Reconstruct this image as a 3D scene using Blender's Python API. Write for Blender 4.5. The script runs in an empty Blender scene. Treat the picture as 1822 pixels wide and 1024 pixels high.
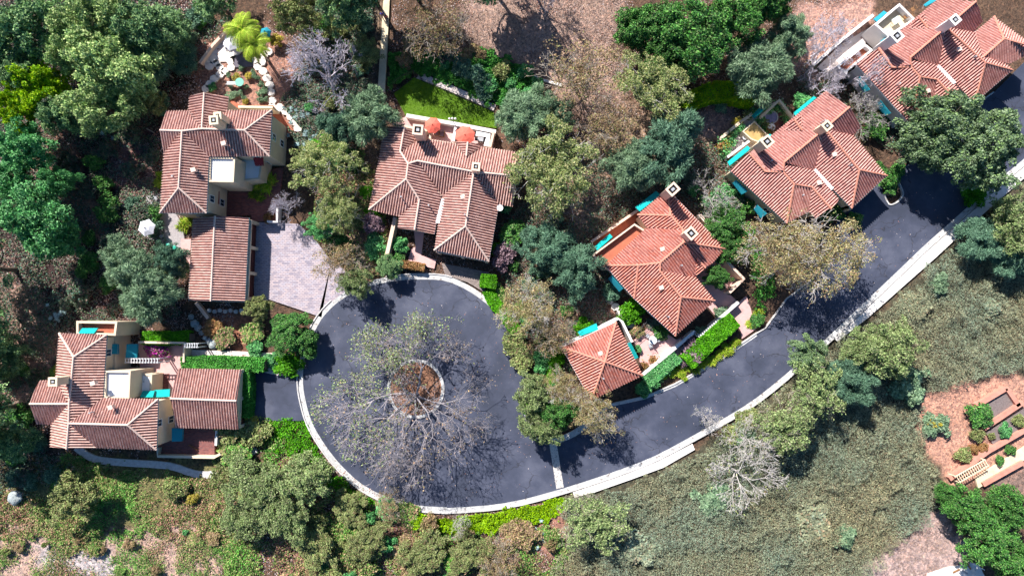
import bpy, bmesh, math, random
import numpy as np
from mathutils import Vector

# ------------------------------------------------------------------ camera, sky, sun, exposure
scene = bpy.context.scene
FPX, CAMH, TILT = 1125.0, 87.0, math.radians(2.44)
cam_d = bpy.data.cameras.new('camera')
cam = bpy.data.objects.new('camera', cam_d)
scene.collection.objects.link(cam)
cam.location = (0, 0, CAMH)
cam.rotation_euler = (TILT, 0, 0)
cam_d.sensor_width = 36
cam_d.lens = FPX / 1822 * 36
cam_d.clip_start = 0.5
cam_d.clip_end = 6000
scene.camera = cam

SH = Vector((0.60, -0.93, 0))                  # shadow per metre of height
SUN_EL = math.atan2(1, SH.length)
SUN_AZ = math.atan2(-SH.x, -SH.y)              # from north, clockwise
world = bpy.data.worlds.new("World")
scene.world = world
world.use_nodes = True
wn = world.node_tree
bg = wn.nodes['Background']
sky = wn.nodes.new('ShaderNodeTexSky')
sky.sky_type = 'NISHITA'
sky.sun_disc = False
sky.sun_elevation = SUN_EL
sky.sun_rotation = SUN_AZ
hsw = wn.nodes.new('ShaderNodeHueSaturation')
hsw.inputs['Saturation'].default_value = 1.4
wn.links.new(sky.outputs[0], hsw.inputs['Color'])
wn.links.new(hsw.outputs[0], bg.inputs[0])
bg.inputs[1].default_value = 0.066
sun_d = bpy.data.lights.new('sun', 'SUN')
sun_d.energy = 5.0
sun_d.angle = math.radians(0.5)
sun_d.color = (1.0, 0.955, 0.90)
sun = bpy.data.objects.new('sun', sun_d)
scene.collection.objects.link(sun)
sun.rotation_euler = Vector((SH.x, SH.y, -1)).to_track_quat('-Z', 'Y').to_euler()
sun.location = (-40, 60, 80)
vs = scene.view_settings
vs.view_transform = 'Standard'
vs.look = 'None'
vs.gamma = 1
vs.use_curve_mapping = False
vs.exposure = 0.98
scene.cycles.max_bounces = 4
scene.cycles.diffuse_bounces = 2
scene.cycles.transparent_max_bounces = 4
scene.cycles.use_adaptive_sampling = True
scene.cycles.adaptive_threshold = 0.03

R = random.Random(7)
NR = np.random.default_rng(7)
CT, ST = math.cos(TILT), math.sin(TILT)

def P(px, py, z=0.0):
    """world point at height z seen at photo pixel (px, py)"""
    dx, dy = (px - 911) / FPX, (512 - py) / FPX
    y = dy * CT + ST
    zz = dy * ST - CT
    t = (CAMH - z) / (-zz)
    return Vector((dx * t, y * t, z))

def XY(px, py, z=0.0):
    p = P(px, py, z)
    return (p.x, p.y)

def mpp(z=0.0):
    return (CAMH - z) / FPX

# ------------------------------------------------------------------ noise
def _hash(ix, iy, seed):
    h = (ix.astype(np.int64) * 374761393 + iy.astype(np.int64) * 668265263 + seed * 1442695041) & 0xFFFFFFFF
    h = ((h ^ (h >> 13)) * 1274126177) & 0xFFFFFFFF
    return ((h ^ (h >> 16)) & 0xFFFF) / 65535.0

def vnoise(x, y, seed=0):
    ix, iy = np.floor(x), np.floor(y)
    fx, fy = x - ix, y - iy
    fx, fy = fx * fx * (3 - 2 * fx), fy * fy * (3 - 2 * fy)
    ix, iy = ix.astype(np.int64), iy.astype(np.int64)
    a, b = _hash(ix, iy, seed), _hash(ix + 1, iy, seed)
    c, d = _hash(ix, iy + 1, seed), _hash(ix + 1, iy + 1, seed)
    return (a * (1 - fx) + b * fx) * (1 - fy) + (c * (1 - fx) + d * fx) * fy

def fbm(x, y, seed=0, oct=3):
    s, a, t = 0, 1.0, 0
    for i in range(oct):
        s = s + a * vnoise(x * 2 ** i, y * 2 ** i, seed + i * 17)
        t += a
        a *= 0.5
    return s / t

def in_poly(x, y, poly):
    inside = np.zeros(x.shape, bool)
    n = len(poly)
    for i in range(n):
        x0, y0 = poly[i]
        x1, y1 = poly[(i + 1) % n]
        if y0 == y1:
            continue
        c = ((y0 > y) != (y1 > y)) & (x < (x1 - x0) * (y - y0) / (y1 - y0) + x0)
        inside ^= c
    return inside

# ------------------------------------------------------------------ materials
MATS = {}
def new_mat(name):
    m = bpy.data.materials.new(name)
    m.use_nodes = True
    return m, m.node_tree, m.node_tree.nodes['Principled BSDF']

def node(nt, t, **kw):
    n = nt.nodes.new(t)
    for k, v in kw.items():
        if k.startswith('i_'):
            n.inputs[k[2:].replace('_', ' ')].default_value = v
        else:
            setattr(n, k, v)
    return n

def ramp(nt, stops, src, interp='LINEAR'):
    r = nt.nodes.new('ShaderNodeValToRGB')
    cr = r.color_ramp
    cr.interpolation = interp
    while len(cr.elements) < len(stops):
        cr.elements.new(0.5)
    for e, (p, c) in zip(cr.elements, stops):
        e.position = p
        e.color = (*c, 1) if len(c) == 3 else c
    if src is not None:
        nt.links.new(src, r.inputs[0])
    return r

def noisy(name, c1, c2, scale=3.0, rough=0.85, bump=0.3, c3=None, detail=8, speck=None, dist=0.02, spec=0.3):
    """two or three tones broken up by noise, with bump"""
    if name in MATS:
        return MATS[name]
    m, nt, b = new_mat(name)
    tc = node(nt, 'ShaderNodeTexCoord')
    geo = node(nt, 'ShaderNodeNewGeometry')
    n1 = node(nt, 'ShaderNodeTexNoise', i_Scale=scale, i_Detail=detail, i_Roughness=0.65)
    nt.links.new(geo.outputs['Position'], n1.inputs['Vector'])
    st = [(0.32, c1), (0.68, c2)] if c3 is None else [(0.3, c1), (0.52, c2), (0.72, c3)]
    r = ramp(nt, st, n1.outputs[0])
    out = r.outputs[0]
    if speck:
        sc, col, th = speck
        n2 = node(nt, 'ShaderNodeTexNoise', i_Scale=sc, i_Detail=3)
        nt.links.new(geo.outputs['Position'], n2.inputs['Vector'])
        r2 = ramp(nt, [(th, (0, 0, 0)), (th + 0.06, (1, 1, 1))], n2.outputs[0])
        mx = node(nt, 'ShaderNodeMixRGB')
        nt.links.new(r2.outputs[0], mx.inputs[0])
        nt.links.new(out, mx.inputs[1])
        mx.inputs[2].default_value = (*col, 1)
        out = mx.outputs[0]
    nt.links.new(out, b.inputs['Base Color'])
    b.inputs['Roughness'].default_value = rough
    b.inputs['Specular IOR Level'].default_value = spec
    if bump:
        n3 = node(nt, 'ShaderNodeTexNoise', i_Scale=scale * 5, i_Detail=6)
        nt.links.new(geo.outputs['Position'], n3.inputs['Vector'])
        bp = node(nt, 'ShaderNodeBump', i_Strength=bump, i_Distance=dist)
        nt.links.new(n3.outputs[0], bp.inputs['Height'])
        nt.links.new(bp.outputs[0], b.inputs['Normal'])
    MATS[name] = m
    return m

def leaf_mat(name, cols, trans=0.25, rough=0.6, patch=None):
    if name in MATS:
        return MATS[name]
    m, nt, b = new_mat(name)
    geo = node(nt, 'ShaderNodeNewGeometry')
    oi = node(nt, 'ShaderNodeObjectInfo')
    k = len(cols)
    st = [(i / k, c) for i, c in enumerate(cols)]
    r = ramp(nt, st, geo.outputs['Random Per Island'], 'CONSTANT' if k > 4 else 'LINEAR')
    # whole-plant hue shift and clump-scale variation
    n1 = node(nt, 'ShaderNodeTexNoise', i_Scale=0.9, i_Detail=2)
    nt.links.new(geo.outputs['Position'], n1.inputs['Vector'])
    mr = node(nt, 'ShaderNodeMapRange')
    mr.inputs['From Min'].default_value = 0.3
    mr.inputs['From Max'].default_value = 0.7
    mr.inputs['To Min'].default_value = 0.75
    mr.inputs['To Max'].default_value = 1.3
    nt.links.new(n1.outputs[0], mr.inputs['Value'])
    ad = node(nt, 'ShaderNodeMath', operation='MULTIPLY_ADD')
    nt.links.new(oi.outputs['Random'], ad.inputs[0])
    ad.inputs[1].default_value = 0.3
    ad.inputs[2].default_value = 0.85
    mu = node(nt, 'ShaderNodeMath', operation='MULTIPLY')
    nt.links.new(mr.outputs[0], mu.inputs[0])
    nt.links.new(ad.outputs[0], mu.inputs[1])
    hs = node(nt, 'ShaderNodeHueSaturation')
    nt.links.new(r.outputs[0], hs.inputs['Color'])
    nt.links.new(mu.outputs[0], hs.inputs['Value'])
    hs.inputs['Saturation'].default_value = 1.12
    if patch:      # two plant mixtures in drifts several metres wide
        n2 = node(nt, 'ShaderNodeTexNoise', i_Scale=0.09, i_Detail=3, i_Roughness=0.5)
        nt.links.new(geo.outputs['Position'], n2.inputs['Vector'])
        rp = ramp(nt, [(0.38, patch[0]), (0.62, patch[1])], n2.outputs[0])
        mp = node(nt, 'ShaderNodeMixRGB', blend_type='MULTIPLY')
        mp.inputs[0].default_value = 1
        nt.links.new(hs.outputs[0], mp.inputs[1])
        nt.links.new(rp.outputs[0], mp.inputs[2])
        hs = mp
    nt.links.new(hs.outputs[0], b.inputs['Base Color'])
    b.inputs['Roughness'].default_value = rough
    b.inputs['Specular IOR Level'].default_value = 0.25
    tr = node(nt, 'ShaderNodeBsdfTranslucent')
    nt.links.new(hs.outputs[0], tr.inputs[0])
    mx = node(nt, 'ShaderNodeMixShader')
    mx.inputs[0].default_value = trans
    out = nt.nodes['Material Output']
    nt.links.new(b.outputs[0], mx.inputs[1])
    nt.links.new(tr.outputs[0], mx.inputs[2])
    nt.links.new(mx.outputs[0], out.inputs[0])
    MATS[name] = m
    return m

def plain(name, c, rough=0.6, metal=0, spec=0.4):
    if name in MATS:
        return MATS[name]
    return noisy(name, tuple(v * 0.88 for v in c), tuple(min(1, v * 1.08) for v in c), scale=2.5, rough=rough, bump=0.08, spec=spec)

def tile_mat(name, cols, mortar):
    """barrel tiles: one tone per tile from the UV (pitch, course), course laps as bump"""
    m, nt, b = new_mat(name)
    uv = node(nt, 'ShaderNodeUVMap')
    geo = node(nt, 'ShaderNodeNewGeometry')
    sep = node(nt, 'ShaderNodeSeparateXYZ')
    nt.links.new(uv.outputs[0], sep.inputs[0])
    fx = node(nt, 'ShaderNodeMath', operation='FLOOR')
    m2 = node(nt, 'ShaderNodeMath', operation='MULTIPLY')
    m2.inputs[1].default_value = 2.0
    nt.links.new(sep.outputs[0], m2.inputs[0])
    nt.links.new(m2.outputs[0], fx.inputs[0])
    fy = node(nt, 'ShaderNodeMath', operation='FLOOR')
    nt.links.new(sep.outputs[1], fy.inputs[0])
    cb = node(nt, 'ShaderNodeCombineXYZ')
    nt.links.new(fx.outputs[0], cb.inputs[0])
    nt.links.new(fy.outputs[0], cb.inputs[1])
    wnz = node(nt, 'ShaderNodeTexWhiteNoise', noise_dimensions='2D')
    nt.links.new(cb.outputs[0], wnz.inputs['Vector'])
    k = len(cols)
    r = ramp(nt, [(i / k, c) for i, c in enumerate(cols)], wnz.outputs[0], 'CONSTANT')
    n1 = node(nt, 'ShaderNodeTexNoise', i_Scale=0.5, i_Detail=8, i_Roughness=0.7)
    nt.links.new(geo.outputs['Position'], n1.inputs['Vector'])
    r2 = ramp(nt, [(0.35, (0.78, 0.76, 0.78)), (0.62, (1.08, 1.08, 1.08))], n1.outputs[0])
    mx = node(nt, 'ShaderNodeMixRGB', blend_type='MULTIPLY')
    mx.inputs[0].default_value = 0.75
    nt.links.new(r.outputs[0], mx.inputs[1])
    nt.links.new(r2.outputs[0], mx.inputs[2])
    # dark lichen specks on the tiles themselves
    n3 = node(nt, 'ShaderNodeTexNoise', i_Scale=5.5, i_Detail=4, i_Roughness=0.7)
    nt.links.new(geo.outputs['Position'], n3.inputs['Vector'])
    r3 = ramp(nt, [(0.64, (0, 0, 0)), (0.76, (0.55, 0.55, 0.55))], n3.outputs[0])
    mx2 = node(nt, 'ShaderNodeMixRGB')
    nt.links.new(r3.outputs[0], mx2.inputs[0])
    nt.links.new(mx.outputs[0], mx2.inputs[1])
    mx2.inputs[2].default_value = (*mortar, 1)
    # shadow stripes painted into the colour of the grooves between the barrels
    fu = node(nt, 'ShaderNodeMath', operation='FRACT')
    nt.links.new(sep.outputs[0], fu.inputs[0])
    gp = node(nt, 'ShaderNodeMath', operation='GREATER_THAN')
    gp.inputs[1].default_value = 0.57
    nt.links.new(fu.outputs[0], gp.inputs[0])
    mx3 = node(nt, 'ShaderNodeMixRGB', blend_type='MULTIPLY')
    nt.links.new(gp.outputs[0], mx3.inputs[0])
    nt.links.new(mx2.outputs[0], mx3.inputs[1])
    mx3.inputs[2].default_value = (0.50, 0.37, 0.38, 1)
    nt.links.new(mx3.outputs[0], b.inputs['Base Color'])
    fr = node(nt, 'ShaderNodeMath', operation='FRACT')
    nt.links.new(sep.outputs[1], fr.inputs[0])
    pw = node(nt, 'ShaderNodeMath', operation='POWER')
    nt.links.new(fr.outputs[0], pw.inputs[0])
    pw.inputs[1].default_value = 3.0
    iv = node(nt, 'ShaderNodeMath', operation='SUBTRACT')
    iv.inputs[0].default_value = 1.0
    nt.links.new(pw.outputs[0], iv.inputs[1])
    bp = node(nt, 'ShaderNodeBump', i_Strength=0.5, i_Distance=0.04)
    nt.links.new(iv.outputs[0], bp.inputs['Height'])
    nt.links.new(bp.outputs[0], b.inputs['Normal'])
    b.inputs['Roughness'].default_value = 0.8
    b.inputs['Specular IOR Level'].default_value = 0.25
    MATS[name] = m
    return m

def paver_mat(name, cols, scale, mortar=(0.12, 0.1, 0.1), rough=0.8):
    m, nt, b = new_mat(name)
    geo = node(nt, 'ShaderNodeNewGeometry')
    br = node(nt, 'ShaderNodeTexBrick', i_Scale=scale)
    br.inputs['Mortar Size'].default_value = 0.03
    br.inputs['Brick Width'].default_value = 0.6
    br.inputs['Row Height'].default_value = 0.3
    br.inputs['Color1'].default_value = (0, 0, 0, 1)
    br.inputs['Color2'].default_value = (1, 1, 1, 1)
    br.inputs['Mortar'].default_value = (0.5, 0.5, 0.5, 1)
    nt.links.new(geo.outputs['Position'], br.inputs['Vector'])
    n1 = node(nt, 'ShaderNodeTexNoise', i_Scale=0.6, i_Detail=8)
    nt.links.new(geo.outputs['Position'], n1.inputs['Vector'])
    ad = node(nt, 'ShaderNodeMixRGB')
    ad.inputs[0].default_value = 0.55
    nt.links.new(br.outputs[0], ad.inputs[1])
    nt.links.new(n1.outputs[0], ad.inputs[2])
    k = len(cols)
    r = ramp(nt, [(0.2 + 0.6 * i / (k - 1), c) for i, c in enumerate(cols)], ad.outputs[0])
    mx = node(nt, 'ShaderNodeMixRGB')
    nt.links.new(br.outputs[1], mx.inputs[0])
    nt.links.new(r.outputs[0], mx.inputs[1])
    mx.inputs[2].default_value = (*mortar, 1)
    nt.links.new(mx.outputs[0], b.inputs['Base Color'])
    bp = node(nt, 'ShaderNodeBump', i_Strength=0.4, i_Distance=0.02)
    bp.invert = True
    nt.links.new(br.outputs[1], bp.inputs['Height'])
    nt.links.new(bp.outputs[0], b.inputs['Normal'])
    b.inputs['Roughness'].default_value = rough
    MATS[name] = m
    return m

def asphalt_mat():
    m, nt, b = new_mat('asphalt')
    geo = node(nt, 'ShaderNodeNewGeometry')
    n1 = node(nt, 'ShaderNodeTexNoise', i_Scale=0.18, i_Detail=9, i_Roughness=0.62)
    nt.links.new(geo.outputs['Position'], n1.inputs['Vector'])
    r = ramp(nt, [(0.36, (0.034, 0.041, 0.066)), (0.5, (0.050, 0.058, 0.092)), (0.64, (0.084, 0.092, 0.132))], n1.outputs[0])
    # tar-filled cracks
    n2 = node(nt, 'ShaderNodeTexNoise', i_Scale=0.9, i_Detail=5)
    nt.links.new(geo.outputs['Position'], n2.inputs['Vector'])
    mxv = node(nt, 'ShaderNodeMixRGB', blend_type='LINEAR_LIGHT')
    mxv.inputs[0].default_value = 0.8
    nt.links.new(geo.outputs['Position'], mxv.inputs[1])
    nt.links.new(n2.outputs[1], mxv.inputs[2])
    vo = node(nt, 'ShaderNodeTexVoronoi', feature='DISTANCE_TO_EDGE', i_Scale=0.27)
    nt.links.new(mxv.outputs[0], vo.inputs['Vector'])
    rc = ramp(nt, [(0.004, (1, 1, 1)), (0.016, (0, 0, 0))], vo.outputs['Distance'])
    n4 = node(nt, 'ShaderNodeTexNoise', i_Scale=0.16, i_Detail=2)
    nt.links.new(geo.outputs['Position'], n4.inputs['Vector'])
    rm = ramp(nt, [(0.46, (0, 0, 0)), (0.56, (0.8, 0.8, 0.8))], n4.outputs[0])
    mk = node(nt, 'ShaderNodeMixRGB', blend_type='MULTIPLY')
    mk.inputs[0].default_value = 1
    nt.links.new(rc.outputs[0], mk.inputs[1])
    nt.links.new(rm.outputs[0], mk.inputs[2])
    mx = node(nt, 'ShaderNodeMixRGB')
    nt.links.new(mk.outputs[0], mx.inputs[0])
    nt.links.new(r.outputs[0], mx.inputs[1])
    mx.inputs[2].default_value = (0.022, 0.022, 0.03, 1)
    # fallen leaves / dust specks
    n5 = node(nt, 'ShaderNodeTexVoronoi', i_Scale=1.6)
    nt.links.new(geo.outputs['Position'], n5.inputs['Vector'])
    r5 = ramp(nt, [(0.05, (0.6, 0.6, 0.6)), (0.075, (0, 0, 0))], n5.outputs['Distance'])
    mx3 = node(nt, 'ShaderNodeMixRGB')
    nt.links.new(r5.outputs[0], mx3.inputs[0])
    nt.links.new(mx.outputs[0], mx3.inputs[1])
    mx3.inputs[2].default_value = (0.25, 0.2, 0.18, 1)
    nt.links.new(mx3.outputs[0], b.inputs['Base Color'])
    n3 = node(nt, 'ShaderNodeTexNoise', i_Scale=14, i_Detail=4)
    nt.links.new(geo.outputs['Position'], n3.inputs['Vector'])
    bp = node(nt, 'ShaderNodeBump', i_Strength=0.35, i_Distance=0.01)
    nt.links.new(n3.outputs[0], bp.inputs['Height'])
    nt.links.new(bp.outputs[0], b.inputs['Normal'])
    b.inputs['Roughness'].default_value = 0.75
    b.inputs['Specular IOR Level'].default_value = 0.35
    MATS['asphalt'] = m
    return m

# ------------------------------------------------------------------ mesh helpers
COL = scene.collection
def tag(o, label=None, cat=None, group=None, kind=None):
    if label: o['label'] = label
    if cat: o['category'] = cat
    if group: o['group'] = group
    if kind: o['kind'] = kind
    return o

def empty(name, loc=(0, 0, 0), label=None, cat=None, group=None, rz=0.0):
    o = bpy.data.objects.new(name, None)
    COL.objects.link(o)
    o.location = loc
    o.rotation_euler = (0, 0, rz)
    o.empty_display_size = 0.3
    return tag(o, label, cat, group)

def wloc(o):
    v = Vector((0, 0, 0))
    while o is not None:
        v += Vector(o.location)
        o = o.parent
    return v

class MB:
    def __init__(self):
        self.v, self.f, self.uv = [], [], []
        self.mi = []
    def add(self, verts, faces, uvs=None, mi=0):
        k = len(self.v)
        self.v.extend([tuple(p) for p in verts])
        for i, f in enumerate(faces):
            self.f.append(tuple(k + j for j in f))
            self.uv.append(uvs[i] if uvs else None)
            self.mi.append(mi)
        return self
    def box(self, c, size, rz=0.0, mi=0):
        cx, cy, cz = c
        a, b, h = size[0] / 2, size[1] / 2, size[2] / 2
        co, si = math.cos(rz), math.sin(rz)
        vs_ = []
        for z in (-h, h):
            for x, y in ((-a, -b), (a, -b), (a, b), (-a, b)):
                vs_.append((cx + x * co - y * si, cy + x * si + y * co, cz + z))
        return self.add(vs_, [(3, 2, 1, 0), (4, 5, 6, 7), (0, 1, 5, 4), (1, 2, 6, 5), (2, 3, 7, 6), (3, 0, 4, 7)], mi=mi)
    def prism(self, poly, z0, z1, mi=0):
        n = len(poly)
        ar = sum(poly[i][0] * poly[(i + 1) % n][1] - poly[(i + 1) % n][0] * poly[i][1] for i in range(n))
        if ar < 0: poly = poly[::-1]
        vs_ = [(p[0], p[1], z0) for p in poly] + [(p[0], p[1], z1) for p in poly]
        fs = [tuple(range(n))[::-1], tuple(range(n, 2 * n))]
        fs += [(i, (i + 1) % n, n + (i + 1) % n, n + i) for i in range(n)]
        return self.add(vs_, fs, mi=mi)
    def tube(self, p0, p1, r0, r1=None, sides=8, cap=True, mi=0):
        p0, p1 = Vector(p0), Vector(p1)
        r1 = r0 if r1 is None else r1
        d = (p1 - p0)
        if d.length < 1e-6: return self
        d.normalize()
        a = d.cross(Vector((0, 0, 1)) if abs(d.z) < 0.9 else Vector((1, 0, 0))).normalized()
        b = d.cross(a)
        vs_ = []
        for p, r in ((p0, r0), (p1, r1)):
            for i in range(sides):
                t = 2 * math.pi * i / sides
                vs_.append(p + a * (math.cos(t) * r) + b * (math.sin(t) * r))
        fs = [(i, (i + 1) % sides, sides + (i + 1) % sides, sides + i) for i in range(sides)]
        if cap: fs += [tuple(range(sides))[::-1], tuple(range(sides, 2 * sides))]
        return self.add(vs_, fs, mi=mi)
    def lathe(self, c, prof, sides=14, mi=0):
        vs_, fs = [], []
        for r, z in prof:
            for i in range(sides):
                t = 2 * math.pi * i / sides
                vs_.append((c[0] + r * math.cos(t), c[1] + r * math.sin(t), c[2] + z))
        for k in range(len(prof) - 1):
            for i in range(sides):
                j = (i + 1) % sides
                fs.append((k * sides + i, k * sides + j, (k + 1) * sides + j, (k + 1) * sides + i))
        fs.append(tuple(range(sides))[::-1])
        fs.append(tuple(range((len(prof) - 1) * sides, len(prof) * sides)))
        return self.add(vs_, fs, mi=mi)
    def build(self, name, mat, parent=None, smooth=False):
        off = wloc(parent) if parent is not None else Vector((0, 0, 0))
        me = bpy.data.meshes.new(name)
        me.from_pydata([(x - off.x, y - off.y, z - off.z) for x, y, z in self.v], [], self.f)
        mats = mat if isinstance(mat, (list, tuple)) else [mat]
        for m in mats: me.materials.append(m)
        if len(mats) > 1:
            me.polygons.foreach_set('material_index', self.mi)
        if any(u is not None for u in self.uv):
            ul = me.uv_layers.new(name='UVMap')
            flat = []
            for f, u in zip(self.f, self.uv):
                if u is None: flat += [0.0, 0.0] * len(f)
                else:
                    for a in u: flat += [a[0], a[1]]
            ul.data.foreach_set('uv', flat)
        if smooth:
            me.polygons.foreach_set('use_smooth', [True] * len(me.polygons))
        me.update()
        o = bpy.data.objects.new(name, me)
        COL.objects.link(o)
        if parent is not None: o.parent = parent
        return o

def np_mesh(name, verts, quads, mat, parent=None):
    me = bpy.data.meshes.new(name)
    n, k = len(verts), len(quads)
    w = quads.shape[1]
    me.vertices.add(n)
    me.vertices.foreach_set('co', verts.astype(np.float32).ravel())
    me.loops.add(k * w)
    me.loops.foreach_set('vertex_index', quads.astype(np.int32).ravel())
    me.polygons.add(k)
    me.polygons.foreach_set('loop_start', np.arange(0, k * w, w, dtype=np.int32))
    me.update(calc_edges=True)
    me.materials.append(mat)
    o = bpy.data.objects.new(name, me)
    COL.objects.link(o)
    if parent is not None: o.parent = parent
    return o

def leaf_quads(c, size, aspect=0.55, up=0.6, rng=NR, along=None):
    """diamond leaves at centres c; `along` gives a preferred long axis"""
    n = len(c)
    nrm = rng.normal(size=(n, 3))
    nrm[:, 2] = np.abs(nrm[:, 2]) + up
    nrm /= np.linalg.norm(nrm, axis=1)[:, None]
    t = rng.normal(size=(n, 3)) if along is None else along + rng.normal(size=(n, 3)) * 0.35
    t -= nrm * (t * nrm).sum(1)[:, None]
    t /= (np.linalg.norm(t, axis=1)[:, None] + 1e-9)
    b = np.cross(nrm, t)
    s = (size * rng.uniform(0.6, 1.35, n))[:, None]
    v = np.stack([c + t * s, c + b * s * aspect, c - t * s, c - b * s * aspect], 1).reshape(-1, 3)
    q = np.arange(4 * n).reshape(n, 4)
    return v, q

def seg_tubes(segs, sides=4):
    """segs: (n,8) p0 p1 r0 r1 -> verts, quads"""
    s = np.asarray(segs, float)
    p0, p1, r0, r1 = s[:, :3], s[:, 3:6], s[:, 6], s[:, 7]
    d = p1 - p0
    d /= (np.linalg.norm(d, axis=1)[:, None] + 1e-9)
    ref = np.where(np.abs(d[:, 2:3]) < 0.9, np.array([[0, 0, 1.0]]), np.array([[1.0, 0, 0]]))
    a = np.cross(d, ref); a /= (np.linalg.norm(a, axis=1)[:, None] + 1e-9)
    b = np.cross(d, a)
    th = np.arange(sides) * 2 * math.pi / sides
    ring = a[:, None, :] * np.cos(th)[None, :, None] + b[:, None, :] * np.sin(th)[None, :, None]
    v0 = p0[:, None, :] + ring * r0[:, None, None]
    v1 = p1[:, None, :] + ring * r1[:, None, None]
    v = np.concatenate([v0, v1], 1).reshape(-1, 3)
    i = np.arange(sides); j = (i + 1) % sides
    q = np.stack([i, j, sides + j, sides + i], 1)[None] + (np.arange(len(s)) * 2 * sides)[:, None, None]
    return v, q.reshape(-1, 4)

def offset_poly(poly, d):
    """inset a simple polygon by d (towards inside)"""
    n = len(poly)
    ar = sum(poly[i][0] * poly[(i + 1) % n][1] - poly[(i + 1) % n][0] * poly[i][1] for i in range(n))
    s = 1 if ar > 0 else -1
    out = []
    for i in range(n):
        p, c, q = Vector(poly[i - 1][:2]), Vector(poly[i][:2]), Vector(poly[(i + 1) % n][:2])
        e1, e2 = (c - p).normalized(), (q - c).normalized()
        n1, n2 = Vector((-e1.y, e1.x)) * s, Vector((-e2.y, e2.x)) * s
        m = n1 + n2
        if m.length < 0.2: m = n1
        m = m.normalized()
        k = d / max(0.45, m.dot(n1))
        out.append((c.x + m.x * k, c.y + m.y * k))
    return out

def ribbon(pts, w, side=0):
    """2D polyline -> polygon of width w; side 0 centred, +1 left, -1 right"""
    L, Rr = [], []
    n = len(pts)
    for i, p in enumerate(pts):
        p = Vector(p[:2])
        a = Vector(pts[max(0, i - 1)][:2]); b = Vector(pts[min(n - 1, i + 1)][:2])
        t = (b - a).normalized(); nn = Vector((-t.y, t.x))
        l, r = (w / 2, -w / 2) if side == 0 else ((w, 0) if side > 0 else (0, -w))
        L.append((p + nn * l)); Rr.append((p + nn * r))
    return L, Rr

def strip(name, pts, w, z0, z1, mat, side=0, parent=None):
    L, Rr = ribbon(pts, w, side)
    mb = MB()
    n = len(pts)
    vs_ = []
    for l, r in zip(L, Rr):
        vs_ += [(l.x, l.y, z0), (l.x, l.y, z1), (r.x, r.y, z1), (r.x, r.y, z0)]
    fs = []
    for i in range(n - 1):
        a, b = i * 4, i * 4 + 4
        fs += [(a, b, b + 1, a + 1), (a + 1, b + 1, b + 2, a + 2), (a + 2, b + 2, b + 3, a + 3)]
    fs += [(0, 1, 2, 3), ((n - 1) * 4 + 3, (n - 1) * 4 + 2, (n - 1) * 4 + 1, (n - 1) * 4)]
    mb.add(vs_, fs)
    return mb.build(name, mat, parent)

def smooth_pts(pts, k=4, closed=False):
    """Catmull-Rom"""
    out = []
    n = len(pts)
    rng_ = range(n if closed else n - 1)
    for i in rng_:
        g = (lambda j: pts[j % n]) if closed else (lambda j: pts[min(max(j, 0), n - 1)])
        p0, p1, p2, p3 = (Vector(g(i + o)[:2]) for o in (-1, 0, 1, 2))
        for s in range(k):
            t = s / k
            out.append(0.5 * ((2 * p1) + (p2 - p0) * t + (2 * p0 - 5 * p1 + 4 * p2 - p3) * t * t + (3 * p1 - p0 - 3 * p2 + p3) * t ** 3))
    if not closed: out.append(Vector(pts[-1][:2]))
    return [(p.x, p.y) for p in out]
# ------------------------------------------------------------------ materials used below
M_ASPH = asphalt_mat()
M_CONC = noisy('concrete', (0.34, 0.34, 0.34), (0.60, 0.59, 0.58), scale=1.1, bump=0.2, detail=10, speck=(2.0, (0.24, 0.20, 0.18), 0.60))
M_WALK = noisy('pale_sidewalk', (0.62, 0.57, 0.54), (0.78, 0.75, 0.73), scale=1.1, bump=0.15, speck=(4.0, (0.40, 0.30, 0.26), 0.67))
M_KERB = noisy('kerb_concrete', (0.40, 0.38, 0.37), (0.60, 0.58, 0.57), scale=2.4, bump=0.2)
M_COB = noisy('cobble_band', (0.10, 0.10, 0.12), (0.60, 0.56, 0.52), scale=3.4, bump=0.5, detail=3, c3=(0.32, 0.3, 0.3))
M_PATH = noisy('buff_path', (0.55, 0.45, 0.30), (0.70, 0.60, 0.43), scale=0.9, bump=0.15)
M_STUC = noisy('cream_stucco', (0.60, 0.49, 0.36), (0.70, 0.58, 0.43), scale=0.7, bump=0.12, rough=0.9)
M_STUCW = noisy('white_stucco', (0.66, 0.62, 0.60), (0.78, 0.74, 0.72), scale=0.7, bump=0.12, rough=0.9)
M_STUCP = noisy('peach_stucco', (0.64, 0.46, 0.36), (0.72, 0.54, 0.43), scale=0.7, bump=0.12, rough=0.9)
M_FLATR = noisy('white_roof_coating', (0.78, 0.78, 0.80), (0.86, 0.86, 0.88), scale=0.7, bump=0.05, speck=(1.1, (0.5, 0.46, 0.46), 0.68))
M_TERRA = noisy('terracotta_floor', (0.34, 0.10, 0.06), (0.46, 0.15, 0.085), scale=1.1, bump=0.1)
M_PINKF = noisy('pink_paving', (0.48, 0.28, 0.26), (0.60, 0.37, 0.35), scale=0.7, bump=0.1, c3=(0.54, 0.32, 0.30))
M_PALEF = noisy('pale_flagstone_paving', (0.60, 0.50, 0.46), (0.76, 0.68, 0.64), scale=1.5, bump=0.25, speck=(3.0, (0.30, 0.18, 0.15), 0.6))
M_REDP = paver_mat('red_brick_paving', [(0.14, 0.035, 0.035), (0.22, 0.06, 0.05), (0.30, 0.09, 0.07)], 1.6)
M_PAV = paver_mat('driveway_pavers', [(0.22, 0.20, 0.26), (0.33, 0.28, 0.32), (0.46, 0.37, 0.38), (0.37, 0.34, 0.40), (0.54, 0.42, 0.41)], 1.25, (0.22, 0.19, 0.22))
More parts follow.
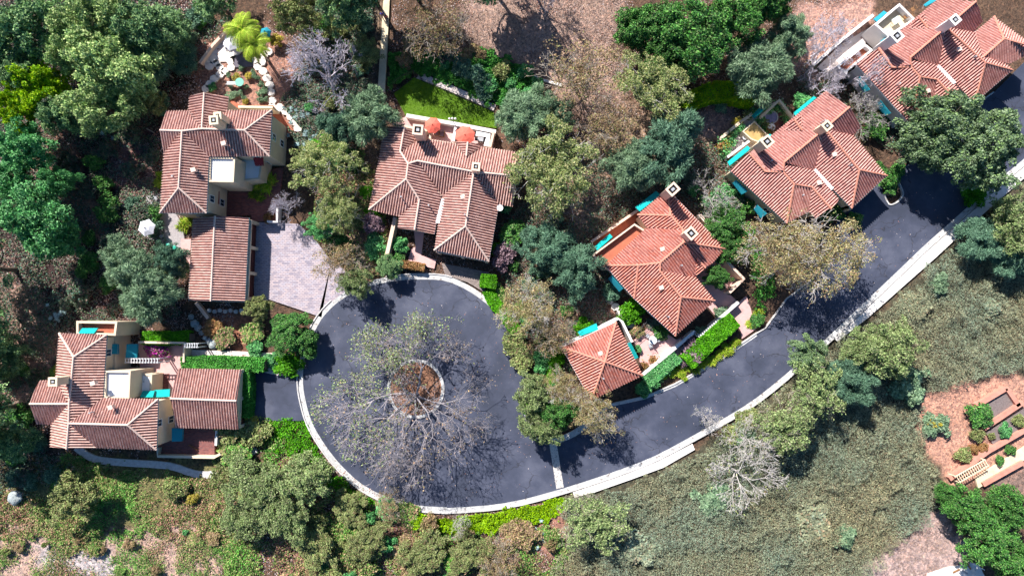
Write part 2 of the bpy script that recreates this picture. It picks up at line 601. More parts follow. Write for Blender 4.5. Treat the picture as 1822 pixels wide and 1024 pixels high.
M_BRPAV = paver_mat('brown_pavers', [(0.17, 0.13, 0.12), (0.24, 0.19, 0.17), (0.32, 0.25, 0.22)], 1.6)
M_TEAL = noisy('teal_canvas', (0.0, 0.31, 0.30), (0.005, 0.38, 0.36), scale=0.9, rough=0.9, bump=0.05)
M_BLUEC = noisy('shaded_teal_canvas', (0.01, 0.20, 0.27), (0.015, 0.25, 0.32), scale=0.9, rough=0.9, bump=0.05)  # teal canvas with the blue of shade put into its colour
M_REDC = noisy('maroon_canvas', (0.20, 0.02, 0.03), (0.26, 0.03, 0.04), scale=0.9, rough=0.9, bump=0.05)
M_COPPER = noisy('verdigris_gutter', (0.18, 0.30, 0.30), (0.30, 0.40, 0.38), scale=1.5, rough=0.5, bump=0.05)
M_WOODW = noisy('weathered_white_wood', (0.55, 0.55, 0.56), (0.70, 0.70, 0.72), scale=2, bump=0.1)
M_WOODB = noisy('brown_wood', (0.22, 0.11, 0.05), (0.34, 0.18, 0.08), scale=3, bump=0.2)
M_DOOR = noisy('dark_red_door_wood', (0.07, 0.02, 0.018), (0.11, 0.035, 0.03), scale=3, bump=0.1)
M_DARK = plain('dark_opening', (0.012, 0.012, 0.014), rough=0.9)
M_METAL = plain('black_iron', (0.02, 0.02, 0.024), rough=0.45)
M_GREYM = plain('grey_metal', (0.35, 0.36, 0.38), rough=0.4)
M_WHITE = plain('white_paint', (0.78, 0.78, 0.78), rough=0.5)
M_GLASS, _nt, _b = new_mat('window_glass')
_b.inputs['Base Color'].default_value = (0.03, 0.06, 0.10, 1)
_b.inputs['Roughness'].default_value = 0.06
_b.inputs['Specular IOR Level'].default_value = 0.9
M_MORT = noisy('ridge_mortar', (0.58, 0.42, 0.36), (0.72, 0.54, 0.46), scale=2.2, bump=0.3)
M_MORTO = noisy('orange_ridge_tile', (0.50, 0.20, 0.14), (0.62, 0.28, 0.20), scale=2.2, bump=0.3)
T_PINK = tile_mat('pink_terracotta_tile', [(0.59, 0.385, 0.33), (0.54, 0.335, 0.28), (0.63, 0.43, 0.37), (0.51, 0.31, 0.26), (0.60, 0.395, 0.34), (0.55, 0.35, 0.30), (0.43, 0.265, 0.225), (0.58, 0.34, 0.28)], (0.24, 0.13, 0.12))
T_SALM = tile_mat('salmon_terracotta_tile', [(0.60, 0.32, 0.275), (0.56, 0.285, 0.24), (0.63, 0.36, 0.31), (0.54, 0.265, 0.225), (0.59, 0.32, 0.28), (0.46, 0.225, 0.195)], (0.24, 0.12, 0.10))
T_ORAN = tile_mat('orange_terracotta_tile', [(0.61, 0.285, 0.225), (0.57, 0.25, 0.19), (0.64, 0.32, 0.26), (0.58, 0.215, 0.155), (0.60, 0.285, 0.235), (0.47, 0.20, 0.16)], (0.22, 0.11, 0.09))

# ------------------------------------------------------------------ road, kerbs, paving
LOOP = [(795, 911), (740, 907), (690, 894), (640, 869), (600, 833), (570, 795), (547, 755), (535, 715), (530, 680), (533, 640),
        (545, 600), (565, 562), (590, 535), (620, 515), (660, 499), (700, 491), (740, 488), (790, 490), (830, 505), (870, 532),
        (900, 565), (920, 600), (933, 640), (939, 680), (941, 731), (950, 760), (966, 776), (988, 779), (1020, 767), (1060, 738)]
NORTH = [(1060, 738), (1086, 719), (1146, 706), (1200, 684), (1260, 650), (1310, 618), (1345, 594)]
NORTH2 = [(1345, 594), (1362, 584), (1376, 565), (1400, 532), (1440, 502), (1466, 462), (1480, 420), (1492, 388)]
N3 = [(1492, 388), (1566, 312), (1572, 345), (1580, 364), (1594, 362), (1606, 350), (1606, 338), (1596, 318), (1607, 300), (1640, 268), (1680, 238), (1720, 200), (1768, 165), (1826, 108), (1900, 40)]
LOWER = [(1900, 228), (1830, 286), (1760, 344), (1700, 398), (1650, 442), (1600, 490), (1530, 556), (1480, 603), (1440, 639), (1400, 674),
         (1350, 714), (1300, 746), (1230, 785), (1170, 817), (1115, 839), (1060, 858), (1000, 877), (930, 896), (870, 906), (795, 911)]
lp = smooth_pts([XY(*p) for p in LOOP], 3)
nn1 = [XY(*p) for p in NORTH]
nn2 = [XY(*p) for p in NORTH2]
nn3 = [XY(*p) for p in N3]
lw = smooth_pts([XY(*p) for p in LOWER], 2)
road_outline = lp[:-1] + nn1 + nn2[1:] + nn3[1:] + lw[:-1]
tag(MB().prism(road_outline, -0.6, 0.0).build('road', M_ASPH), kind='structure')
tag(strip('gutter', lp, 0.70, -0.4, 0.012, M_CONC, side=-1), kind='structure')
tag(strip('gutter', lw, 0.60, -0.4, 0.016, M_CONC, side=-1), kind='structure')
tag(strip('gutter', nn1, 0.30, -0.4, 0.016, M_CONC, side=-1), kind='structure')
tag(strip('kerb', lp[0:28], 0.16, -0.4, 0.13, M_KERB, side=1), kind='structure')
tag(strip('kerb', lp[30:37], 0.16, -0.4, 0.13, M_KERB, side=1), kind='structure')
tag(strip('kerb', lp[44:53], 0.16, -0.4, 0.13, M_KERB, side=1), kind='structure')
tag(strip('kerb', lp[57:], 0.16, -0.4, 0.13, M_KERB, side=1), kind='structure')
tag(strip('kerb', nn1, 0.15, -0.4, 0.14, M_KERB, side=1), kind='structure')
tag(strip('kerb', nn2[:5], 0.15, -0.4, 0.14, M_KERB, side=1), kind='structure')
tag(strip('kerb', lw, 0.15, -0.4, 0.13, M_KERB, side=1), kind='structure')
tag(strip('kerb', smooth_pts(nn3[2:8], 3), 0.18, -0.4, 0.14, M_CONC, side=1), kind='structure')
tag(strip('kerb', nn3[9:13], 0.16, -0.4, 0.14, M_CONC, side=1), kind='structure')
# pale sidewalk along the lower side of the street
tag(MB().prism([XY(*p) for p in [(1019, 875), (1060, 861.5), (1115, 842.5), (1170, 820.5), (1232, 789), (1236, 799), (1180, 831), (1120, 853), (1060, 874), (1022, 884)]], -0.4, 0.10).build('sidewalk', M_WALK), kind='structure')
tag(MB().prism([XY(*p) for p in [(1484, 602.5), (1531, 560), (1601, 493.5), (1651, 445.5), (1701, 401.5), (1761, 347.5), (1831, 289.5), (1900, 232), (1916, 240), (1840, 301), (1770, 362), (1712, 414), (1660, 462), (1610, 506), (1545, 564), (1490, 607)]], -0.4, 0.10).build('sidewalk', M_WALK), kind='structure')
# cobbled band across the street mouth
tag(MB().prism([XY(*p) for p in [(976, 781), (989, 779), (1003, 866), (990, 869)]], -0.3, 0.008).build('cobble_band_paving', M_COB), kind='structure')
# island ring and bed
def disc(cx, cy, rx, ry, n=36, wob=0.0):
    return [XY(cx + math.cos(t) * rx * (1 + wob * R.uniform(-1, 1)), cy + math.sin(t) * ry * (1 + wob * R.uniform(-1, 1))) for t in [2 * math.pi * i / n for i in range(n)]]
isl = disc(740, 691, 51, 53)
tag(strip('kerb', isl + isl[:1], 0.42, -0.3, 0.10, M_CONC, side=-1), kind='structure')
M_MULCH = noisy('island_mulch', (0.09, 0.045, 0.028), (0.30, 0.15, 0.09), scale=2.6, bump=0.8, detail=8, c3=(0.17, 0.08, 0.05), dist=0.08)
tag(MB().prism(offset_poly(isl, 0.004), -0.3, 0.06).build('mulch_bed_ground', M_MULCH), kind='structure')

def sheet(name, pts, z, mat, z0=-0.5):
    return tag(MB().prism([XY(*p) for p in pts], z0, z).build(name, mat), kind='structure')
sheet('driveway', [(452, 395), (530, 398), (556, 420), (590, 465), (640, 497), (620, 514), (592, 535), (566, 562), (572, 564), (478, 532), (470, 540), (452, 540)], 0.02, M_PAV)
sheet('driveway', [(440, 660), (534, 668), (531, 690), (543, 748), (440, 748)], 0.015, M_ASPH)
sheet('driveway', [(786, 468), (870, 484), (862, 520), (832, 502), (792, 489)], 0.02, M_BRPAV)
sheet('footpath', [(684, -30), (695, -30), (685, 165), (672, 165)], 0.10, M_PATH)
sheet('footpath', [(1735, 850), (1822, 795), (1880, 760), (1892, 775), (1740, 868)], 0.08, M_PATH)
sheet('footpath', [(340, 622), (410, 624), (490, 628), (498, 668), (470, 662), (440, 644), (345, 644)], 0.03, M_PALEF)
sheet('footpath', [(1277, 520), (1300, 525), (1322, 545), (1352, 578), (1325, 600), (1300, 560), (1262, 545)], 0.04, M_PINKF)
LAWN = [(701, 167), (737, 138), (760, 147), (878, 199), (884, 228), (722, 206)]
M_LAWN = noisy('lawn_turf', (0.07, 0.14, 0.012), (0.13, 0.24, 0.02), scale=1.6, bump=0.6, detail=10, c3=(0.10, 0.19, 0.016), dist=0.06)
sheet('lawn', LAWN, 0.03, M_LAWN)

# ------------------------------------------------------------------ ground
REG = [  # photo polygon, albedo, edge jitter
    ([(-200, -200), (2050, -200), (2050, 1250), (-200, 1250)], (0.11, 0.075, 0.055), 0),
    ([(840, -100), (1110, -100), (1100, 100), (1110, 200), (1080, 280), (1000, 160), (900, 100), (820, 60)], (0.34, 0.25, 0.215), 1.2),
    ([(1080, 190), (1280, 200), (1300, 250), (1100, 300), (1060, 420), (1000, 420), (1020, 300)], (0.30, 0.22, 0.16), 1.5),
    ([(1220, 190), (1310, 180), (1300, 260), (1240, 235)], (0.34, 0.24, 0.21), 0.6),
    ([(1420, 0), (1560, 0), (1540, 60), (1440, 150), (1400, 110)], (0.42, 0.27, 0.23), 0.6),
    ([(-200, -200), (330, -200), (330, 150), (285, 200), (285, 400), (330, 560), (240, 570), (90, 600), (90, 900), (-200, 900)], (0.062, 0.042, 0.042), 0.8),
    ([(50, 200), (110, 230), (150, 330), (190, 420), (130, 420), (60, 280)], (0.36, 0.22, 0.17), 0.9),
    ([(-100, 480), (60, 520), (110, 640), (60, 720), (-100, 700)], (0.36, 0.25, 0.21), 1.2),
    ([(190, 200), (260, 190), (280, 330), (240, 360), (180, 300)], (0.22, 0.13, 0.12), 1.0),
    ([(-100, 900), (60, 930), (160, 960), (260, 930), (390, 920), (400, 1100), (-100, 1100)], (0.42, 0.31, 0.27), 1.0),
    ([(60, 985), (150, 975), (220, 1000), (180, 1080), (60, 1080)], (0.42, 0.40, 0.42), 1.2),
    ([(130, 810), (400, 820), (400, 930), (250, 930), (120, 960), (-60, 900), (-60, 830)], (0.15, 0.15, 0.07), 1.0),
    ([(890, 930), (990, 915), (1010, 960), (960, 1000), (900, 990)], (0.36, 0.20, 0.16), 0.9),
    ([(660, 920), (740, 940), (730, 1000), (680, 990)], (0.30, 0.16, 0.13), 0.9),
    ([(360, 560), (450, 560), (460, 610), (400, 625), (370, 600)], (0.32, 0.15, 0.10), 0.7),
    ([(640, 0), (678, 0), (670, 170), (655, 170), (648, 80)], (0.20, 0.16, 0.12), 0.5),
    ([(330, 90), (400, 40), (500, 50), (540, 150), (545, 240), (360, 190)], (0.34, 0.20, 0.16), 0.5),
    ([(620, 260), (680, 250), (660, 480), (640, 510), (600, 440)], (0.24, 0.18, 0.13), 0.7),
    ([(640, 430), (656, 430), (650, 500), (630, 510)], (0.55, 0.45, 0.36), 0.5),
    ([(930, 560), (1040, 480), (1110, 560), (1060, 620), (960, 640)], (0.22, 0.13, 0.10), 0.8),
    ([(1630, 700), (1700, 670), (1780, 670), (1900, 640), (1900, 900), (1730, 860), (1670, 860), (1640, 800)], (0.46, 0.27, 0.21), 0.6),
    ([(1660, 905), (1720, 960), (1760, 1100), (1480, 1100), (1560, 990), (1640, 940)], (0.42, 0.33, 0.32), 0.8),
    ([(1745, 868), (1900, 790), (1900, 900), (1800, 870)], (0.22, 0.16, 0.14), 0.3),
    ([(1000, 890), (1236, 806), (1300, 752), (1480, 612), (1610, 512), (1840, 306), (1900, 300), (1900, 650), (1640, 700), (1640, 790), (1690, 860), (1640, 940), (1550, 1000), (1500, 1100), (960, 1100), (1010, 960)], (0.085, 0.085, 0.06), 0.5),
]
def build_ground():
    fine_x = np.arange(-84, 84.01, 0.42)
    fine_y = np.arange(-52, 58.01, 0.42)
    far = np.array([4, 12, 30, 70, 160, 400, 900, 2000.0])
    xs = np.concatenate([-84 - far[::-1], fine_x, 84 + far])
    ys = np.concatenate([-52 - far[::-1], fine_y, 58 + far])
    X, Y = np.meshgrid(xs, ys)
    Z = -0.06 - 0.34 * fbm(X / 5, Y / 5, 3)
    out = np.maximum(np.abs(X) - 84, 0) + np.maximum(np.abs(Y - 3) - 55, 0)
    Z += np.minimum(out, 300) * 0.02 * fbm(X / 60, Y / 60, 9)
    V = np.stack([X, Y, Z], -1).reshape(-1, 3)
    jx = (fbm(X / 1.3, Y / 1.3, 21) - 0.5) * 4
    jy = (fbm(X / 1.3, Y / 1.3, 41) - 0.5) * 4
    C = np.zeros(X.shape + (4,), np.float32); C[..., 3] = 1
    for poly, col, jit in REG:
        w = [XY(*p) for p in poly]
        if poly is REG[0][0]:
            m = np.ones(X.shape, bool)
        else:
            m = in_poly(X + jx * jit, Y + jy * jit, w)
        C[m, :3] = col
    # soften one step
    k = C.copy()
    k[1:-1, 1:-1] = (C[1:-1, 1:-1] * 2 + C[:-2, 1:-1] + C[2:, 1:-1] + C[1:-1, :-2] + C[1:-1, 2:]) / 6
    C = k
    ny, nx = X.shape
    i = np.arange(ny - 1)[:, None] * nx + np.arange(nx - 1)[None]
    q = np.stack([i, i + 1, i + nx + 1, i + nx], -1).reshape(-1, 4)
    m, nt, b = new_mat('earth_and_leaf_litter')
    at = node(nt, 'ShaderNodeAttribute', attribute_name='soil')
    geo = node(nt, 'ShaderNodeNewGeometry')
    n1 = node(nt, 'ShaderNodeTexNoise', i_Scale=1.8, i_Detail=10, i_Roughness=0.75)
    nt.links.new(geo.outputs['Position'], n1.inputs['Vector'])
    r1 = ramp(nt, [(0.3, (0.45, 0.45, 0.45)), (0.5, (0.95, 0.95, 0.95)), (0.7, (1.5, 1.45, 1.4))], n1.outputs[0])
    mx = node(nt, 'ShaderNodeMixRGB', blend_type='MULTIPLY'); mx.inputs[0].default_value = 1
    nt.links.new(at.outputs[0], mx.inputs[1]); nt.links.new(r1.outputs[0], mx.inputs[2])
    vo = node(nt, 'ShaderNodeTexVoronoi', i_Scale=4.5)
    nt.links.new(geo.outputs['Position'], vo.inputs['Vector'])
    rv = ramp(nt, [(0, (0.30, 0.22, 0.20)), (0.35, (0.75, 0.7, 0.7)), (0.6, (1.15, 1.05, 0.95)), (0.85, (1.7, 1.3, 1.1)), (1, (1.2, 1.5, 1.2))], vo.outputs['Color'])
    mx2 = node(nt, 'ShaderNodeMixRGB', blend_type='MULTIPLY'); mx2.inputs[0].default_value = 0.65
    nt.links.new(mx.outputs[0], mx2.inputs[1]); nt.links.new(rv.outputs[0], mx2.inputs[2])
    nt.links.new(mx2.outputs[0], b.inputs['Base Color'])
    b.inputs['Roughness'].default_value = 0.95
    b.inputs['Specular IOR Level'].default_value = 0.1
    n3 = node(nt, 'ShaderNodeTexNoise', i_Scale=5, i_Detail=8, i_Roughness=0.7)
    nt.links.new(geo.outputs['Position'], n3.inputs['Vector'])
    bp = node(nt, 'ShaderNodeBump', i_Strength=0.9, i_Distance=0.18)
    nt.links.new(n3.outputs[0], bp.inputs['Height'])
    nt.links.new(bp.outputs[0], b.inputs['Normal'])
    o = np_mesh('ground', V, q, m)
    ca = o.data.color_attributes.new('soil', 'FLOAT_COLOR', 'POINT')
    ca.data.foreach_set('color', C.reshape(-1))
    tag(o, kind='structure')
build_ground()

# ------------------------------------------------------------------ house builder
PITCH, COURSE = 0.345, 0.42
PROF = [0.0, 0.12, 0.16, 0.12, 0.0, -0.03, -0.03]
def tile_face(mb, pts, udir=None):
    pts = [Vector(p) for p in pts]
    c = sum(pts, Vector()) / len(pts)
    A = np.array([list(p - c) for p in pts])
    _, _, vt = np.linalg.svd(A)
    n = Vector(vt[2])
    if n.z < 0: n = -n
    u = (pts[1] - pts[0])
    u.z = 0 if abs(u.z) < 0.3 else u.z
    u = (u - n * u.dot(n)).normalized()
    v = n.cross(u)
    if v.z < 0: v = -v; u = -u
    o = c
    q = [((p - o).dot(u), (p - o).dot(v)) for p in pts]
    # sheathing under the tiles
    mb.add([o + u * a + v * b - n * 0.07 for a, b in q], [tuple(range(len(q)))] if (u.cross(v)).dot(n) * sum(q[i][0] * q[(i + 1) % len(q)][1] - q[(i + 1) % len(q)][0] * q[i][1] for i in range(len(q))) > 0 else [tuple(range(len(q)))[::-1]], [[(0.3, 0.3)] * len(q)])
    umin, umax = min(a for a, b in q), max(a for a, b in q)
    st = PITCH / len(PROF)
    k0, k1 = math.floor(umin / st), math.ceil(umax / st)
    def iv(x):
        ys = []
        for i in range(len(q)):
            (a0, b0), (a1, b1) = q[i], q[(i + 1) % len(q)]
            if (a0 <= x) != (a1 <= x):
                ys.append(b0 + (b1 - b0) * (x - a0) / (a1 - a0))
        ys.sort()
        return ys
    prev = None
    eps = 1e-4
    for k in range(k0, k1 + 1):
        x = min(max(k * st, umin + eps), umax - eps)
        ys = iv(x)
        h = PROF[k % len(PROF)]
        cur = (x, h, ys)
        if prev and len(prev[2]) == len(ys) and len(ys) >= 2:
            for j in range(0, len(ys) - 1, 2):
                a0, a1, b0, b1 = prev[2][j], prev[2][j + 1], ys[j], ys[j + 1]
                P4 = [o + u * prev[0] + v * a0 + n * prev[1], o + u * x + v * b0 + n * h,
                      o + u * x + v * b1 + n * h, o + u * prev[0] + v * a1 + n * prev[1]]
                w = 0.02
                mb.add(P4, [(0, 1, 2, 3)], [[((prev[0] + w * st) / PITCH, a0 / COURSE), ((x - w * st) / PITCH, b0 / COURSE), ((x - w * st) / PITCH, b1 / COURSE), ((prev[0] + w * st) / PITCH, a1 / COURSE)]])
        prev = cur

def ridge_mb(mb, chain, r=0.15):
    for a, b in zip(chain[:-1], chain[1:]):
        a, b = Vector(a) + Vector((0, 0, 0.07)), Vector(b) + Vector((0, 0, 0.07))
        L = (b - a).length
        n = max(1, int(L / 0.45))
        for i in range(n):
            p, q = a.lerp(b, i / n), a.lerp(b, (i + 1) / n)
            mb.tube(p, q + (q - p) * 0.08, r, r * 0.84, sides=6)

class House:
    def __init__(self, name, cat, label, frame, V, tile, wallm, ridgem, base_z=-0.5, group=None):
        self.fr = frame
        self.W = {}
        for k, t in V.items():
            self.W[k] = self.w(t[0], t[1], t[2])
        c = sum(self.W.values(), Vector()) / len(self.W)
        self.root = empty(name, (c.x, c.y, 0), label, cat, group)
        self.tile, self.wallm, self.ridgem, self.bz = tile, wallm, ridgem, base_z
        self.roof = None
    def w(self, cx, cy, z):
        ox, oy, s = self.fr
        return P(ox + cx / s, oy + cy / s, z)
    def g(self, k):
        return self.W[k] if isinstance(k, str) else self.w(*k)
    def faces(self, faces, ridges, name='roof'):
        mb = MB()
        for f in faces:
            tile_face(mb, [self.g(k) for k in f])
        roof = mb.build(name, self.tile, self.root)
        if self.roof is None: self.roof = roof
        for ch in ridges:
            rb = MB()
            ridge_mb(rb, [self.g(k) for k in ch])
            rb.build('ridge_cap', self.ridgem, roof)
        return roof
    def walls(self, outline, eave, inset=0.35, gables=(), windows=True, storeys=1, name='wall'):
        pts = [self.g(k) for k in outline]
        poly = [(p.x, p.y) for p in pts]
        ins = offset_poly(poly, inset)
        mb = MB().prism(ins, self.bz, eave - 0.22)
        for g_ in gables:
            mb.add([self.g(k) - Vector((0, 0, 0.12)) for k in g_], [tuple(range(len(g_)))])
        mb.build(name, self.wallm, self.root)
        s = MB().prism(offset_poly(poly, 0.03), eave - 0.21, eave - 0.07)
        s.build('soffit', self.wallm, self.root)
        if windows:
            n = len(ins)
            ar = sum(ins[i][0] * ins[(i + 1) % n][1] - ins[(i + 1) % n][0] * ins[i][1] for i in range(n))
            for i in range(n):
                a, b = Vector(ins[i]), Vector(ins[(i + 1) % n])
                if ar < 0: a, b = b, a
                L = (b - a).length
                if L < 2.4: continue
                k = max(1, int(L / 3.6))
                d = (b - a) / L
                nrm = Vector((d.y, -d.x))
                for st_ in range(storeys):
                    for j in range(k):
                        c = a.lerp(b, (j + 0.5) / k)
                        self.window((c.x, c.y, 1.55 + st_ * 2.9), math.atan2(d.y, d.x), 1.0, 1.15, nrm)
    def window(self, c, ang, w, h, nrm):
        f = MB()
        cx, cy, cz = c
        d = Vector((math.cos(ang), math.sin(ang)))
        o = Vector((cx, cy)) + nrm * 0.04
        t = 0.08
        for sx in (-1, 1):
            p = o + d * (sx * (w / 2 - t / 2)); f.box((p.x, p.y, cz), (t, 0.1, h), ang)
        for sz in (-1, 1):
            f.box((o.x, o.y, cz + sz * (h / 2 + t / 2)), (w, 0.1, t), ang)
        f.box((o.x, o.y, cz), (0.04, 0.08, h - 0.004), ang)
        win = f.build('window', M_WHITE, self.root)
        p2 = Vector((cx, cy)) + nrm * 0.02
        MB().box((p2.x, p2.y, cz), (w - 2 * t - 0.004, 0.04, h - 0.004), ang).build('pane', M_GLASS, win)
    def gutter(self, pairs, m=None, r=0.07):
        for a, b in pairs:
            a, b = self.g(a), self.g(b)
            MB().tube(a - Vector((0, 0, 0.08)), b - Vector((0, 0, 0.08)), r, sides=6).build('gutter', m or M_COPPER, self.root)
    def chimney(self, cx, cy, ztop, size, rz, zbase, flues=1, m=None):
        c = self.w(cx, cy, ztop)
        m = m or self.wallm
        mb = MB()
        sx, sy = size
        mb.box((c.x, c.y, (zbase + ztop - 0.35) / 2), (sx * 0.86, sy * 0.86, ztop - 0.35 - zbase), rz)
        # cap: four walls round an open flue
        t = 0.26
        co, si = math.cos(rz), math.sin(rz)
        def put(ax, ay, bx, by):
            mb.box((c.x + ax * co - ay * si, c.y + ax * si + ay * co, ztop - 0.174), (bx, by, 0.348), rz)
        put(0, sy / 2 - t / 2, sx, t); put(0, -sy / 2 + t / 2, sx, t)
        put(sx / 2 - t / 2, 0, t, sy - 2 * t); put(-sx / 2 + t / 2, 0, t, sy - 2 * t)
        ch = mb.build('chimney', m, self.root)
        MB().box((c.x, c.y, ztop - 0.29), (sx - 2 * t - 0.006, sy - 2 * t - 0.006, 0.1), rz).build('flue', M_DARK, ch)
        MB().box((c.x, c.y, ztop - 0.12), ((sx - 2 * t) * 0.45, (sy - 2 * t) * 0.45, 0.24), rz).build('flue_liner', M_GREYM, ch)
    def vent(self, cx, cy, z, kind='box', m=None):
        c = self.w(cx, cy, z)
        mb = MB()
        if kind == 'box':
            mb.box((c.x, c.y, z - 0.2), (0.5, 0.42, 0.65), 0.3)
            mb.box((c.x, c.y, z + 0.16), (0.62, 0.54, 0.07), 0.3)
        else:
            mb.tube((c.x, c.y, z - 0.5), (c.x, c.y, z + 0.55), 0.07, sides=8)
            mb.tube((c.x, c.y, z + 0.55), (c.x, c.y, z + 0.62), 0.11, sides=8)
        mb.build('roof_vent', m or (M_MORT if kind == 'box' else M_GREYM), self.roof)
    def block(self, quad, z, parapet=0.35, t=0.25, m=None, floor=None, z0=None, name='flat_roof_block', fl_drop=None):
        """flat-roofed mass or walled terrace: walls up to z+parapet, floor at z"""
        m = m or self.wallm
        w4 = [self.w(a, b, z + parapet) for a, b in quad]
        poly = [(p.x, p.y) for p in w4]
        ins = offset_poly(poly, t)
        zz = self.bz if z0 is None else z0
        mb = MB().prism(ins, zz, z - 0.004)
        n = len(poly)
        for i in range(n):
            j = (i + 1) % n
            mb.prism([poly[i], poly[j], ins[j], ins[i]], zz, z + parapet)
        blk = mb.build(name, m, self.root)
        MB().prism(offset_poly(ins, 0.004), z - 0.003, z + 0.03).build('deck' if floor else 'roof_membrane', floor or M_FLATR, blk)
        return blk
    def awning(self, a, b, out, ztop, zlow, m=None):
        """a,b: wall edge (crop px), out: crop px of the two outer corners"""
        m = m or M_TEAL
        A, B = self.w(*a, ztop), self.w(*b, ztop)
        C, D = self.w(*out[0], zlow), self.w(*out[1], zlow)     # C beyond b, D beyond a
        n = (B - A).cross(D - A).normalized()
        if n.z < 0: n = -n
        t = n * 0.05
        up = [A + t, B + t, C + t, D + t]; dn = [A - t, B - t, C - t, D - t]
        mb = MB().add(up + dn, [(0, 1, 2, 3), (7, 6, 5, 4), (0, 4, 5, 1), (1, 5, 6, 2), (2, 6, 7, 3), (3, 7, 4, 0)])
        # valance
        v = Vector((0, 0, -0.22))
        e = (C - D).normalized() * 0.0
        k = (D - A); k.z = 0; k = k.normalized() * 0.03
        mb.add([C + k, D + k, D + k + v, C + k + v, C + 1.8 * k, D + 1.8 * k, D + 1.8 * k + v, C + 1.8 * k + v],
               [(0, 1, 2, 3), (7, 6, 5, 4), (0, 4, 5, 1), (3, 2, 6, 7), (0, 3, 7, 4), (1, 5, 6, 2)])
        aw = mb.build('awning', m, self.root)
        for q, w_ in ((A, D), (B, C)):
            MB().tube(w_ - t, Vector((q.x, q.y, w_.z - 0.05)), 0.025, sides=6).build('awning_arm', M_GREYM, aw)

def local_sheet(fr, name, pts, z, mat, z0=-0.5):
    ox, oy, s = fr
    return tag(MB().prism([XY(ox + a / s, oy + b / s, z) for a, b in pts], z0, z).build(name, mat), kind='structure')

def garden_wall(fr, pts, ztop, t, mat, label, z0=-0.5, closed=False, name='garden_wall', cat='wall', cap=None):
    ox, oy, s = fr
    w = [XY(ox + a / s, oy + b / s, ztop) for a, b in pts]
    c = Vector((sum(p[0] for p in w) / len(w), sum(p[1] for p in w) / len(w), 0))
    o = strip(name, w + (w[:1] if closed else []), t, z0, ztop, mat)
    tag(o, label, cat)
    # move the origin to the wall's middle
    o.data.transform(__import__('mathutils').Matrix.Translation(-c))
    o.location = c
    return o
G0 = (0, 0, 1)
# ------------------------------------------------------------------ house 1: tall house above the paver driveway
F1 = (240, 130, 2.276)
E, RZ = 6.4, 7.8
V1 = dict(a=(130, 153, E), b=(218, 153, E), c=(272, 226, 7.7), d=(103, 232, 7.5), e=(119, 326, E), f=(192, 235, RZ), g=(178, 465, RZ),
          h=(102, 566, E), i=(290, 566, E), j=(300, 338, E), k=(445, 232, 7.6), l=(555, 150, E), m=(545, 337, E), n=(375, 152, E),
          o=(282, 80, 7.5), p=(220, 95, E), q=(380, 95, E))
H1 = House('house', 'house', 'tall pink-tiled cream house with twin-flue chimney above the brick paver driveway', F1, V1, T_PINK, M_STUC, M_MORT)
H1.faces([('a', 'b', 'c', 'f', 'd'), ('f', 'd', 'e'), ('h', 'e', 'f', 'g'), ('j', 'i', 'g', 'f'), ('h', 'i', 'g'), ('j', 'm', 'k', 'f'),
          ('m', 'l', 'k'), ('l', 'n', 'c', 'k'), ('p', 'b', 'c', 'o'), ('q', 'n', 'c', 'o')],
         [('d', 'f', 'c', 'k'), ('f', 'g'), ('g', 'h'), ('g', 'i'), ('k', 'l'), ('k', 'm'), ('o', 'c')])
H1.walls(['a', 'b', 'p', 'q', 'n', 'l', 'm', 'j', 'i', 'h', 'e'], E, storeys=2, gables=[('a', 'e', 'd'), ('p', 'q', 'o')])
H1.gutter([('h', 'i'), ('i', 'j'), ('m', 'l')])
H1.chimney(318, 190, 10.2, (1.15, 1.15), 0.1, 6.0)
H1.chimney(334, 172, 9.9, (0.95, 0.95), 0.1, 6.0)
H1.vent(238, 392, 7.6); H1.vent(360, 285, 7.6); H1.vent(160, 420, 7.2, 'pipe')
H1.block([(299, 338), (406, 340), (400, 442), (296, 440)], 6.0, 0.3)
H1.block([(420, 342), (520, 342), (505, 430), (410, 440)], 2.9, 0.25, m=M_STUC)
H1.awning((300, 475), (300, 530), ((338, 530), (338, 478)), 3.2, 2.6, M_REDC)
H1.awning((478, 342), (520, 342), ((522, 372), (488, 374)), 4.6, 4.0, M_REDC)
local_sheet(F1, 'courtyard_paving', [(330, 440), (600, 380), (575, 600), (470, 600), (470, 575), (330, 580)], 0.05, M_REDP)
local_sheet(F1, 'terrace_paving', [(380, 100), (425, 130), (560, 130), (640, 230), (560, 330), (380, 200)], 0.05, M_TERRA)
garden_wall(F1, [(418, 136), (558, 138)], 2.6, 0.3, M_STUC, 'low cream wall with orange inner face north of the tall house', name='garden_wall')
garden_wall(F1, [(535, 600), (575, 602), (576, 545)], 1.1, 0.3, M_STUCW, 'white angled courtyard wall at the brick driveway corner')
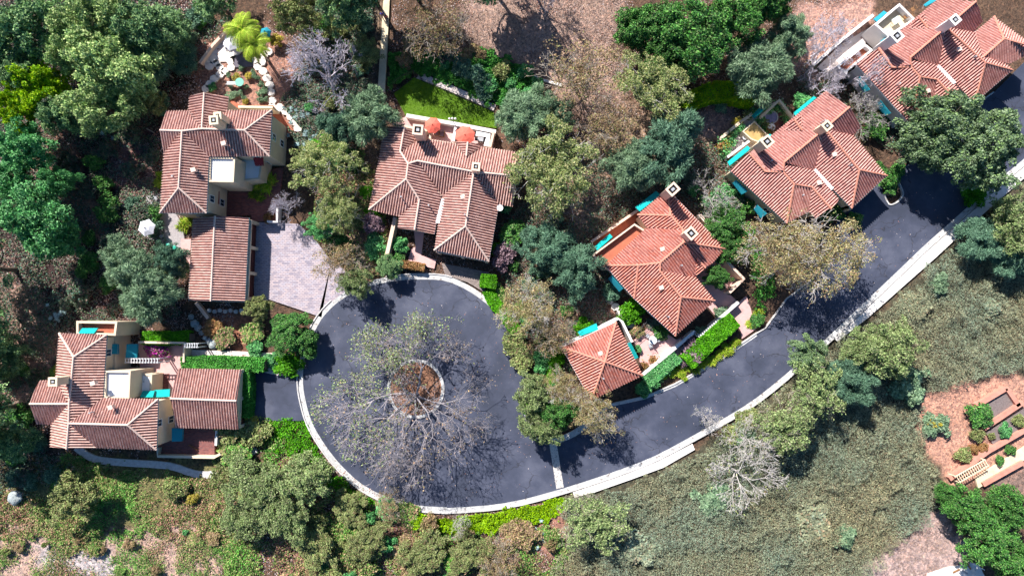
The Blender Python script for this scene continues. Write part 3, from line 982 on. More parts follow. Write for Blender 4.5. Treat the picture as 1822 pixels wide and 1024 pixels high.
# garage wing of house 1
V1g = dict(A=(237, 590, 3.1), B=(325, 578, 4.5), C=(462, 586, 3.1), D=(446, 926, 3.1), E=(308, 922, 4.5), F=(217, 918, 3.1))
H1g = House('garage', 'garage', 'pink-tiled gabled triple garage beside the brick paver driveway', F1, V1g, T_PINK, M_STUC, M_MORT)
H1g.faces([('A', 'F', 'E', 'B'), ('C', 'D', 'E', 'B')], [('B', 'E')])
H1g.walls(['A', 'C', 'D', 'F'], 3.1, gables=[('F', 'D', 'E'), ('A', 'C', 'B')], windows=False, inset=0.25)
H1g.gutter([('C', 'D'), ('F', 'D'), ('A', 'F')])
def garage_doors(H, a, b, z0w, n, out=0.5, hh=2.2, header=True):
    """doors and piers along the line a-b (crop px at eave height z0w)"""
    A, B = H.w(*a, z0w), H.w(*b, z0w)
    d = Vector((B.x - A.x, B.y - A.y)); L = d.length; d /= L
    ang = math.atan2(d.y, d.x)
    nr = Vector((d.y, -d.x))
    c0 = H.root.location
    if nr.dot(Vector((A.x - c0.x, A.y - c0.y))) < 0: nr = -nr
    pier = MB()
    for i in range(n + 1):
        p = Vector((A.x, A.y)) + d * (L * i / n) + nr * out / 2
        pier.box((p.x, p.y, 1.2), (0.42, out, 2.4), ang)
    p = Vector((A.x, A.y)) + d * (L / 2) + nr * out / 2
    pier.box((p.x, p.y, 2.55), (L + 0.42, out - 0.02, 0.298), ang)
    pier.build('garage_portal', H.wallm, H.root)
    for i in range(n):
        p = Vector((A.x, A.y)) + d * (L * (i + 0.5) / n) + nr * 0.06
        dm = MB().box((p.x, p.y, 1.2), (L / n - 0.43, 0.08, 2.396), ang)
        for k in range(4):
            dm.box((p.x + nr.x * 0.05, p.y + nr.y * 0.05, 0.35 + k * 0.58), (L / n - 0.7, 0.04, 0.46), ang)
        dm.build('garage_door', M_DOOR, H.root)
garage_doors(H1g, (452, 598), (438, 912), 3.1, 3)

# ------------------------------------------------------------------ house 2: lower left
F2 = (30, 550, 3.2)
E, RZ = 5.4, 7.0
V2 = dict(a=(243, 135, E), b=(513, 145, E), c=(325, 270, RZ), d=(223, 400, E), e=(128, 405, E), g=(300, 537, RZ), h=(75, 537, 6.8),
          i=(108, 652, E), j=(200, 655, E), k=(188, 782, E), l=(285, 793, 6.6), m=(455, 786, E), n=(297, 648, RZ), o=(632, 657, RZ),
          p=(795, 798, E), q=(805, 510, E), r=(490, 503, E))
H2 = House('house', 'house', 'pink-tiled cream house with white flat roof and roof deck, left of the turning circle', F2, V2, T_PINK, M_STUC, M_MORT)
H2.faces([('d', 'a', 'c', 'g'), ('a', 'b', 'c'), ('e', 'd', 'g', 'h'), ('i', 'j', 'g', 'h'), ('k', 'j', 'g', 'n', 'l'), ('b', 'r', 'n', 'g', 'c'),
          ('n', 'l', 'm'), ('r', 'q', 'o', 'n'), ('m', 'p', 'o', 'n'), ('p', 'q', 'o')],
         [('a', 'c', 'b'), ('c', 'g', 'n', 'l'), ('h', 'g'), ('n', 'o'), ('o', 'p'), ('o', 'q')])
H2.walls(['a', 'b', 'r', 'q', 'p', 'm', 'k', 'j', 'i', 'e', 'd'], E, storeys=2, gables=[('i', 'e', 'h'), ('k', 'm', 'l')])
H2.gutter([('b', 'r'), ('q', 'p')])
H2.chimney(203, 412, 9.4, (1.15, 1.1), 0.0, 5.0)
H2.vent(435, 420, 7.0); H2.vent(535, 557, 7.0); H2.vent(430, 585, 6.7, 'pipe')
H2.block([(497, 348), (648, 350), (640, 508), (494, 506)], 5.0, 0.35)
H2.block([(515, 150), (560, 150), (560, 345), (508, 345)], 3.2, 0.05, floor=M_STUC)
H2.block([(338, 66), (572, 70), (562, 150), (338, 142)], 4.3, 0.8, t=0.28, floor=M_TERRA, name='roof_terrace')
H2.block([(648, 352), (770, 372), (765, 470), (645, 506)], 2.6, 0.2)
H2.awning((350, 138), (440, 138), ((462, 108), (372, 108)), 5.3, 5.0, M_TEAL)
H2.awning((700, 500), (775, 500), ((785, 465), (718, 465)), 3.6, 3.1, M_TEAL)
H2.awning((780, 500), (870, 497), ((872, 456), (785, 460)), 3.1, 2.7, M_TEAL)
H2.awning((517, 195), (517, 255), ((575, 255), (575, 197)), 3.9, 3.3, M_BLUEC)
H2.awning((625, 197), (618, 275), ((682, 275), (686, 197)), 2.9, 2.3, M_BLUEC)
H2.awning((882, 675), (882, 752), ((940, 750), (945, 676)), 2.9, 2.3, M_BLUEC)
garden_wall(F2, [(800, 790), (800, 836), (1122, 842), (1158, 822)], 1.35, 0.34, M_STUC, 'cream parapet along the south side of the brick terrace')
local_sheet(F2, 'terrace_paving', [(800, 640), (1125, 680), (1125, 830), (800, 830)], 0.55, M_REDP)
garden_wall(F2, [(1136, 690), (1132, 775)], 1.3, 0.32, M_STUCW, 'short cream parapet closing the east side of the brick terrace')
local_sheet(F2, 'courtyard_paving', [(690, 185), (950, 190), (950, 300), (900, 420), (875, 500), (700, 500), (700, 330)], 0.05, M_PINKF)
local_sheet(F2, 'courtyard_paving', [(765, 372), (868, 365), (860, 470), (760, 480)], 0.08, M_REDP)
garden_wall(F2, [(690, 187), (950, 191), (948, 300)], 2.0, 0.28, M_STUC, 'cream courtyard wall around the bougainvillea bed')
V2g = dict(A=(920, 335, 2.9), B=(1278, 342, 2.9), C=(1250, 520, 4.1), D=(875, 507, 4.1), E=(1262, 682, 2.9), G=(905, 672, 2.9))
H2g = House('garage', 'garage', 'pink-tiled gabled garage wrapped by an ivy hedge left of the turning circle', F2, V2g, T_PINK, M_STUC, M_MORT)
H2g.faces([('A', 'B', 'C', 'D'), ('G', 'E', 'C', 'D')], [('D', 'C')])
H2g.walls(['A', 'B', 'E', 'G'], 2.9, gables=[('B', 'E', 'C'), ('A', 'G', 'D')], windows=False, inset=0.25)
garage_doors(H2g, (1266, 352), (1254, 670), 2.9, 2, out=0.3)
# path paving south of house 2, its shade put in by darker stone
tag(strip('footpath', smooth_pts([XY(*p) for p in [(135, 795), (165, 815), (215, 822), (300, 828), (345, 842), (382, 842), (430, 815), (455, 798)]], 3), 0.95, -0.5, 0.03, M_KERB), kind='structure')

# ------------------------------------------------------------------ house 3: centre, coral parasols
F3 = (620, 180, 3.012)
E = 3.2
V3 = dict(a=(110, 580, E), b=(197, 138, E), c=(300, 140, 4.3), d=(370, 172, E), e=(365, 225, E), e2=(440, 202, E), f=(278, 270, 4.5), g=(320, 335, 5.0),
          h=(310, 417, 5.0), i=(380, 528, 4.3), j=(355, 688, 4.2), k=(265, 680, E), l=(272, 618, E), m=(460, 712, E), o=(496, 505, E),
          o2=(505, 508, E), p=(370, 320, 5.1), q=(870, 398, 4.9), r=(925, 275, E), s=(880, 565, E), t=(805, 552, E), u=(672, 378, 5.0),
          v=(628, 670, 4.8), w=(460, 797, E), x=(752, 857, E), y=(640, 220, 4.1), y0=(572, 217, E), y1=(712, 247, E), y2=(632, 294, 4.15))
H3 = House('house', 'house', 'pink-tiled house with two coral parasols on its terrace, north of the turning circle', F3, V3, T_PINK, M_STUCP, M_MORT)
H3.faces([('a', 'b', 'c', 'f', 'g', 'h'), ('a', 'l', 'i', 'h'), ('l', 'k', 'j', 'i'), ('m', 'o', 'p', 'g', 'h', 'i', 'j'), ('d', 'e', 'f', 'c'),
          ('e2', 'r', 'q', 'p', 'g', 'f', 'e'), ('p', 'u', 'o2'), ('s', 't', 'u', 'q'), ('w', 'o2', 'u', 'v'), ('t', 'x', 'v', 'u'), ('w', 'x', 'v')],
         [('c', 'f', 'g', 'h'), ('h', 'a'), ('h', 'i', 'j'), ('g', 'p', 'u', 'q'), ('u', 'v'), ('v', 'w'), ('v', 'x')])
up = Vector((0, 0, 0.06))
mbd = MB()
tile_face(mbd, [H3.g('y') + up, H3.g('y2') + up, H3.g('y0') + up])
tile_face(mbd, [H3.g('y') + up, H3.g('y2') + up, H3.g('y1') + up])
dr = mbd.build('dormer_roof', T_PINK, H3.root)
rbm = MB(); ridge_mb(rbm, [H3.g('y') + up, H3.g('y2') + up]); rbm.build('ridge_cap', M_MORT, dr)
H3.walls(['a', 'b', 'd', 'e', 'e2', 'r', 's', 't', 'x', 'w', 'o2', 'o', 'm', 'k', 'l'], E, gables=[('r', 's', 'q'), ('k', 'm', 'j'), ('b', 'd', 'c')])
H3.gutter([('t', 'x'), ('x', 'w'), ('m', 'o')], M_GREYM)
H3.chimney(371, 152, 6.9, (1.35, 1.35), -0.1, 3.0)
H3.chimney(683, 350, 7.0, (1.1, 1.1), -0.1, 4.0)
H3.vent(613, 512, 4.5); H3.vent(432, 560, 4.1, 'pipe'); H3.vent(285, 515, 4.6, 'pipe'); H3.vent(625, 610, 4.9, 'pipe')
MB().prism([(H3.w(a, b, 3.35).x, H3.w(a, b, 3.35).y) for a, b in [(500, 520), (518, 528), (488, 655), (466, 650)]], 3.1, 3.35).build('flat_roof_strip', M_FLATR, H3.root)
MB().lathe(tuple(H3.w(812, 572, 4.1)), [(0.05, -0.12), (0.30, 0.0), (0.42, 0.12), (0.40, 0.13), (0.05, 0.02)], 14).build('satellite_dish', M_WHITE, H3.root)
mp = MB().box(tuple(H3.w(812, 572, 3.7)), (0.06, 0.06, 0.8)).build('dish_mast', M_GREYM, H3.root)
garage_doors(H3, (478, 800), (740, 850), 3.0, 2, out=0.25)
local_sheet(F3, 'terrace_paving', [(235, 120), (312, 80), (790, 160), (770, 260), (440, 230), (330, 170)], 0.05, M_PINKF)
garden_wall(F3, [(310, 76), (558, 118), (790, 163)], 1.1, 0.5, M_STUCW, 'long pale parapet wall between the terrace and the lawn')
garden_wall(F3, [(778, 165), (758, 245)], 1.6, 0.35, M_STUCP, 'short peach wall closing the east end of the parasol terrace')
garden_wall(F3, [(575, 128), (562, 215)], 0.9, 0.35, M_STUCW, 'low white divider wall between the two coral parasols')
garden_wall(F3, [(235, 122), (372, 148), (440, 160), (436, 200)], 1.5, 0.3, M_STUCP, 'low peach wall at the north west corner of the centre house')
garden_wall(F3, [(250, 622), (200, 845)], 1.7, 0.5, M_STUCP, 'peach garden wall beside the pink entry path of the centre house')
local_sheet(F3, 'footpath', [(350, 690), (405, 700), (390, 825), (470, 850), (460, 897), (318, 862), (335, 790), (360, 780)], 0.05, M_PINKF)
MB_ = MB()
for (a, b) in [((463, 805), (470, 890))]:
    pass

# ------------------------------------------------------------------ house 4: orange roofed, with hip-roofed garage
F4 = (980, 310, 2.4975)
E = 3.7
V4 = dict(n=(517, 66, E), w1=(385, 180, E), w2=(425, 237, E), w3=(243, 405, E), s1=(370, 550, E), s2=(553, 717, E), e1=(728, 560, E), e2=(640, 453, E),
          A=(532, 183, 4.7), B=(585, 245, 4.9), C=(590, 301, 5.4), D=(485, 393, 5.4), E_=(485, 430, 5.3), F=(578, 545, 5.3), G=(388, 404, 4.8),
          s=(650, 373, 4.5), t=(686, 415, 4.4), e4=(775, 330, E), t0=(716, 392, E), t1=(655, 440, E))
H4 = House('house', 'house', 'orange-roofed house with a closed white parasol on its pink patio, beside the street', F4, V4, T_ORAN, M_STUCP, M_MORTO)
H4.faces([('w1', 'n', 'A'), ('w1', 'w2', 'B', 'A'), ('n', 'e4', 'C', 'B', 'A'), ('w3', 'w2', 'B', 'C', 'D', 'G'), ('s1', 'w3', 'G'),
          ('s1', 's2', 'F', 'E_', 'D', 'G'), ('s2', 'e1', 'F'), ('e1', 'e2', 'E_', 'F'), ('D', 'C', 's', 'e2', 'E_'), ('e4', 't0', 't', 's', 'C'), ('s', 't', 't1', 'e2')],
         [('n', 'A', 'B', 'C', 'D', 'G'), ('D', 'E_', 'F'), ('F', 'e1'), ('F', 's2'), ('C', 'e4'), ('G', 'w3'), ('G', 's1'), ('A', 'w1'), ('s', 't')])
H4.walls(['n', 'w1', 'w2', 'w3', 's1', 's2', 'e1', 'e2', 't1', 't0', 'e4'], E, gables=[('t0', 't1', 't')])
H4.gutter([('s1', 's2'), ('n', 'e4'), ('w3', 's1')], M_STUCW)
r4 = math.radians(-48)
H4.chimney(543, 66, 7.6, (1.3, 1.5), r4, -0.3)
H4.chimney(625, 262, 7.6, (1.4, 1.3), r4, 4.0)
H4.vent(490, 503, 5.0); H4.vent(495, 332, 5.0); H4.vent(578, 405, 5.1, 'pipe'); H4.vent(520, 632, 4.6, 'pipe')
H4.block([(655, 180), (668, 178), (757, 280), (745, 292)], 1.7, 0.3, t=0.1, name='side_wall')
H4.block([(183, 358), (372, 218), (440, 262), (380, 318), (275, 418), (240, 420)], 2.6, 0.7, t=0.22, floor=M_TERRA, m=M_STUCP, name='roof_terrace')
H4.awning((395, 165), (490, 92), ((468, 75), (376, 147)), 3.4, 3.0, M_TEAL)
H4.awning((207, 338), (275, 278), ((262, 264), (194, 322)), 2.6, 2.1, M_TEAL)
H4.awning((270, 450), (322, 507), ((306, 520), (256, 462)), 3.2, 2.5, M_BLUEC)
garden_wall(F4, [(180, 300), (500, 82)], 1.3, 0.35, M_STUCP, 'long pale parapet running north west of the orange-roofed house')
local_sheet(F4, 'terrace_paving', [(180, 305), (500, 90), (520, 110), (390, 200), (200, 350)], 0.1, M_TERRA)
local_sheet(F4, 'terrace_paving', [(365, 740), (450, 668), (560, 735), (640, 700), (640, 760), (420, 890), (395, 850), (398, 800)], 0.25, M_PINKF)
garden_wall(F4, [(410, 888), (560, 765), (640, 698), (655, 718)], 1.3, 0.42, M_STUCW, 'white retaining wall along the street side of the pink patio')
garden_wall(F4, [(640, 700), (660, 722), (835, 568)], 1.3, 0.36, M_STUCW, 'white wall above the clipped hedge beside the street')
garden_wall(F4, [(752, 355), (860, 465), (795, 525)], 2.4, 0.36, M_STUCP, 'peach courtyard wall around the dark courtyard tree')
local_sheet(F4, 'courtyard_paving', [(640, 450), (700, 400), (760, 360), (850, 460), (780, 530), (830, 570), (740, 640), (700, 590), (730, 560)], 0.06, M_PINKF)
sheetx = local_sheet(F4, 'steps_paving', [(835, 568), (870, 540), (890, 600), (908, 690), (850, 730), (835, 650), (860, 620)], 0.09, M_PINKF)
V4g = dict(A=(290, 655, 4.2), B=(408, 892, 4.2), C=(180, 1002, 4.2), D=(50, 768, 4.2), T=(240, 832, 5.9))
H4g = House('garage', 'garage', 'pyramid-roofed orange-tiled garage by the street bend', F4, V4g, T_ORAN, M_STUCP, M_MORTO)
H4g.faces([('D', 'A', 'T'), ('A', 'B', 'T'), ('B', 'C', 'T'), ('C', 'D', 'T')], [('A', 'T'), ('B', 'T'), ('C', 'T'), ('D', 'T')])
H4g.walls(['A', 'B', 'C', 'D'], 4.2, inset=0.25)
H4g.gutter([('A', 'D'), ('C', 'D')], M_STUCW)
H4g.vent(220, 795, 5.4); H4g.vent(232, 905, 5.4, 'pipe')
H4g.awning((132, 718), (212, 690), ((203, 663), (120, 700)), 3.7, 3.2, M_TEAL)
H4g.awning((338, 752), (372, 822), ((388, 814), (352, 745)), 3.6, 3.0, M_TEAL)
garden_wall(F4, [(40, 770), (300, 640), (318, 655), (362, 745)], 2.2, 0.32, M_STUCW, 'white parapet wrapping the north corner of the pyramid-roofed garage')

# ------------------------------------------------------------------ houses 5 and 6: one plan, built twice
def big_house(fr, V, label, tile, wallm, ridgem, extra=None):
    H = House('house', 'house', label, fr, V, tile, wallm, ridgem)
    fc = [('x1', 'n1', 'n2', 'M', 'r1', 'r2', 'r3'), ('x1', 'k1', 'r3'), ('c0', 'c1', 'r5', 'r2', 'r3', 'k1'), ('c1', 'd1', 'd2', 'r5'),
          ('d2', 'd3', 'e1', 'd1'), ('v1', 'v3', 'd3', 'd2', 'r5', 'r2', 'r1'), ('r1', 'M', 'v1'), ('B', 'v1', 'M', 'm3'),
          ('n4', 's1', 'm3', 'M'), ('n3', 'n4', 'M', 'n2'), ('B', 's1', 'm3')]
    rd = [('n2', 'M', 'r1', 'r2', 'r5', 'c1'), ('r2', 'r3', 'k1'), ('M', 'm3'), ('m3', 'B'), ('m3', 's1'), ('r5', 'd2', 'd3')]
    H.faces(fc, rd)
    return H
F5 = (1260, 150, 3.939)
E, RZ = 3.9, 5.7
V5 = dict(n1=(822, 55, E), n2=(990, 160, RZ), n3=(1065, 300, E), n4=(1015, 360, E), M=(815, 312, RZ), r1=(530, 547, RZ), r2=(525, 616, 5.4),
          r3=(400, 612, 5.1), k1=(287, 485, 5.1), x1=(350, 430, E), c0=(150, 600, E), c1=(550, 972, E), r5=(600, 700, 5.4), d2=(725, 720, 4.9),
          d1=(705, 890, E), e1=(750, 937, E), d3=(860, 872, 4.9), v1=(745, 602, E), v3=(915, 810, E), B=(1005, 867, E), m3=(1058, 600, 5.5), s1=(1252, 640, E))
H5 = big_house(F5, V5, 'salmon-tiled house with teal awnings and potted roof garden on its terrace', T_SALM, M_STUC, M_MORTO)
OUT56 = ['n1', 'n3', 'n4', 's1', 'B', 'v1', 'v3', 'e1', 'd1', 'c1', 'c0', 'k0', 'x1']
H5.W['k0'] = H5.w(287, 485, E)
H5.walls(OUT56, E)
def gablet(H, a, b, c, d):
    mb = MB(); u2 = Vector((0, 0, 0.06))
    A_, B_, C_, D_ = [H.w(*k) + u2 for k in (a, b, c, d)]
    tile_face(mb, [A_, B_, C_]); tile_face(mb, [A_, B_, D_])
    o = mb.build('dormer_roof', H.tile, H.root)
    r_ = MB(); ridge_mb(r_, [A_, B_]); r_.build('ridge_cap', H.ridgem, o)
gablet(H5, (600, 248, 4.75), (655, 322, 4.8), (520, 328, 3.95), (657, 215, 3.95))
H5.gutter([('s1', 'B'), ('B', 'v1'), ('c0', 'c1')], M_COPPER)
r5_ = math.radians(40)
H5.chimney(416, 400, 7.6, (1.35, 1.35), r5_, 3.5)
H5.chimney(836, 290, 7.8, (1.15, 1.15), r5_, 4.5)
H5.vent(805, 262, 5.9, 'pipe'); H5.vent(882, 492, 5.2); H5.vent(990, 572, 5.3, 'pipe'); H5.vent(775, 690, 4.7); H5.vent(655, 780, 4.7, 'pipe'); H5.vent(435, 540, 5.0, 'pipe')
def white_strip(H, q, z):
    MB().prism([(H.w(a, b, z).x, H.w(a, b, z).y) for a, b in q], z - 0.25, z).build('flat_roof_strip', M_FLATR, H.root)
white_strip(H5, [(740, 600), (755, 590), (880, 725), (865, 742)], 4.2)
H5.awning((610, 222), (760, 95), ((740, 86), (600, 200)), 3.4, 2.7, M_TEAL)
H5.awning((150, 572), (300, 452), ((276, 432), (136, 545)), 3.4, 2.7, M_TEAL)
H5.awning((350, 418), (452, 358), ((432, 350), (348, 405)), 3.4, 2.9, M_TEAL)
H5.awning((195, 668), (280, 748), ((236, 770), (172, 690)), 3.2, 2.6, M_BLUEC)
H5.awning((345, 845), (412, 905), ((370, 936), (322, 872)), 3.2, 2.6, M_BLUEC)
garage_doors(H5, (1020, 855), (1225, 660), 3.6, 2, out=0.3)
H5b = H5.block([(240, 330), (325, 255), (415, 350), (350, 405), (300, 385)], 1.5, 0.12, t=0.15, m=M_STUC, floor=noisy('ochre_wall_face', (0.42, 0.27, 0.10), (0.52, 0.34, 0.14), scale=1.2, bump=0.05), name='flat_roof_block')  # flat ochre slab standing in for a sunlit wall face
local_sheet(F5, 'terrace_paving', [(90, 400), (310, 215), (490, 110), (610, 240), (480, 330), (330, 450), (200, 520), (120, 470)], 0.12, M_PALEF)
local_sheet(F5, 'terrace_paving', [(395, 190), (480, 160), (570, 250), (520, 330), (440, 330), (370, 260)], 0.18, M_REDP)
garden_wall(F5, [(80, 385), (200, 285), (310, 205)], 1.2, 0.4, M_STUC, 'cream parapet with flowerpots west of the teal awning')
garden_wall(F5, [(370, 230), (500, 110), (605, 245)], 1.6, 0.4, M_STUC, 'cream parapet enclosing the potted terrace corner')
garden_wall(F5, [(135, 510), (290, 395)], 1.2, 0.35, M_STUCW, 'white parapet in front of the long teal awning')
H5.awning((322, 240), (398, 172), ((376, 152), (306, 222)), 2.4, 2.0, M_TEAL)

F6 = (1400, 0, 4.3175)
V6 = dict(n1=(1165, -5, E), n2=(1450, 13, RZ), n3=(1500, 160, E), n4=(1440, 250, E), M=(1222, 212, RZ), r1=(945, 445, RZ), r2=(950, 516, 5.4),
          r3=(810, 520, 5.1), k1=(700, 372, 5.1), x1=(765, 325, E), c0=(533, 495, E), c1=(945, 947, E), r5=(1020, 592, 5.4), d2=(1150, 612, 4.9),
          d1=(1125, 800, E), e1=(1180, 850, E), d3=(1290, 765, 4.9), v1=(1165, 502, E), v3=(1340, 720, E), B=(1440, 790, E), m3=(1520, 484, 5.5), s1=(1730, 540, E))
H6 = big_house(F6, V6, 'salmon-tiled white-walled house at the top right corner of the street', T_SALM, M_STUCW, M_MORTO)
H6.W['k0'] = H6.w(700, 372, E)
H6.walls(OUT56, E)
H6.W.update({k: H6.w(*v) for k, v in dict(p0=(1440, 250, E), p1=(1590, 128, E), p2=(1835, 330, E), q1=(1665, 300, 5.4), q2=(1835, 348, 5.2), q0=(1500, 443, 5.2), p3=(1840, 420, E), p4=(1705, 490, E), p5=(1560, 470, 4.8)).items()})
H6.faces([('p0', 'p1', 'q1', 'q0'), ('p1', 'p2', 'q2', 'q1'), ('p4', 'p3', 'q2', 'q1', 'q0')], [('p1', 'q1', 'q0'), ('q1', 'q2')], name='wing_roof')
H6.walls(['p0', 'p1', 'p2', 'p3', 'p4'], E - 0.02, windows=False, name='wing_wall')
gablet(H6, (1010, 135, 4.75), (1075, 215, 4.8), (920, 225, 3.95), (1050, 100, 3.95))
H6.gutter([('s1', 'B'), ('c0', 'c1')], M_STUCW)
H6.chimney(850, 275, 7.8, (1.35, 1.35), r5_, 3.5, m=M_STUCW)
H6.chimney(1297, 150, 8.2, (1.2, 1.2), r5_, 4.5, m=M_STUCW)
H6.vent(1320, 380, 5.3); H6.vent(1430, 445, 5.3, 'pipe'); H6.vent(1080, 700, 4.7); H6.vent(850, 650, 4.7, 'pipe')
white_strip(H6, [(1150, 510), (1170, 497), (1300, 630), (1280, 648)], 4.2)
H6.block([(672, 188), (865, 25), (992, 150), (782, 285)], 2.6, 0.9, t=0.3, m=M_STUCW, floor=M_PATH, name='roof_terrace')
H6.block([(380, 510), (600, 335), (665, 385), (470, 545), (462, 575)], 2.2, 0.7, t=0.28, m=M_STUCW, floor=M_TERRA, name='roof_terrace')
H6.awning((560, 590), (640, 690), ((600, 705), (540, 615)), 3.2, 2.6, M_BLUEC)
H6.awning((720, 770), (800, 870), ((760, 885), (690, 800)), 3.2, 2.6, M_BLUEC)
H6.awning((1065, 52), (1165, 0), ((1120, -12), (1050, 40)), 3.4, 2.9, M_BLUEC)
H6.awning((690, 170), (770, 100), ((745, 85), (665, 150)), 2.4, 2.1, M_BLUEC)
H6.awning((725, 325), (800, 275), ((790, 268), (718, 318)), 3.2, 2.9, M_BLUEC)
garden_wall(F6, [(205, 500), (430, 300), (665, 115)], 1.4, 0.4, M_STUCW, 'long white parapet wall north west of the top right house')
local_sheet(F6, 'terrace_paving', [(230, 520), (420, 340), (670, 190), (690, 260), (600, 335), (380, 510), (300, 560)], 0.1, M_PALEF)
# ------------------------------------------------------------------ vegetation materials
L_OAK = leaf_mat('oak_leaves', [(0.045, 0.13, 0.035), (0.08, 0.22, 0.055), (0.15, 0.33, 0.09), (0.03, 0.085, 0.03), (0.13, 0.20, 0.08)], 0.15)
L_TEAL = leaf_mat('grey_green_leaves', [(0.19, 0.32, 0.11), (0.33, 0.47, 0.18), (0.08, 0.16, 0.07), (0.52, 0.62, 0.28)], 0.15)
L_DEEP = leaf_mat('deep_green_leaves', [(0.11, 0.22, 0.09), (0.21, 0.35, 0.15), (0.36, 0.49, 0.23), (0.05, 0.11, 0.06)], 0.15)
L_LIME = leaf_mat('lime_leaves', [(0.32, 0.46, 0.03), (0.22, 0.40, 0.035), (0.44, 0.56, 0.07), (0.11, 0.26, 0.03)], 0.25)
L_GREEN = leaf_mat('fresh_green_leaves', [(0.09, 0.30, 0.10), (0.16, 0.42, 0.15), (0.28, 0.54, 0.25), (0.05, 0.17, 0.07)], 0.2)
L_OLIVE = leaf_mat('olive_leaves', [(0.19, 0.24, 0.09), (0.27, 0.32, 0.13), (0.12, 0.15, 0.06), (0.34, 0.38, 0.18), (0.22, 0.17, 0.10)], 0.2)
L_FEATH = leaf_mat('feathery_leaves', [(0.15, 0.24, 0.14), (0.22, 0.32, 0.19), (0.30, 0.40, 0.26), (0.09, 0.15, 0.09)], 0.15)
L_FEATHD = leaf_mat('dark_feathery_leaves', [(0.09, 0.18, 0.12), (0.14, 0.25, 0.16), (0.20, 0.32, 0.22), (0.06, 0.12, 0.08)], 0.15)
L_ASH = leaf_mat('ash_leaves', [(0.11, 0.17, 0.09), (0.17, 0.24, 0.13), (0.24, 0.31, 0.19), (0.06, 0.10, 0.06), (0.20, 0.30, 0.12)], 0.2)
L_SYC = leaf_mat('sycamore_leaves', [(0.38, 0.35, 0.16), (0.42, 0.32, 0.18), (0.25, 0.28, 0.12), (0.50, 0.42, 0.26), (0.34, 0.22, 0.14), (0.48, 0.44, 0.26), (0.22, 0.20, 0.11)], 0.3)
L_SYG = leaf_mat('yellow_green_leaves', [(0.30, 0.36, 0.14), (0.42, 0.44, 0.20), (0.20, 0.27, 0.10), (0.52, 0.50, 0.27), (0.15, 0.22, 0.08), (0.36, 0.40, 0.22)], 0.3)
L_BRN = leaf_mat('dry_brown_leaves', [(0.32, 0.22, 0.13), (0.40, 0.30, 0.18), (0.24, 0.20, 0.10), (0.42, 0.29, 0.21), (0.27, 0.28, 0.12), (0.20, 0.14, 0.10)], 0.2)
L_WISP = leaf_mat('wispy_green_leaves', [(0.22, 0.30, 0.13), (0.31, 0.40, 0.17), (0.13, 0.19, 0.08), (0.40, 0.47, 0.24), (0.20, 0.20, 0.12)], 0.25)
L_BRIGHT = leaf_mat('bright_green_leaves', [(0.07, 0.24, 0.025), (0.11, 0.33, 0.035), (0.18, 0.43, 0.06), (0.05, 0.17, 0.02)], 0.2)
L_PURP = leaf_mat('purple_leaves', [(0.20, 0.13, 0.16), (0.30, 0.21, 0.25), (0.38, 0.28, 0.30), (0.14, 0.09, 0.11)])
L_RUST = leaf_mat('rusty_leaves', [(0.28, 0.13, 0.07), (0.38, 0.20, 0.10), (0.20, 0.16, 0.05), (0.42, 0.26, 0.15)])
L_SILV = leaf_mat('silver_blue_leaves', [(0.28, 0.42, 0.44), (0.40, 0.54, 0.54), (0.20, 0.32, 0.34), (0.52, 0.62, 0.60)], 0.1)
L_YEL = leaf_mat('yellow_leaves', [(0.50, 0.46, 0.07), (0.60, 0.50, 0.14), (0.40, 0.38, 0.08), (0.38, 0.30, 0.14)], 0.3)
L_MAG = leaf_mat('magenta_blossom', [(0.60, 0.08, 0.46), (0.70, 0.16, 0.55), (0.14, 0.24, 0.06), (0.68, 0.34, 0.58), (0.24, 0.30, 0.10), (0.55, 0.06, 0.34)], 0.3)
L_PALM = leaf_mat('palm_fronds', [(0.28, 0.46, 0.05), (0.38, 0.54, 0.10), (0.16, 0.32, 0.03), (0.50, 0.50, 0.12)], 0.25)
L_COVER = leaf_mat('slope_shrub_leaves', [(0.22, 0.26, 0.19), (0.26, 0.30, 0.22), (0.16, 0.185, 0.14), (0.29, 0.325, 0.25), (0.27, 0.235, 0.18), (0.21, 0.265, 0.225)], 0.1, patch=((1.16, 0.98, 0.78), (0.88, 0.96, 0.90)))
L_SCRUB = leaf_mat('scrub_leaves', [(0.14, 0.26, 0.09), (0.22, 0.34, 0.13), (0.12, 0.18, 0.07), (0.36, 0.34, 0.20), (0.09, 0.19, 0.06), (0.40, 0.30, 0.24), (0.30, 0.20, 0.16)], 0.15, patch=((0.72, 1.22, 0.55), (1.3, 0.9, 0.95)))
L_IVY = leaf_mat('ivy_leaves', [(0.18, 0.34, 0.02), (0.26, 0.44, 0.02), (0.34, 0.52, 0.035), (0.09, 0.19, 0.015)], 0.2)
L_IVYG = leaf_mat('deep_ivy_leaves', [(0.06, 0.22, 0.045), (0.09, 0.31, 0.06), (0.16, 0.38, 0.10), (0.035, 0.13, 0.03)], 0.15)
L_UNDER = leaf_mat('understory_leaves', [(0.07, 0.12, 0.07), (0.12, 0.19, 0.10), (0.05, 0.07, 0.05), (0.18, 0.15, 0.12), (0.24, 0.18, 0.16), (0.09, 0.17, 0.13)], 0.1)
L_LITTER = leaf_mat('fallen_leaves', [(0.46, 0.30, 0.24), (0.26, 0.15, 0.13), (0.58, 0.42, 0.36), (0.17, 0.10, 0.09), (0.48, 0.24, 0.18), (0.36, 0.31, 0.33), (0.62, 0.54, 0.52)], 0.1)
M_BARKP = noisy('pale_bark', (0.42, 0.38, 0.36), (0.62, 0.58, 0.55), scale=4, bump=0.4)
M_BARKL = noisy('lavender_grey_bark', (0.42, 0.38, 0.44), (0.62, 0.57, 0.64), scale=4, bump=0.3)
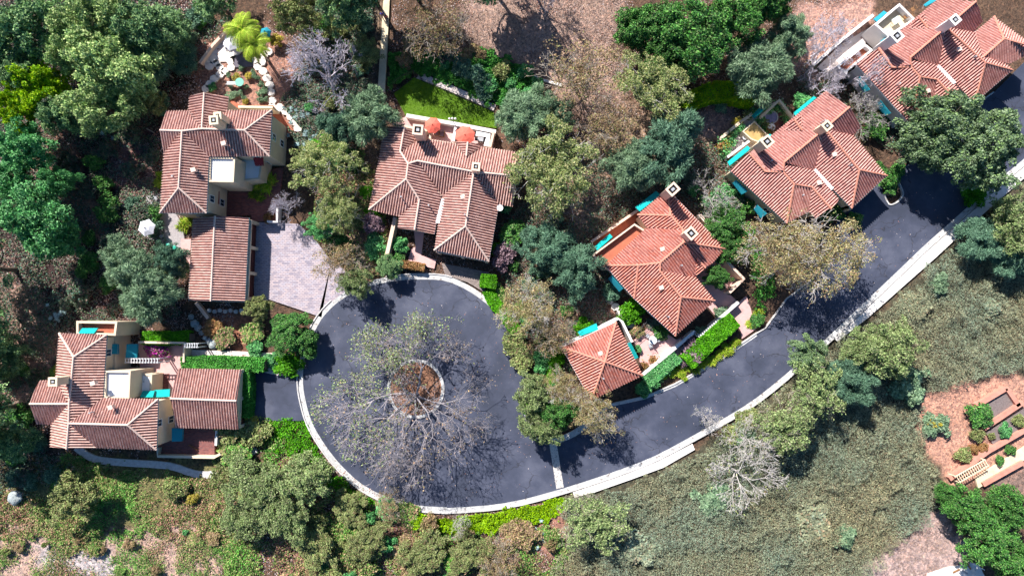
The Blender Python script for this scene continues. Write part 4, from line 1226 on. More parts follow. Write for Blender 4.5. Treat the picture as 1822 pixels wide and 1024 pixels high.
M_BARKG = noisy('grey_bark', (0.26, 0.23, 0.25), (0.42, 0.38, 0.40), scale=4, bump=0.4)
M_BARKD = noisy('dark_bark', (0.10, 0.075, 0.06), (0.18, 0.14, 0.11), scale=4, bump=0.5)
M_BARKT = noisy('tan_bark', (0.32, 0.27, 0.22), (0.48, 0.42, 0.36), scale=4, bump=0.4)

# ------------------------------------------------------------------ generators (unit: metres, origin at the foot)
def crown_pts(rng, Rr, zc, rz, nclump, nleaf, cr=(0.2, 0.34), rough=0.25, low=-0.25, flat=0.8, fill=0.15):
    az0 = rng.uniform(0, 6.28, 6); am = rng.uniform(0.3, 1, 6)
    def lobes(az):
        return 1 + rough * sum(am[k] * np.sin((k + 2) * az + az0[k]) for k in range(6)) / 3
    d = rng.normal(size=(nclump * 3, 3)); d /= np.linalg.norm(d, axis=1)[:, None]
    d = d[d[:, 2] > low][:nclump]
    az = np.arctan2(d[:, 1], d[:, 0])
    rho = rng.uniform(0.55, 0.86, len(d)) * lobes(az)
    o = rng.random(len(d)) < 0.12
    rho[o] *= 1.17; 
    k = int(len(d) * fill)
    rho[:k] *= rng.uniform(0.2, 0.7, k)
    c = d * rho[:, None] * np.array([Rr, Rr, rz])
    c[:, 2] += zc
    r = rng.uniform(*cr, len(d)) * Rr
    w = r ** 2; w /= w.sum()
    idx = rng.choice(len(d), nleaf, p=w)
    e = rng.normal(size=(nleaf, 3)); e /= np.linalg.norm(e, axis=1)[:, None]
    e[:, 2] = np.where(e[:, 2] < -0.3, -e[:, 2], e[:, 2])
    rad = r[idx] * (rng.uniform(0.45, 1.0, nleaf) ** 0.5) * (1 + 0.15 * rng.normal(size=nleaf))
    pts = c[idx] + e * rad[:, None] * np.array([1, 1, flat])
    return c, pts, e

def limbs(rng, targets, zfork, r0, rt=0.05, bend=0.15):
    """trunk to zfork then curved limbs towards clump centres"""
    segs = []
    base = np.array([0, 0, -0.35]); top = np.array([rng.normal() * 0.15, rng.normal() * 0.15, zfork])
    mid = (base + top) / 2 + np.array([rng.normal() * 0.08, rng.normal() * 0.08, 0])
    segs.append([*base, *mid, r0 * 1.25, r0 * 1.0]); segs.append([*mid, *top, r0 * 1.0, r0 * 0.8])
    for t in targets:
        p = top.copy(); n = 3
        ctrl = top + (t - top) * 0.5 + rng.normal(size=3) * bend * np.linalg.norm(t - top)
        last = p; lr = r0 * 0.42
        for i in range(1, n + 1):
            s = i / n
            q = top * (1 - s) ** 2 + 2 * ctrl * s * (1 - s) + t * s * s
            nr_ = r0 * 0.42 * (1 - s) + rt * s
            segs.append([*last, *q, lr, nr_]); last, lr = q, nr_
    return segs

def branching(rng, Rr, H, r0, levels=5, kids=(2, 4), zfork=0.22, spread=0.75, up=0.35, nmain=6, twig=0.022, wig=0.25):
    """recursive open branching; returns segments and twig ends"""
    segs, tips = [], []
    top = np.array([rng.normal() * 0.2, rng.normal() * 0.2, H * zfork])
    segs.append([0, 0, -0.35, top[0] * 0.5, top[1] * 0.5, top[2] * 0.5, r0 * 1.25, r0 * 1.05])
    segs.append([top[0] * 0.5, top[1] * 0.5, top[2] * 0.5, *top, r0 * 1.05, r0 * 0.9])
    def grow(p, d, L, r, lev):
        n = 3 if lev < 3 else 2
        q = p
        for i in range(n):
            d = d + rng.normal(size=3) * wig * 0.6; d[2] += up * 0.12
            d /= np.linalg.norm(d)
            q2 = q + d * L / n
            if q2[2] < 0.6: q2[2] = 0.6 + rng.uniform(0, .4)
            ra, rb = r * (1 - i / n * 0.4), r * (1 - (i + 1) / n * 0.4)
            segs.append([*q, *q2, max(ra, twig), max(rb, twig * 0.7)])
            if lev < levels and i < n - 1 and rng.random() < 0.65:
                side = np.cross(d, rng.normal(size=3)); side /= np.linalg.norm(side)
                dd = d * 0.55 + side * spread; dd /= np.linalg.norm(dd)
                grow(q2, dd, L * rng.uniform(0.5, 0.72), rb * 0.6, lev + 1)
            q = q2
        if lev < levels:
            for _ in range(rng.integers(kids[0], kids[1])):
                side = np.cross(d, rng.normal(size=3)); side /= np.linalg.norm(side)
                dd = d * 0.8 + side * spread * rng.uniform(0.5, 1.1); dd /= np.linalg.norm(dd)
                grow(q, dd, L * rng.uniform(0.6, 0.8), r * 0.55, lev + 1)
        else:
            tips.append(q)
    for m in range(nmain):
        a = 2 * math.pi * (m + rng.uniform(-.3, .3)) / nmain
        el = rng.uniform(0.25, 1.0)
        d = np.array([math.cos(a) * math.cos(el), math.sin(a) * math.cos(el), math.sin(el)])
        grow(top + np.array([0, 0, rng.uniform(-0.1, 0.1) * H]), d, Rr * rng.uniform(0.40, 0.5), r0 * rng.uniform(0.42, 0.6), 2)
    s = np.array(segs); t = np.array(tips)
    # fit the horizontal reach and the height asked for
    e = np.percentile(np.linalg.norm(s[:, 3:5], axis=1), 97); hz = np.percentile(s[:, 5], 99)
    kx, kz = Rr / e, H / hz
    for a in (0, 3):
        s[:, a:a + 2] *= kx; s[:, a + 2] = np.where(s[:, a + 2] > 0, s[:, a + 2] * kz, s[:, a + 2])
    t[:, :2] *= kx; t[:, 2] *= kz
    return s, t

KINDS = {
 'oak': dict(m=L_OAK, b=M_BARKD, r=5.2, h=8.0, nc=190, nl=17000, s=0.17, cr=(0.08, 0.18)),
 'teal': dict(m=L_TEAL, b=M_BARKD, r=4.8, h=8.5, nc=150, nl=14000, s=0.17, cr=(0.08, 0.20), rough=0.42),
 'deep': dict(m=L_DEEP, b=M_BARKD, r=4.8, h=8.5, nc=140, nl=13000, s=0.17, cr=(0.08, 0.20), rough=0.42),
 'lime': dict(m=L_LIME, b=M_BARKD, r=4.6, h=8.0, nc=110, nl=12000, s=0.18, cr=(0.09, 0.20), rough=0.4),
 'green': dict(m=L_GREEN, b=M_BARKD, r=4.6, h=8.0, nc=120, nl=13000, s=0.17, cr=(0.09, 0.2), rough=0.4),
 'ash': dict(m=L_ASH, b=M_BARKD, r=5.2, h=8.0, nc=260, nl=20000, s=0.16, cr=(0.07, 0.15), fill=0.25),
 'olive': dict(m=L_OLIVE, b=M_BARKD, r=4.2, h=6.0, nc=150, nl=13000, s=0.15, cr=(0.08, 0.18), fill=0.3, rough=0.45),
 'feather': dict(m=L_FEATH, b=M_BARKD, r=4.5, h=6.5, nc=110, nl=17000, s=0.30, cr=(0.1, 0.24), asp=0.17, strand=True, rough=0.45),
 'feathergreen': dict(m=L_FEATHD, b=M_BARKD, r=4.5, h=6.5, nc=110, nl=17000, s=0.30, cr=(0.1, 0.24), asp=0.17, strand=True, rough=0.45),
 'grove': dict(m=L_WISP, b=M_BARKD, r=4.4, h=6.5, nc=190, nl=14000, s=0.14, cr=(0.07, 0.19), fill=0.35, rough=0.45),
 'sycamore': dict(m=L_SYC, b=M_BARKP, r=5.5, h=8.5, br=True, lev=6, tipl=2, nl=5600, s=0.115, r0=0.22),
 'sycgreen': dict(m=L_SYG, b=M_BARKP, r=5.5, h=9.0, br=True, lev=5, tipl=3, nl=13000, s=0.135, r0=0.22),
 'bare': dict(m=L_BRN, b=M_BARKL, r=5.0, h=8.5, br=True, lev=7, tipl=0.10, nl=0, s=0.13, r0=0.2, twig=0.022),
 'bareb': dict(m=L_BRN, b=M_BARKT, r=5.0, h=8.0, br=True, lev=6, tipl=1.0, nl=2600, s=0.13, r0=0.2),
 'wisp': dict(m=L_WISP, b=M_BARKT, r=4.2, h=6.5, br=True, lev=5, tipl=3, nl=6500, s=0.14, r0=0.14),
 'whitebranch': dict(m=L_OLIVE, b=M_BARKP, r=4.5, h=5.0, br=True, lev=6, tipl=0.4, nl=0, s=0.12, r0=0.11, twig=0.018),
}
SHR = {
 'bright': L_BRIGHT, 'dark': L_OAK, 'olive': L_OLIVE, 'purple': L_PURP, 'rust': L_RUST, 'yellow': L_YEL, 'grey': L_FEATH, 'scrub': L_SCRUB,
 'green': L_GREEN, 'under': L_UNDER, 'magenta': L_MAG, 'deep': L_FEATHD, 'brown': L_BRN, 'cover': L_COVER,
}
for _k in KINDS.values():
    _k['s'] *= 0.86; _k['nl'] = int(_k['nl'] * 1.35)
PROTO = {}
def proto_mesh(kind, var):
    key = (kind, var)
    if key in PROTO: return PROTO[key]
    rng = np.random.default_rng(abs(hash(kind)) % 1000 if False else sum(map(ord, kind)) * 31 + var * 97)
    k = KINDS[kind]
    if k.get('br'):
        segs, tips = branching(rng, k['r'], k['h'], k['r0'], levels=k['lev'], twig=k.get('twig', 0.02))
        if len(tips) > 5200: tips = tips[rng.choice(len(tips), 5200, replace=False)]
        v, q = seg_tubes(segs, 4)
        tr = np_mesh('trunk', v, q, k['b'])
        n = k['tipl']
        if n < 1: sel = tips[rng.random(len(tips)) < n]; n = 1
        else: sel = tips; n = int(n)
        # leaves patchily: some twigs bare
        pn = fbm(sel[:, 0] / 1.6 + 50, sel[:, 1] / 1.6 + 50, var + 5)
        sel = sel[pn > 0.33]
        if len(sel) * n > 16000: sel = sel[rng.choice(len(sel), 16000 // n, replace=False)]
        pts = np.repeat(sel, n, 0) + rng.normal(size=(len(sel) * n, 3)) * 0.30
        if k['nl']:
            _, p2, _ = crown_pts(rng, k['r'], k['h'] * 0.66, k['h'] * 0.34, 170, k['nl'], (0.06, 0.15), rough=0.4, fill=0.35, low=-0.1)
            pts = np.concatenate([pts, p2])
        v, q = leaf_quads(pts, k['s'], 0.6, 0.4, rng)
        cr = np_mesh('crown', v, q, k['m'])
    else:
        H, Rr = k['h'], k['r']
        zc, rz = H * 0.58, H * 0.42
        c, pts, e = crown_pts(rng, Rr, zc, rz, k['nc'], k['nl'], k['cr'], fill=k.get('fill', 0.15), rough=k.get('rough', 0.3))
        if k.get('strand'):
            al = e.copy(); al[:, 2] = np.abs(al[:, 2]) * 0.4 + 0.1; al[:, :2] += (pts[:, :2] / Rr) * 0.9
            v, q = leaf_quads(pts, k['s'], k['asp'], 0.5, rng, along=al)
        else:
            v, q = leaf_quads(pts, k['s'], 0.6, 0.55, rng)
        cr = np_mesh('crown', v, q, k['m'])
        t = c[rng.choice(len(c), min(16, len(c)), replace=False)]
        v, q = seg_tubes(limbs(rng, t, H * 0.3, 0.03 * H + 0.03), 6)
        tr = np_mesh('trunk', v, q, k['b'])
    PROTO[key] = (tr.data, cr.data)
    bpy.data.objects.remove(tr); bpy.data.objects.remove(cr)
    return PROTO[key]

def shrub_mesh(kind, var):
    key = ('s_' + kind, var)
    if key in PROTO: return PROTO[key]
    rng = np.random.default_rng(sum(map(ord, kind)) * 13 + var * 7)
    strand = kind in ('strap', 'agave', 'palmlet', 'round')
    if kind == 'agave':
        pts, al = [], []
        for _ in range(16):
            cx, cy = rng.normal(size=2) * 0.55; cz = rng.uniform(0.1, 0.5)
            for j in range(46):
                a, el = rng.uniform(0, 6.28), rng.uniform(0.2, 1.4)
                d = np.array([math.cos(a) * math.cos(el), math.sin(a) * math.cos(el), math.sin(el)])
                pts.append(np.array([cx, cy, cz]) + d * 0.13); al.append(d)
        v, q = leaf_quads(np.array(pts), 0.15, 0.22, 0.2, rng, along=np.array(al) * 3)
        m = L_SILV
    elif kind == 'strap':
        pts, al = [], []
        for _ in range(9):
            cx, cy = rng.normal(size=2) * 0.4
            for j in range(60):
                a, el = rng.uniform(0, 6.28), rng.uniform(0.1, 1.3)
                d = np.array([math.cos(a) * math.cos(el), math.sin(a) * math.cos(el), math.sin(el)])
                pts.append(np.array([cx, cy, 0.15]) + d * 0.35); al.append(d)
        v, q = leaf_quads(np.array(pts), 0.34, 0.13, 0.2, rng, along=np.array(al) * 3)
        m = L_PALM
    else:
        _, pts, e = crown_pts(rng, 1.0, 0.42, 0.55, 26, 2600, (0.24, 0.42), low=-0.2, rough=0.3, fill=0.3)
        pts[:, 2] = np.maximum(pts[:, 2], 0.03)
        v, q = leaf_quads(pts, 0.085, 0.65, 0.5, rng)
        m = SHR[kind]
    st = []
    for i in range(9):
        a = rng.uniform(0, 6.28); rr = rng.uniform(0.2, 0.75)
        st.append([0.03 * math.cos(a), 0.03 * math.sin(a), -0.3, rr * 0.4 * math.cos(a), rr * 0.4 * math.sin(a), 0.35, 0.03, 0.022])
        st.append([rr * 0.4 * math.cos(a), rr * 0.4 * math.sin(a), 0.35, rr * math.cos(a), rr * math.sin(a), 0.7, 0.022, 0.01])
    v2, q2 = seg_tubes(st, 4)
    f = np_mesh('foliage', v, q, m); s = np_mesh('stem', v2, q2, M_BARKD)
    PROTO[key] = (s.data, f.data)
    bpy.data.objects.remove(f); bpy.data.objects.remove(s)
    return PROTO[key]

NT = 0
def tree(kind, px, py, rpx, h, label, name='tree', cat='tree', group=None, zf=0.72, var=None, sx=1.0, rz=None):
    """crown centred on photo pixel (px,py) at zf of its height, crown radius rpx photo pixels"""
    global NT
    NT += 1
    var = (NT % 3) if var is None else var
    td, cd = proto_mesh(kind, var)
    zc = h * zf
    p = P(px, py, zc)
    rm = rpx * mpp(zc)
    k = KINDS[kind]
    root = empty(name, (p.x, p.y, 0), label, cat, group, rz=R.uniform(0, 6.28) if rz is None else rz)
    s = rm / k['r']
    ax = R.uniform(0.86, 1.16)
    root.scale = (s * sx * ax, s / ax, h / k['h'])
    t = bpy.data.objects.new('trunk', td); COL.objects.link(t); t.parent = root
    c = bpy.data.objects.new('crown', cd); COL.objects.link(c); c.parent = root
    return root

NS = 0
def shrub(kind, px, py, rpx, label, h=None, name='shrub', cat='shrub', group=None, var=None):
    global NS
    NS += 1
    var = (NS % 2) if var is None else var
    sd, fd = shrub_mesh(kind, var)
    rm = rpx * mpp(0.5)
    h = h or max(0.5, rm * 1.1)
    p = P(px, py, h * 0.6)
    root = empty(name, (p.x, p.y, -0.05), label, cat, group, rz=R.uniform(0, 6.28))
    root.scale = (rm, rm * R.uniform(0.88, 1.1), h)
    s = bpy.data.objects.new('stem', sd); COL.objects.link(s); s.parent = root
    f = bpy.data.objects.new('foliage', fd); COL.objects.link(f); f.parent = root
    return root

HOLES = [[(372, 118), (384, 70), (408, 44), (455, 60), (490, 90), (484, 195), (410, 188), (400, 160)],
         [(452, 395), (530, 398), (590, 465), (640, 497), (592, 535), (572, 564), (478, 532), (452, 540)],
         [(1275, 245), (1338, 196), (1380, 176), (1418, 214), (1390, 240), (1345, 262), (1305, 285)],
         [(484, 180), (500, 186), (540, 232), (528, 240), (484, 198)],
         [(1045, 430), (1175, 340), (1190, 352), (1060, 450)], [(668, -30), (698, -30), (690, 168), (668, 168)],
         [(1450, 120), (1560, 35), (1570, 70), (1480, 130)]]
HW = [[XY(*p) for p in h] for h in HOLES]
def cover(name, poly, n, hb, size, mat, seed, asp=0.6, up=0.5, lump=2.2, thin=0.0, jag=1.0, z0=-0.15, label=None):
    """leafy ground cover: one countless mass over a photo polygon"""
    rng = np.random.default_rng(seed)
    w = [XY(*p) for p in poly]
    xs, ys = [p[0] for p in w], [p[1] for p in w]
    x = rng.uniform(min(xs), max(xs), n); y = rng.uniform(min(ys), max(ys), n)
    jx = (fbm(x / 0.9, y / 0.9, seed) - 0.5) * 2.4 * jag; jy = (fbm(x / 0.9, y / 0.9, seed + 9) - 0.5) * 2.4 * jag
    m = in_poly(x + jx, y + jy, w)
    x, y = x[m], y[m]
    for h_ in HW:
        k = ~in_poly(x, y, h_)
        x, y = x[k], y[k]
    d = fbm(x / lump, y / lump, seed + 3, 4)
    if thin > 0:
        k = d > thin + 0.1 * rng.normal(size=len(d))
        x, y, d = x[k], y[k], d[k]
    fine = fbm(x / 0.55, y / 0.55, seed + 31, 2)
    top = hb * (0.25 + 1.3 * np.clip((d - 0.3) / 0.4, 0, 1)) * (0.55 + 0.9 * fine)
    z = z0 + top * rng.uniform(0.45, 1.0, len(x))
    v, q = leaf_quads(np.stack([x, y, z], 1), size, asp, up, rng)
    o = np_mesh(name, v, q, mat)
    return tag(o, label, name.replace('_', ' '), kind='stuff')
# ------------------------------------------------------------------ ground cover (stuff)
SLOPE = [(1003, 885), (1120, 862), (1236, 808), (1300, 757), (1360, 713), (1400, 682), (1482, 614), (1545, 570), (1612, 512), (1716, 420), (1842, 312), (1900, 300), (1900, 655),
         (1790, 662), (1700, 682), (1640, 706), (1632, 730), (1640, 790), (1672, 850), (1655, 925), (1600, 962), (1540, 1024), (1520, 1080), (960, 1080), (1000, 960)]
cover('slope_shrubbery', SLOPE, 1000000, 1.05, 0.088, L_COVER, 5, asp=0.32, up=0.25, lump=1.9, thin=0.22, label='grey green low shrubs carpeting the slope below the street')
cover('ground_cover', [(470, 745), (540, 742), (566, 800), (600, 842), (640, 878), (690, 903), (640, 900), (580, 860), (540, 830), (480, 780)], 26000, 0.45, 0.12, L_BRIGHT, 11, label='bright green ground cover along the outer kerb at the lower left')
cover('ivy_bank', [(690, 897), (740, 912), (800, 918), (870, 912), (940, 901), (1005, 884), (1012, 905), (960, 925), (880, 950), (800, 950), (720, 925)], 30000, 0.5, 0.12, L_IVY, 12, label='yellow green ivy bank below the turning circle')
cover('ivy_bank', [(690, 95), (740, 90), (800, 100), (860, 85), (940, 120), (960, 170), (930, 210), (885, 190), (800, 150), (738, 128), (700, 150), (688, 168)], 60000, 0.6, 0.13, L_IVYG, 13, lump=1.5, label='deep green ivy bank around the fenced lawn')
cover('meadow_scrub', [(120, 805), (200, 835), (400, 850), (400, 940), (330, 950), (230, 950), (160, 990), (60, 960), (-30, 960), (-30, 880), (60, 880)], 90000, 0.35, 0.11, L_SCRUB, 14, thin=0.42, jag=1.5, label='patchy green weeds below the lower left house')
cover('meadow_scrub', [(-30, 960), (420, 930), (420, 1060), (-30, 1060)], 60000, 0.25, 0.10, L_SCRUB, 15, thin=0.53, jag=1.5, label='thin dry weeds on pale soil at the lower left corner')
cover('meadow_scrub', [(380, 740), (480, 745), (560, 840), (700, 905), (880, 955), (1000, 930), (1020, 1060), (380, 1060)], 150000, 0.5, 0.11, L_SCRUB, 16, thin=0.43, jag=1.5, label='brown and green scrub below the turning circle')
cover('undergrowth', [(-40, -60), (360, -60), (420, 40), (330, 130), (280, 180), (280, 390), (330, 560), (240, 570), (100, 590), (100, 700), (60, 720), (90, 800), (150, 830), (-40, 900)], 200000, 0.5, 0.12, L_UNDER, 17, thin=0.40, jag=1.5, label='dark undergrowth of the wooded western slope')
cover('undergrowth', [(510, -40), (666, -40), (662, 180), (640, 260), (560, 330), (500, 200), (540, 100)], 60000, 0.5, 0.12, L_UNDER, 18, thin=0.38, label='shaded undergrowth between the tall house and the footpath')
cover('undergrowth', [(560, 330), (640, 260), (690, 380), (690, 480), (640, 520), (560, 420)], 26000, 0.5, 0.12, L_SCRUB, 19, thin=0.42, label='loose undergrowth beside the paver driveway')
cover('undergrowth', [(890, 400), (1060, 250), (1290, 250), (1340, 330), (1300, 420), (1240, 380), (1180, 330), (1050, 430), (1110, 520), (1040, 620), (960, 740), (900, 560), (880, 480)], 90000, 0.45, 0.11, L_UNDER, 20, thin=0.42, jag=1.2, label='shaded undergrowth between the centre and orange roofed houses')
cover('undergrowth', [(1290, 390), (1340, 400), (1380, 520), (1350, 560), (1330, 470)], 9000, 0.5, 0.12, L_IVYG, 21, label='green planting below the large autumn sycamore')
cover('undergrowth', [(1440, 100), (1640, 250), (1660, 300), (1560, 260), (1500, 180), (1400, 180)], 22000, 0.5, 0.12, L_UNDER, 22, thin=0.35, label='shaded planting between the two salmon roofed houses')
cover('dry_grass', [(830, 30), (1110, -60), (1105, 90), (1110, 200), (1090, 330), (1060, 400), (1000, 180), (900, 100), (820, 85)], 70000, 0.16, 0.11, leaf_mat('dry_grass_blades', [(0.40, 0.30, 0.26), (0.50, 0.39, 0.34), (0.30, 0.21, 0.18), (0.42, 0.29, 0.22), (0.22, 0.17, 0.13)], 0.1), 23, asp=0.2, thin=0.3, jag=1.2, z0=-0.25, label='dry pinkish grass on the open clearing')
cover('dry_grass', [(1650, 905), (1720, 960), (1740, 1080), (1480, 1080), (1560, 985)], 20000, 0.14, 0.11, MATS['dry_grass_blades'], 24, asp=0.2, thin=0.25, z0=-0.25, label='dry grass at the bottom right corner')
cover('lawn_grass', LAWN, 42000, 0.07, 0.06, leaf_mat('lawn_blades', [(0.09, 0.19, 0.012), (0.13, 0.25, 0.018), (0.17, 0.30, 0.03), (0.10, 0.20, 0.02)], 0.2), 25, asp=0.3, jag=0.0, z0=0.03, label='mown lawn inside the wire fence')
cover('leaf_litter', [(-60, -60), (420, -60), (420, 760), (-60, 900)], 130000, 0.10, 0.10, L_LITTER, 26, thin=0.52, z0=-0.22, up=1.6, label='fallen leaves on the wooded western slope')
cover('leaf_litter', [(460, 0), (1560, -20), (1400, 420), (1020, 700), (900, 480), (620, 540), (520, 240)], 120000, 0.08, 0.09, L_LITTER, 27, thin=0.42, z0=-0.24, up=1.6, label='fallen leaves among the upper gardens')
cover('leaf_litter', [(380, 760), (560, 800), (1010, 900), (1010, 1060), (380, 1060)], 45000, 0.10, 0.09, L_LITTER, 28, thin=0.4, z0=-0.22, up=1.6, label='fallen leaves under the lower scrub')
cover('leaf_litter', [(686, 640), (795, 640), (795, 745), (686, 745)], 9000, 0.05, 0.08, L_LITTER, 29, thin=0.35, z0=0.05, up=1.6, jag=0.2, label='fallen leaves on the island bed') if False else None

cover('fallen_leaves', [(550, 600), (640, 520), (700, 500), (860, 540), (930, 640), (935, 760), (1010, 770), (1340, 600), (1480, 470), (1600, 350), (1800, 200), (1800, 290), (1480, 590), (1290, 735), (1000, 865), (790, 900), (600, 820)], 2600, 0.01, 0.07, L_LITTER, 31, z0=0.012, up=3.0, jag=0.0, label='dry leaves scattered over the asphalt street')
cover('fallen_leaves', [(590, 838), (640, 872), (700, 898), (760, 909), (760, 902), (700, 889), (645, 862), (600, 826)], 1500, 0.02, 0.09, L_LITTER, 32, z0=0.02, up=2.0, jag=0.0, label='dry leaves lying along the lower gutter of the circle')
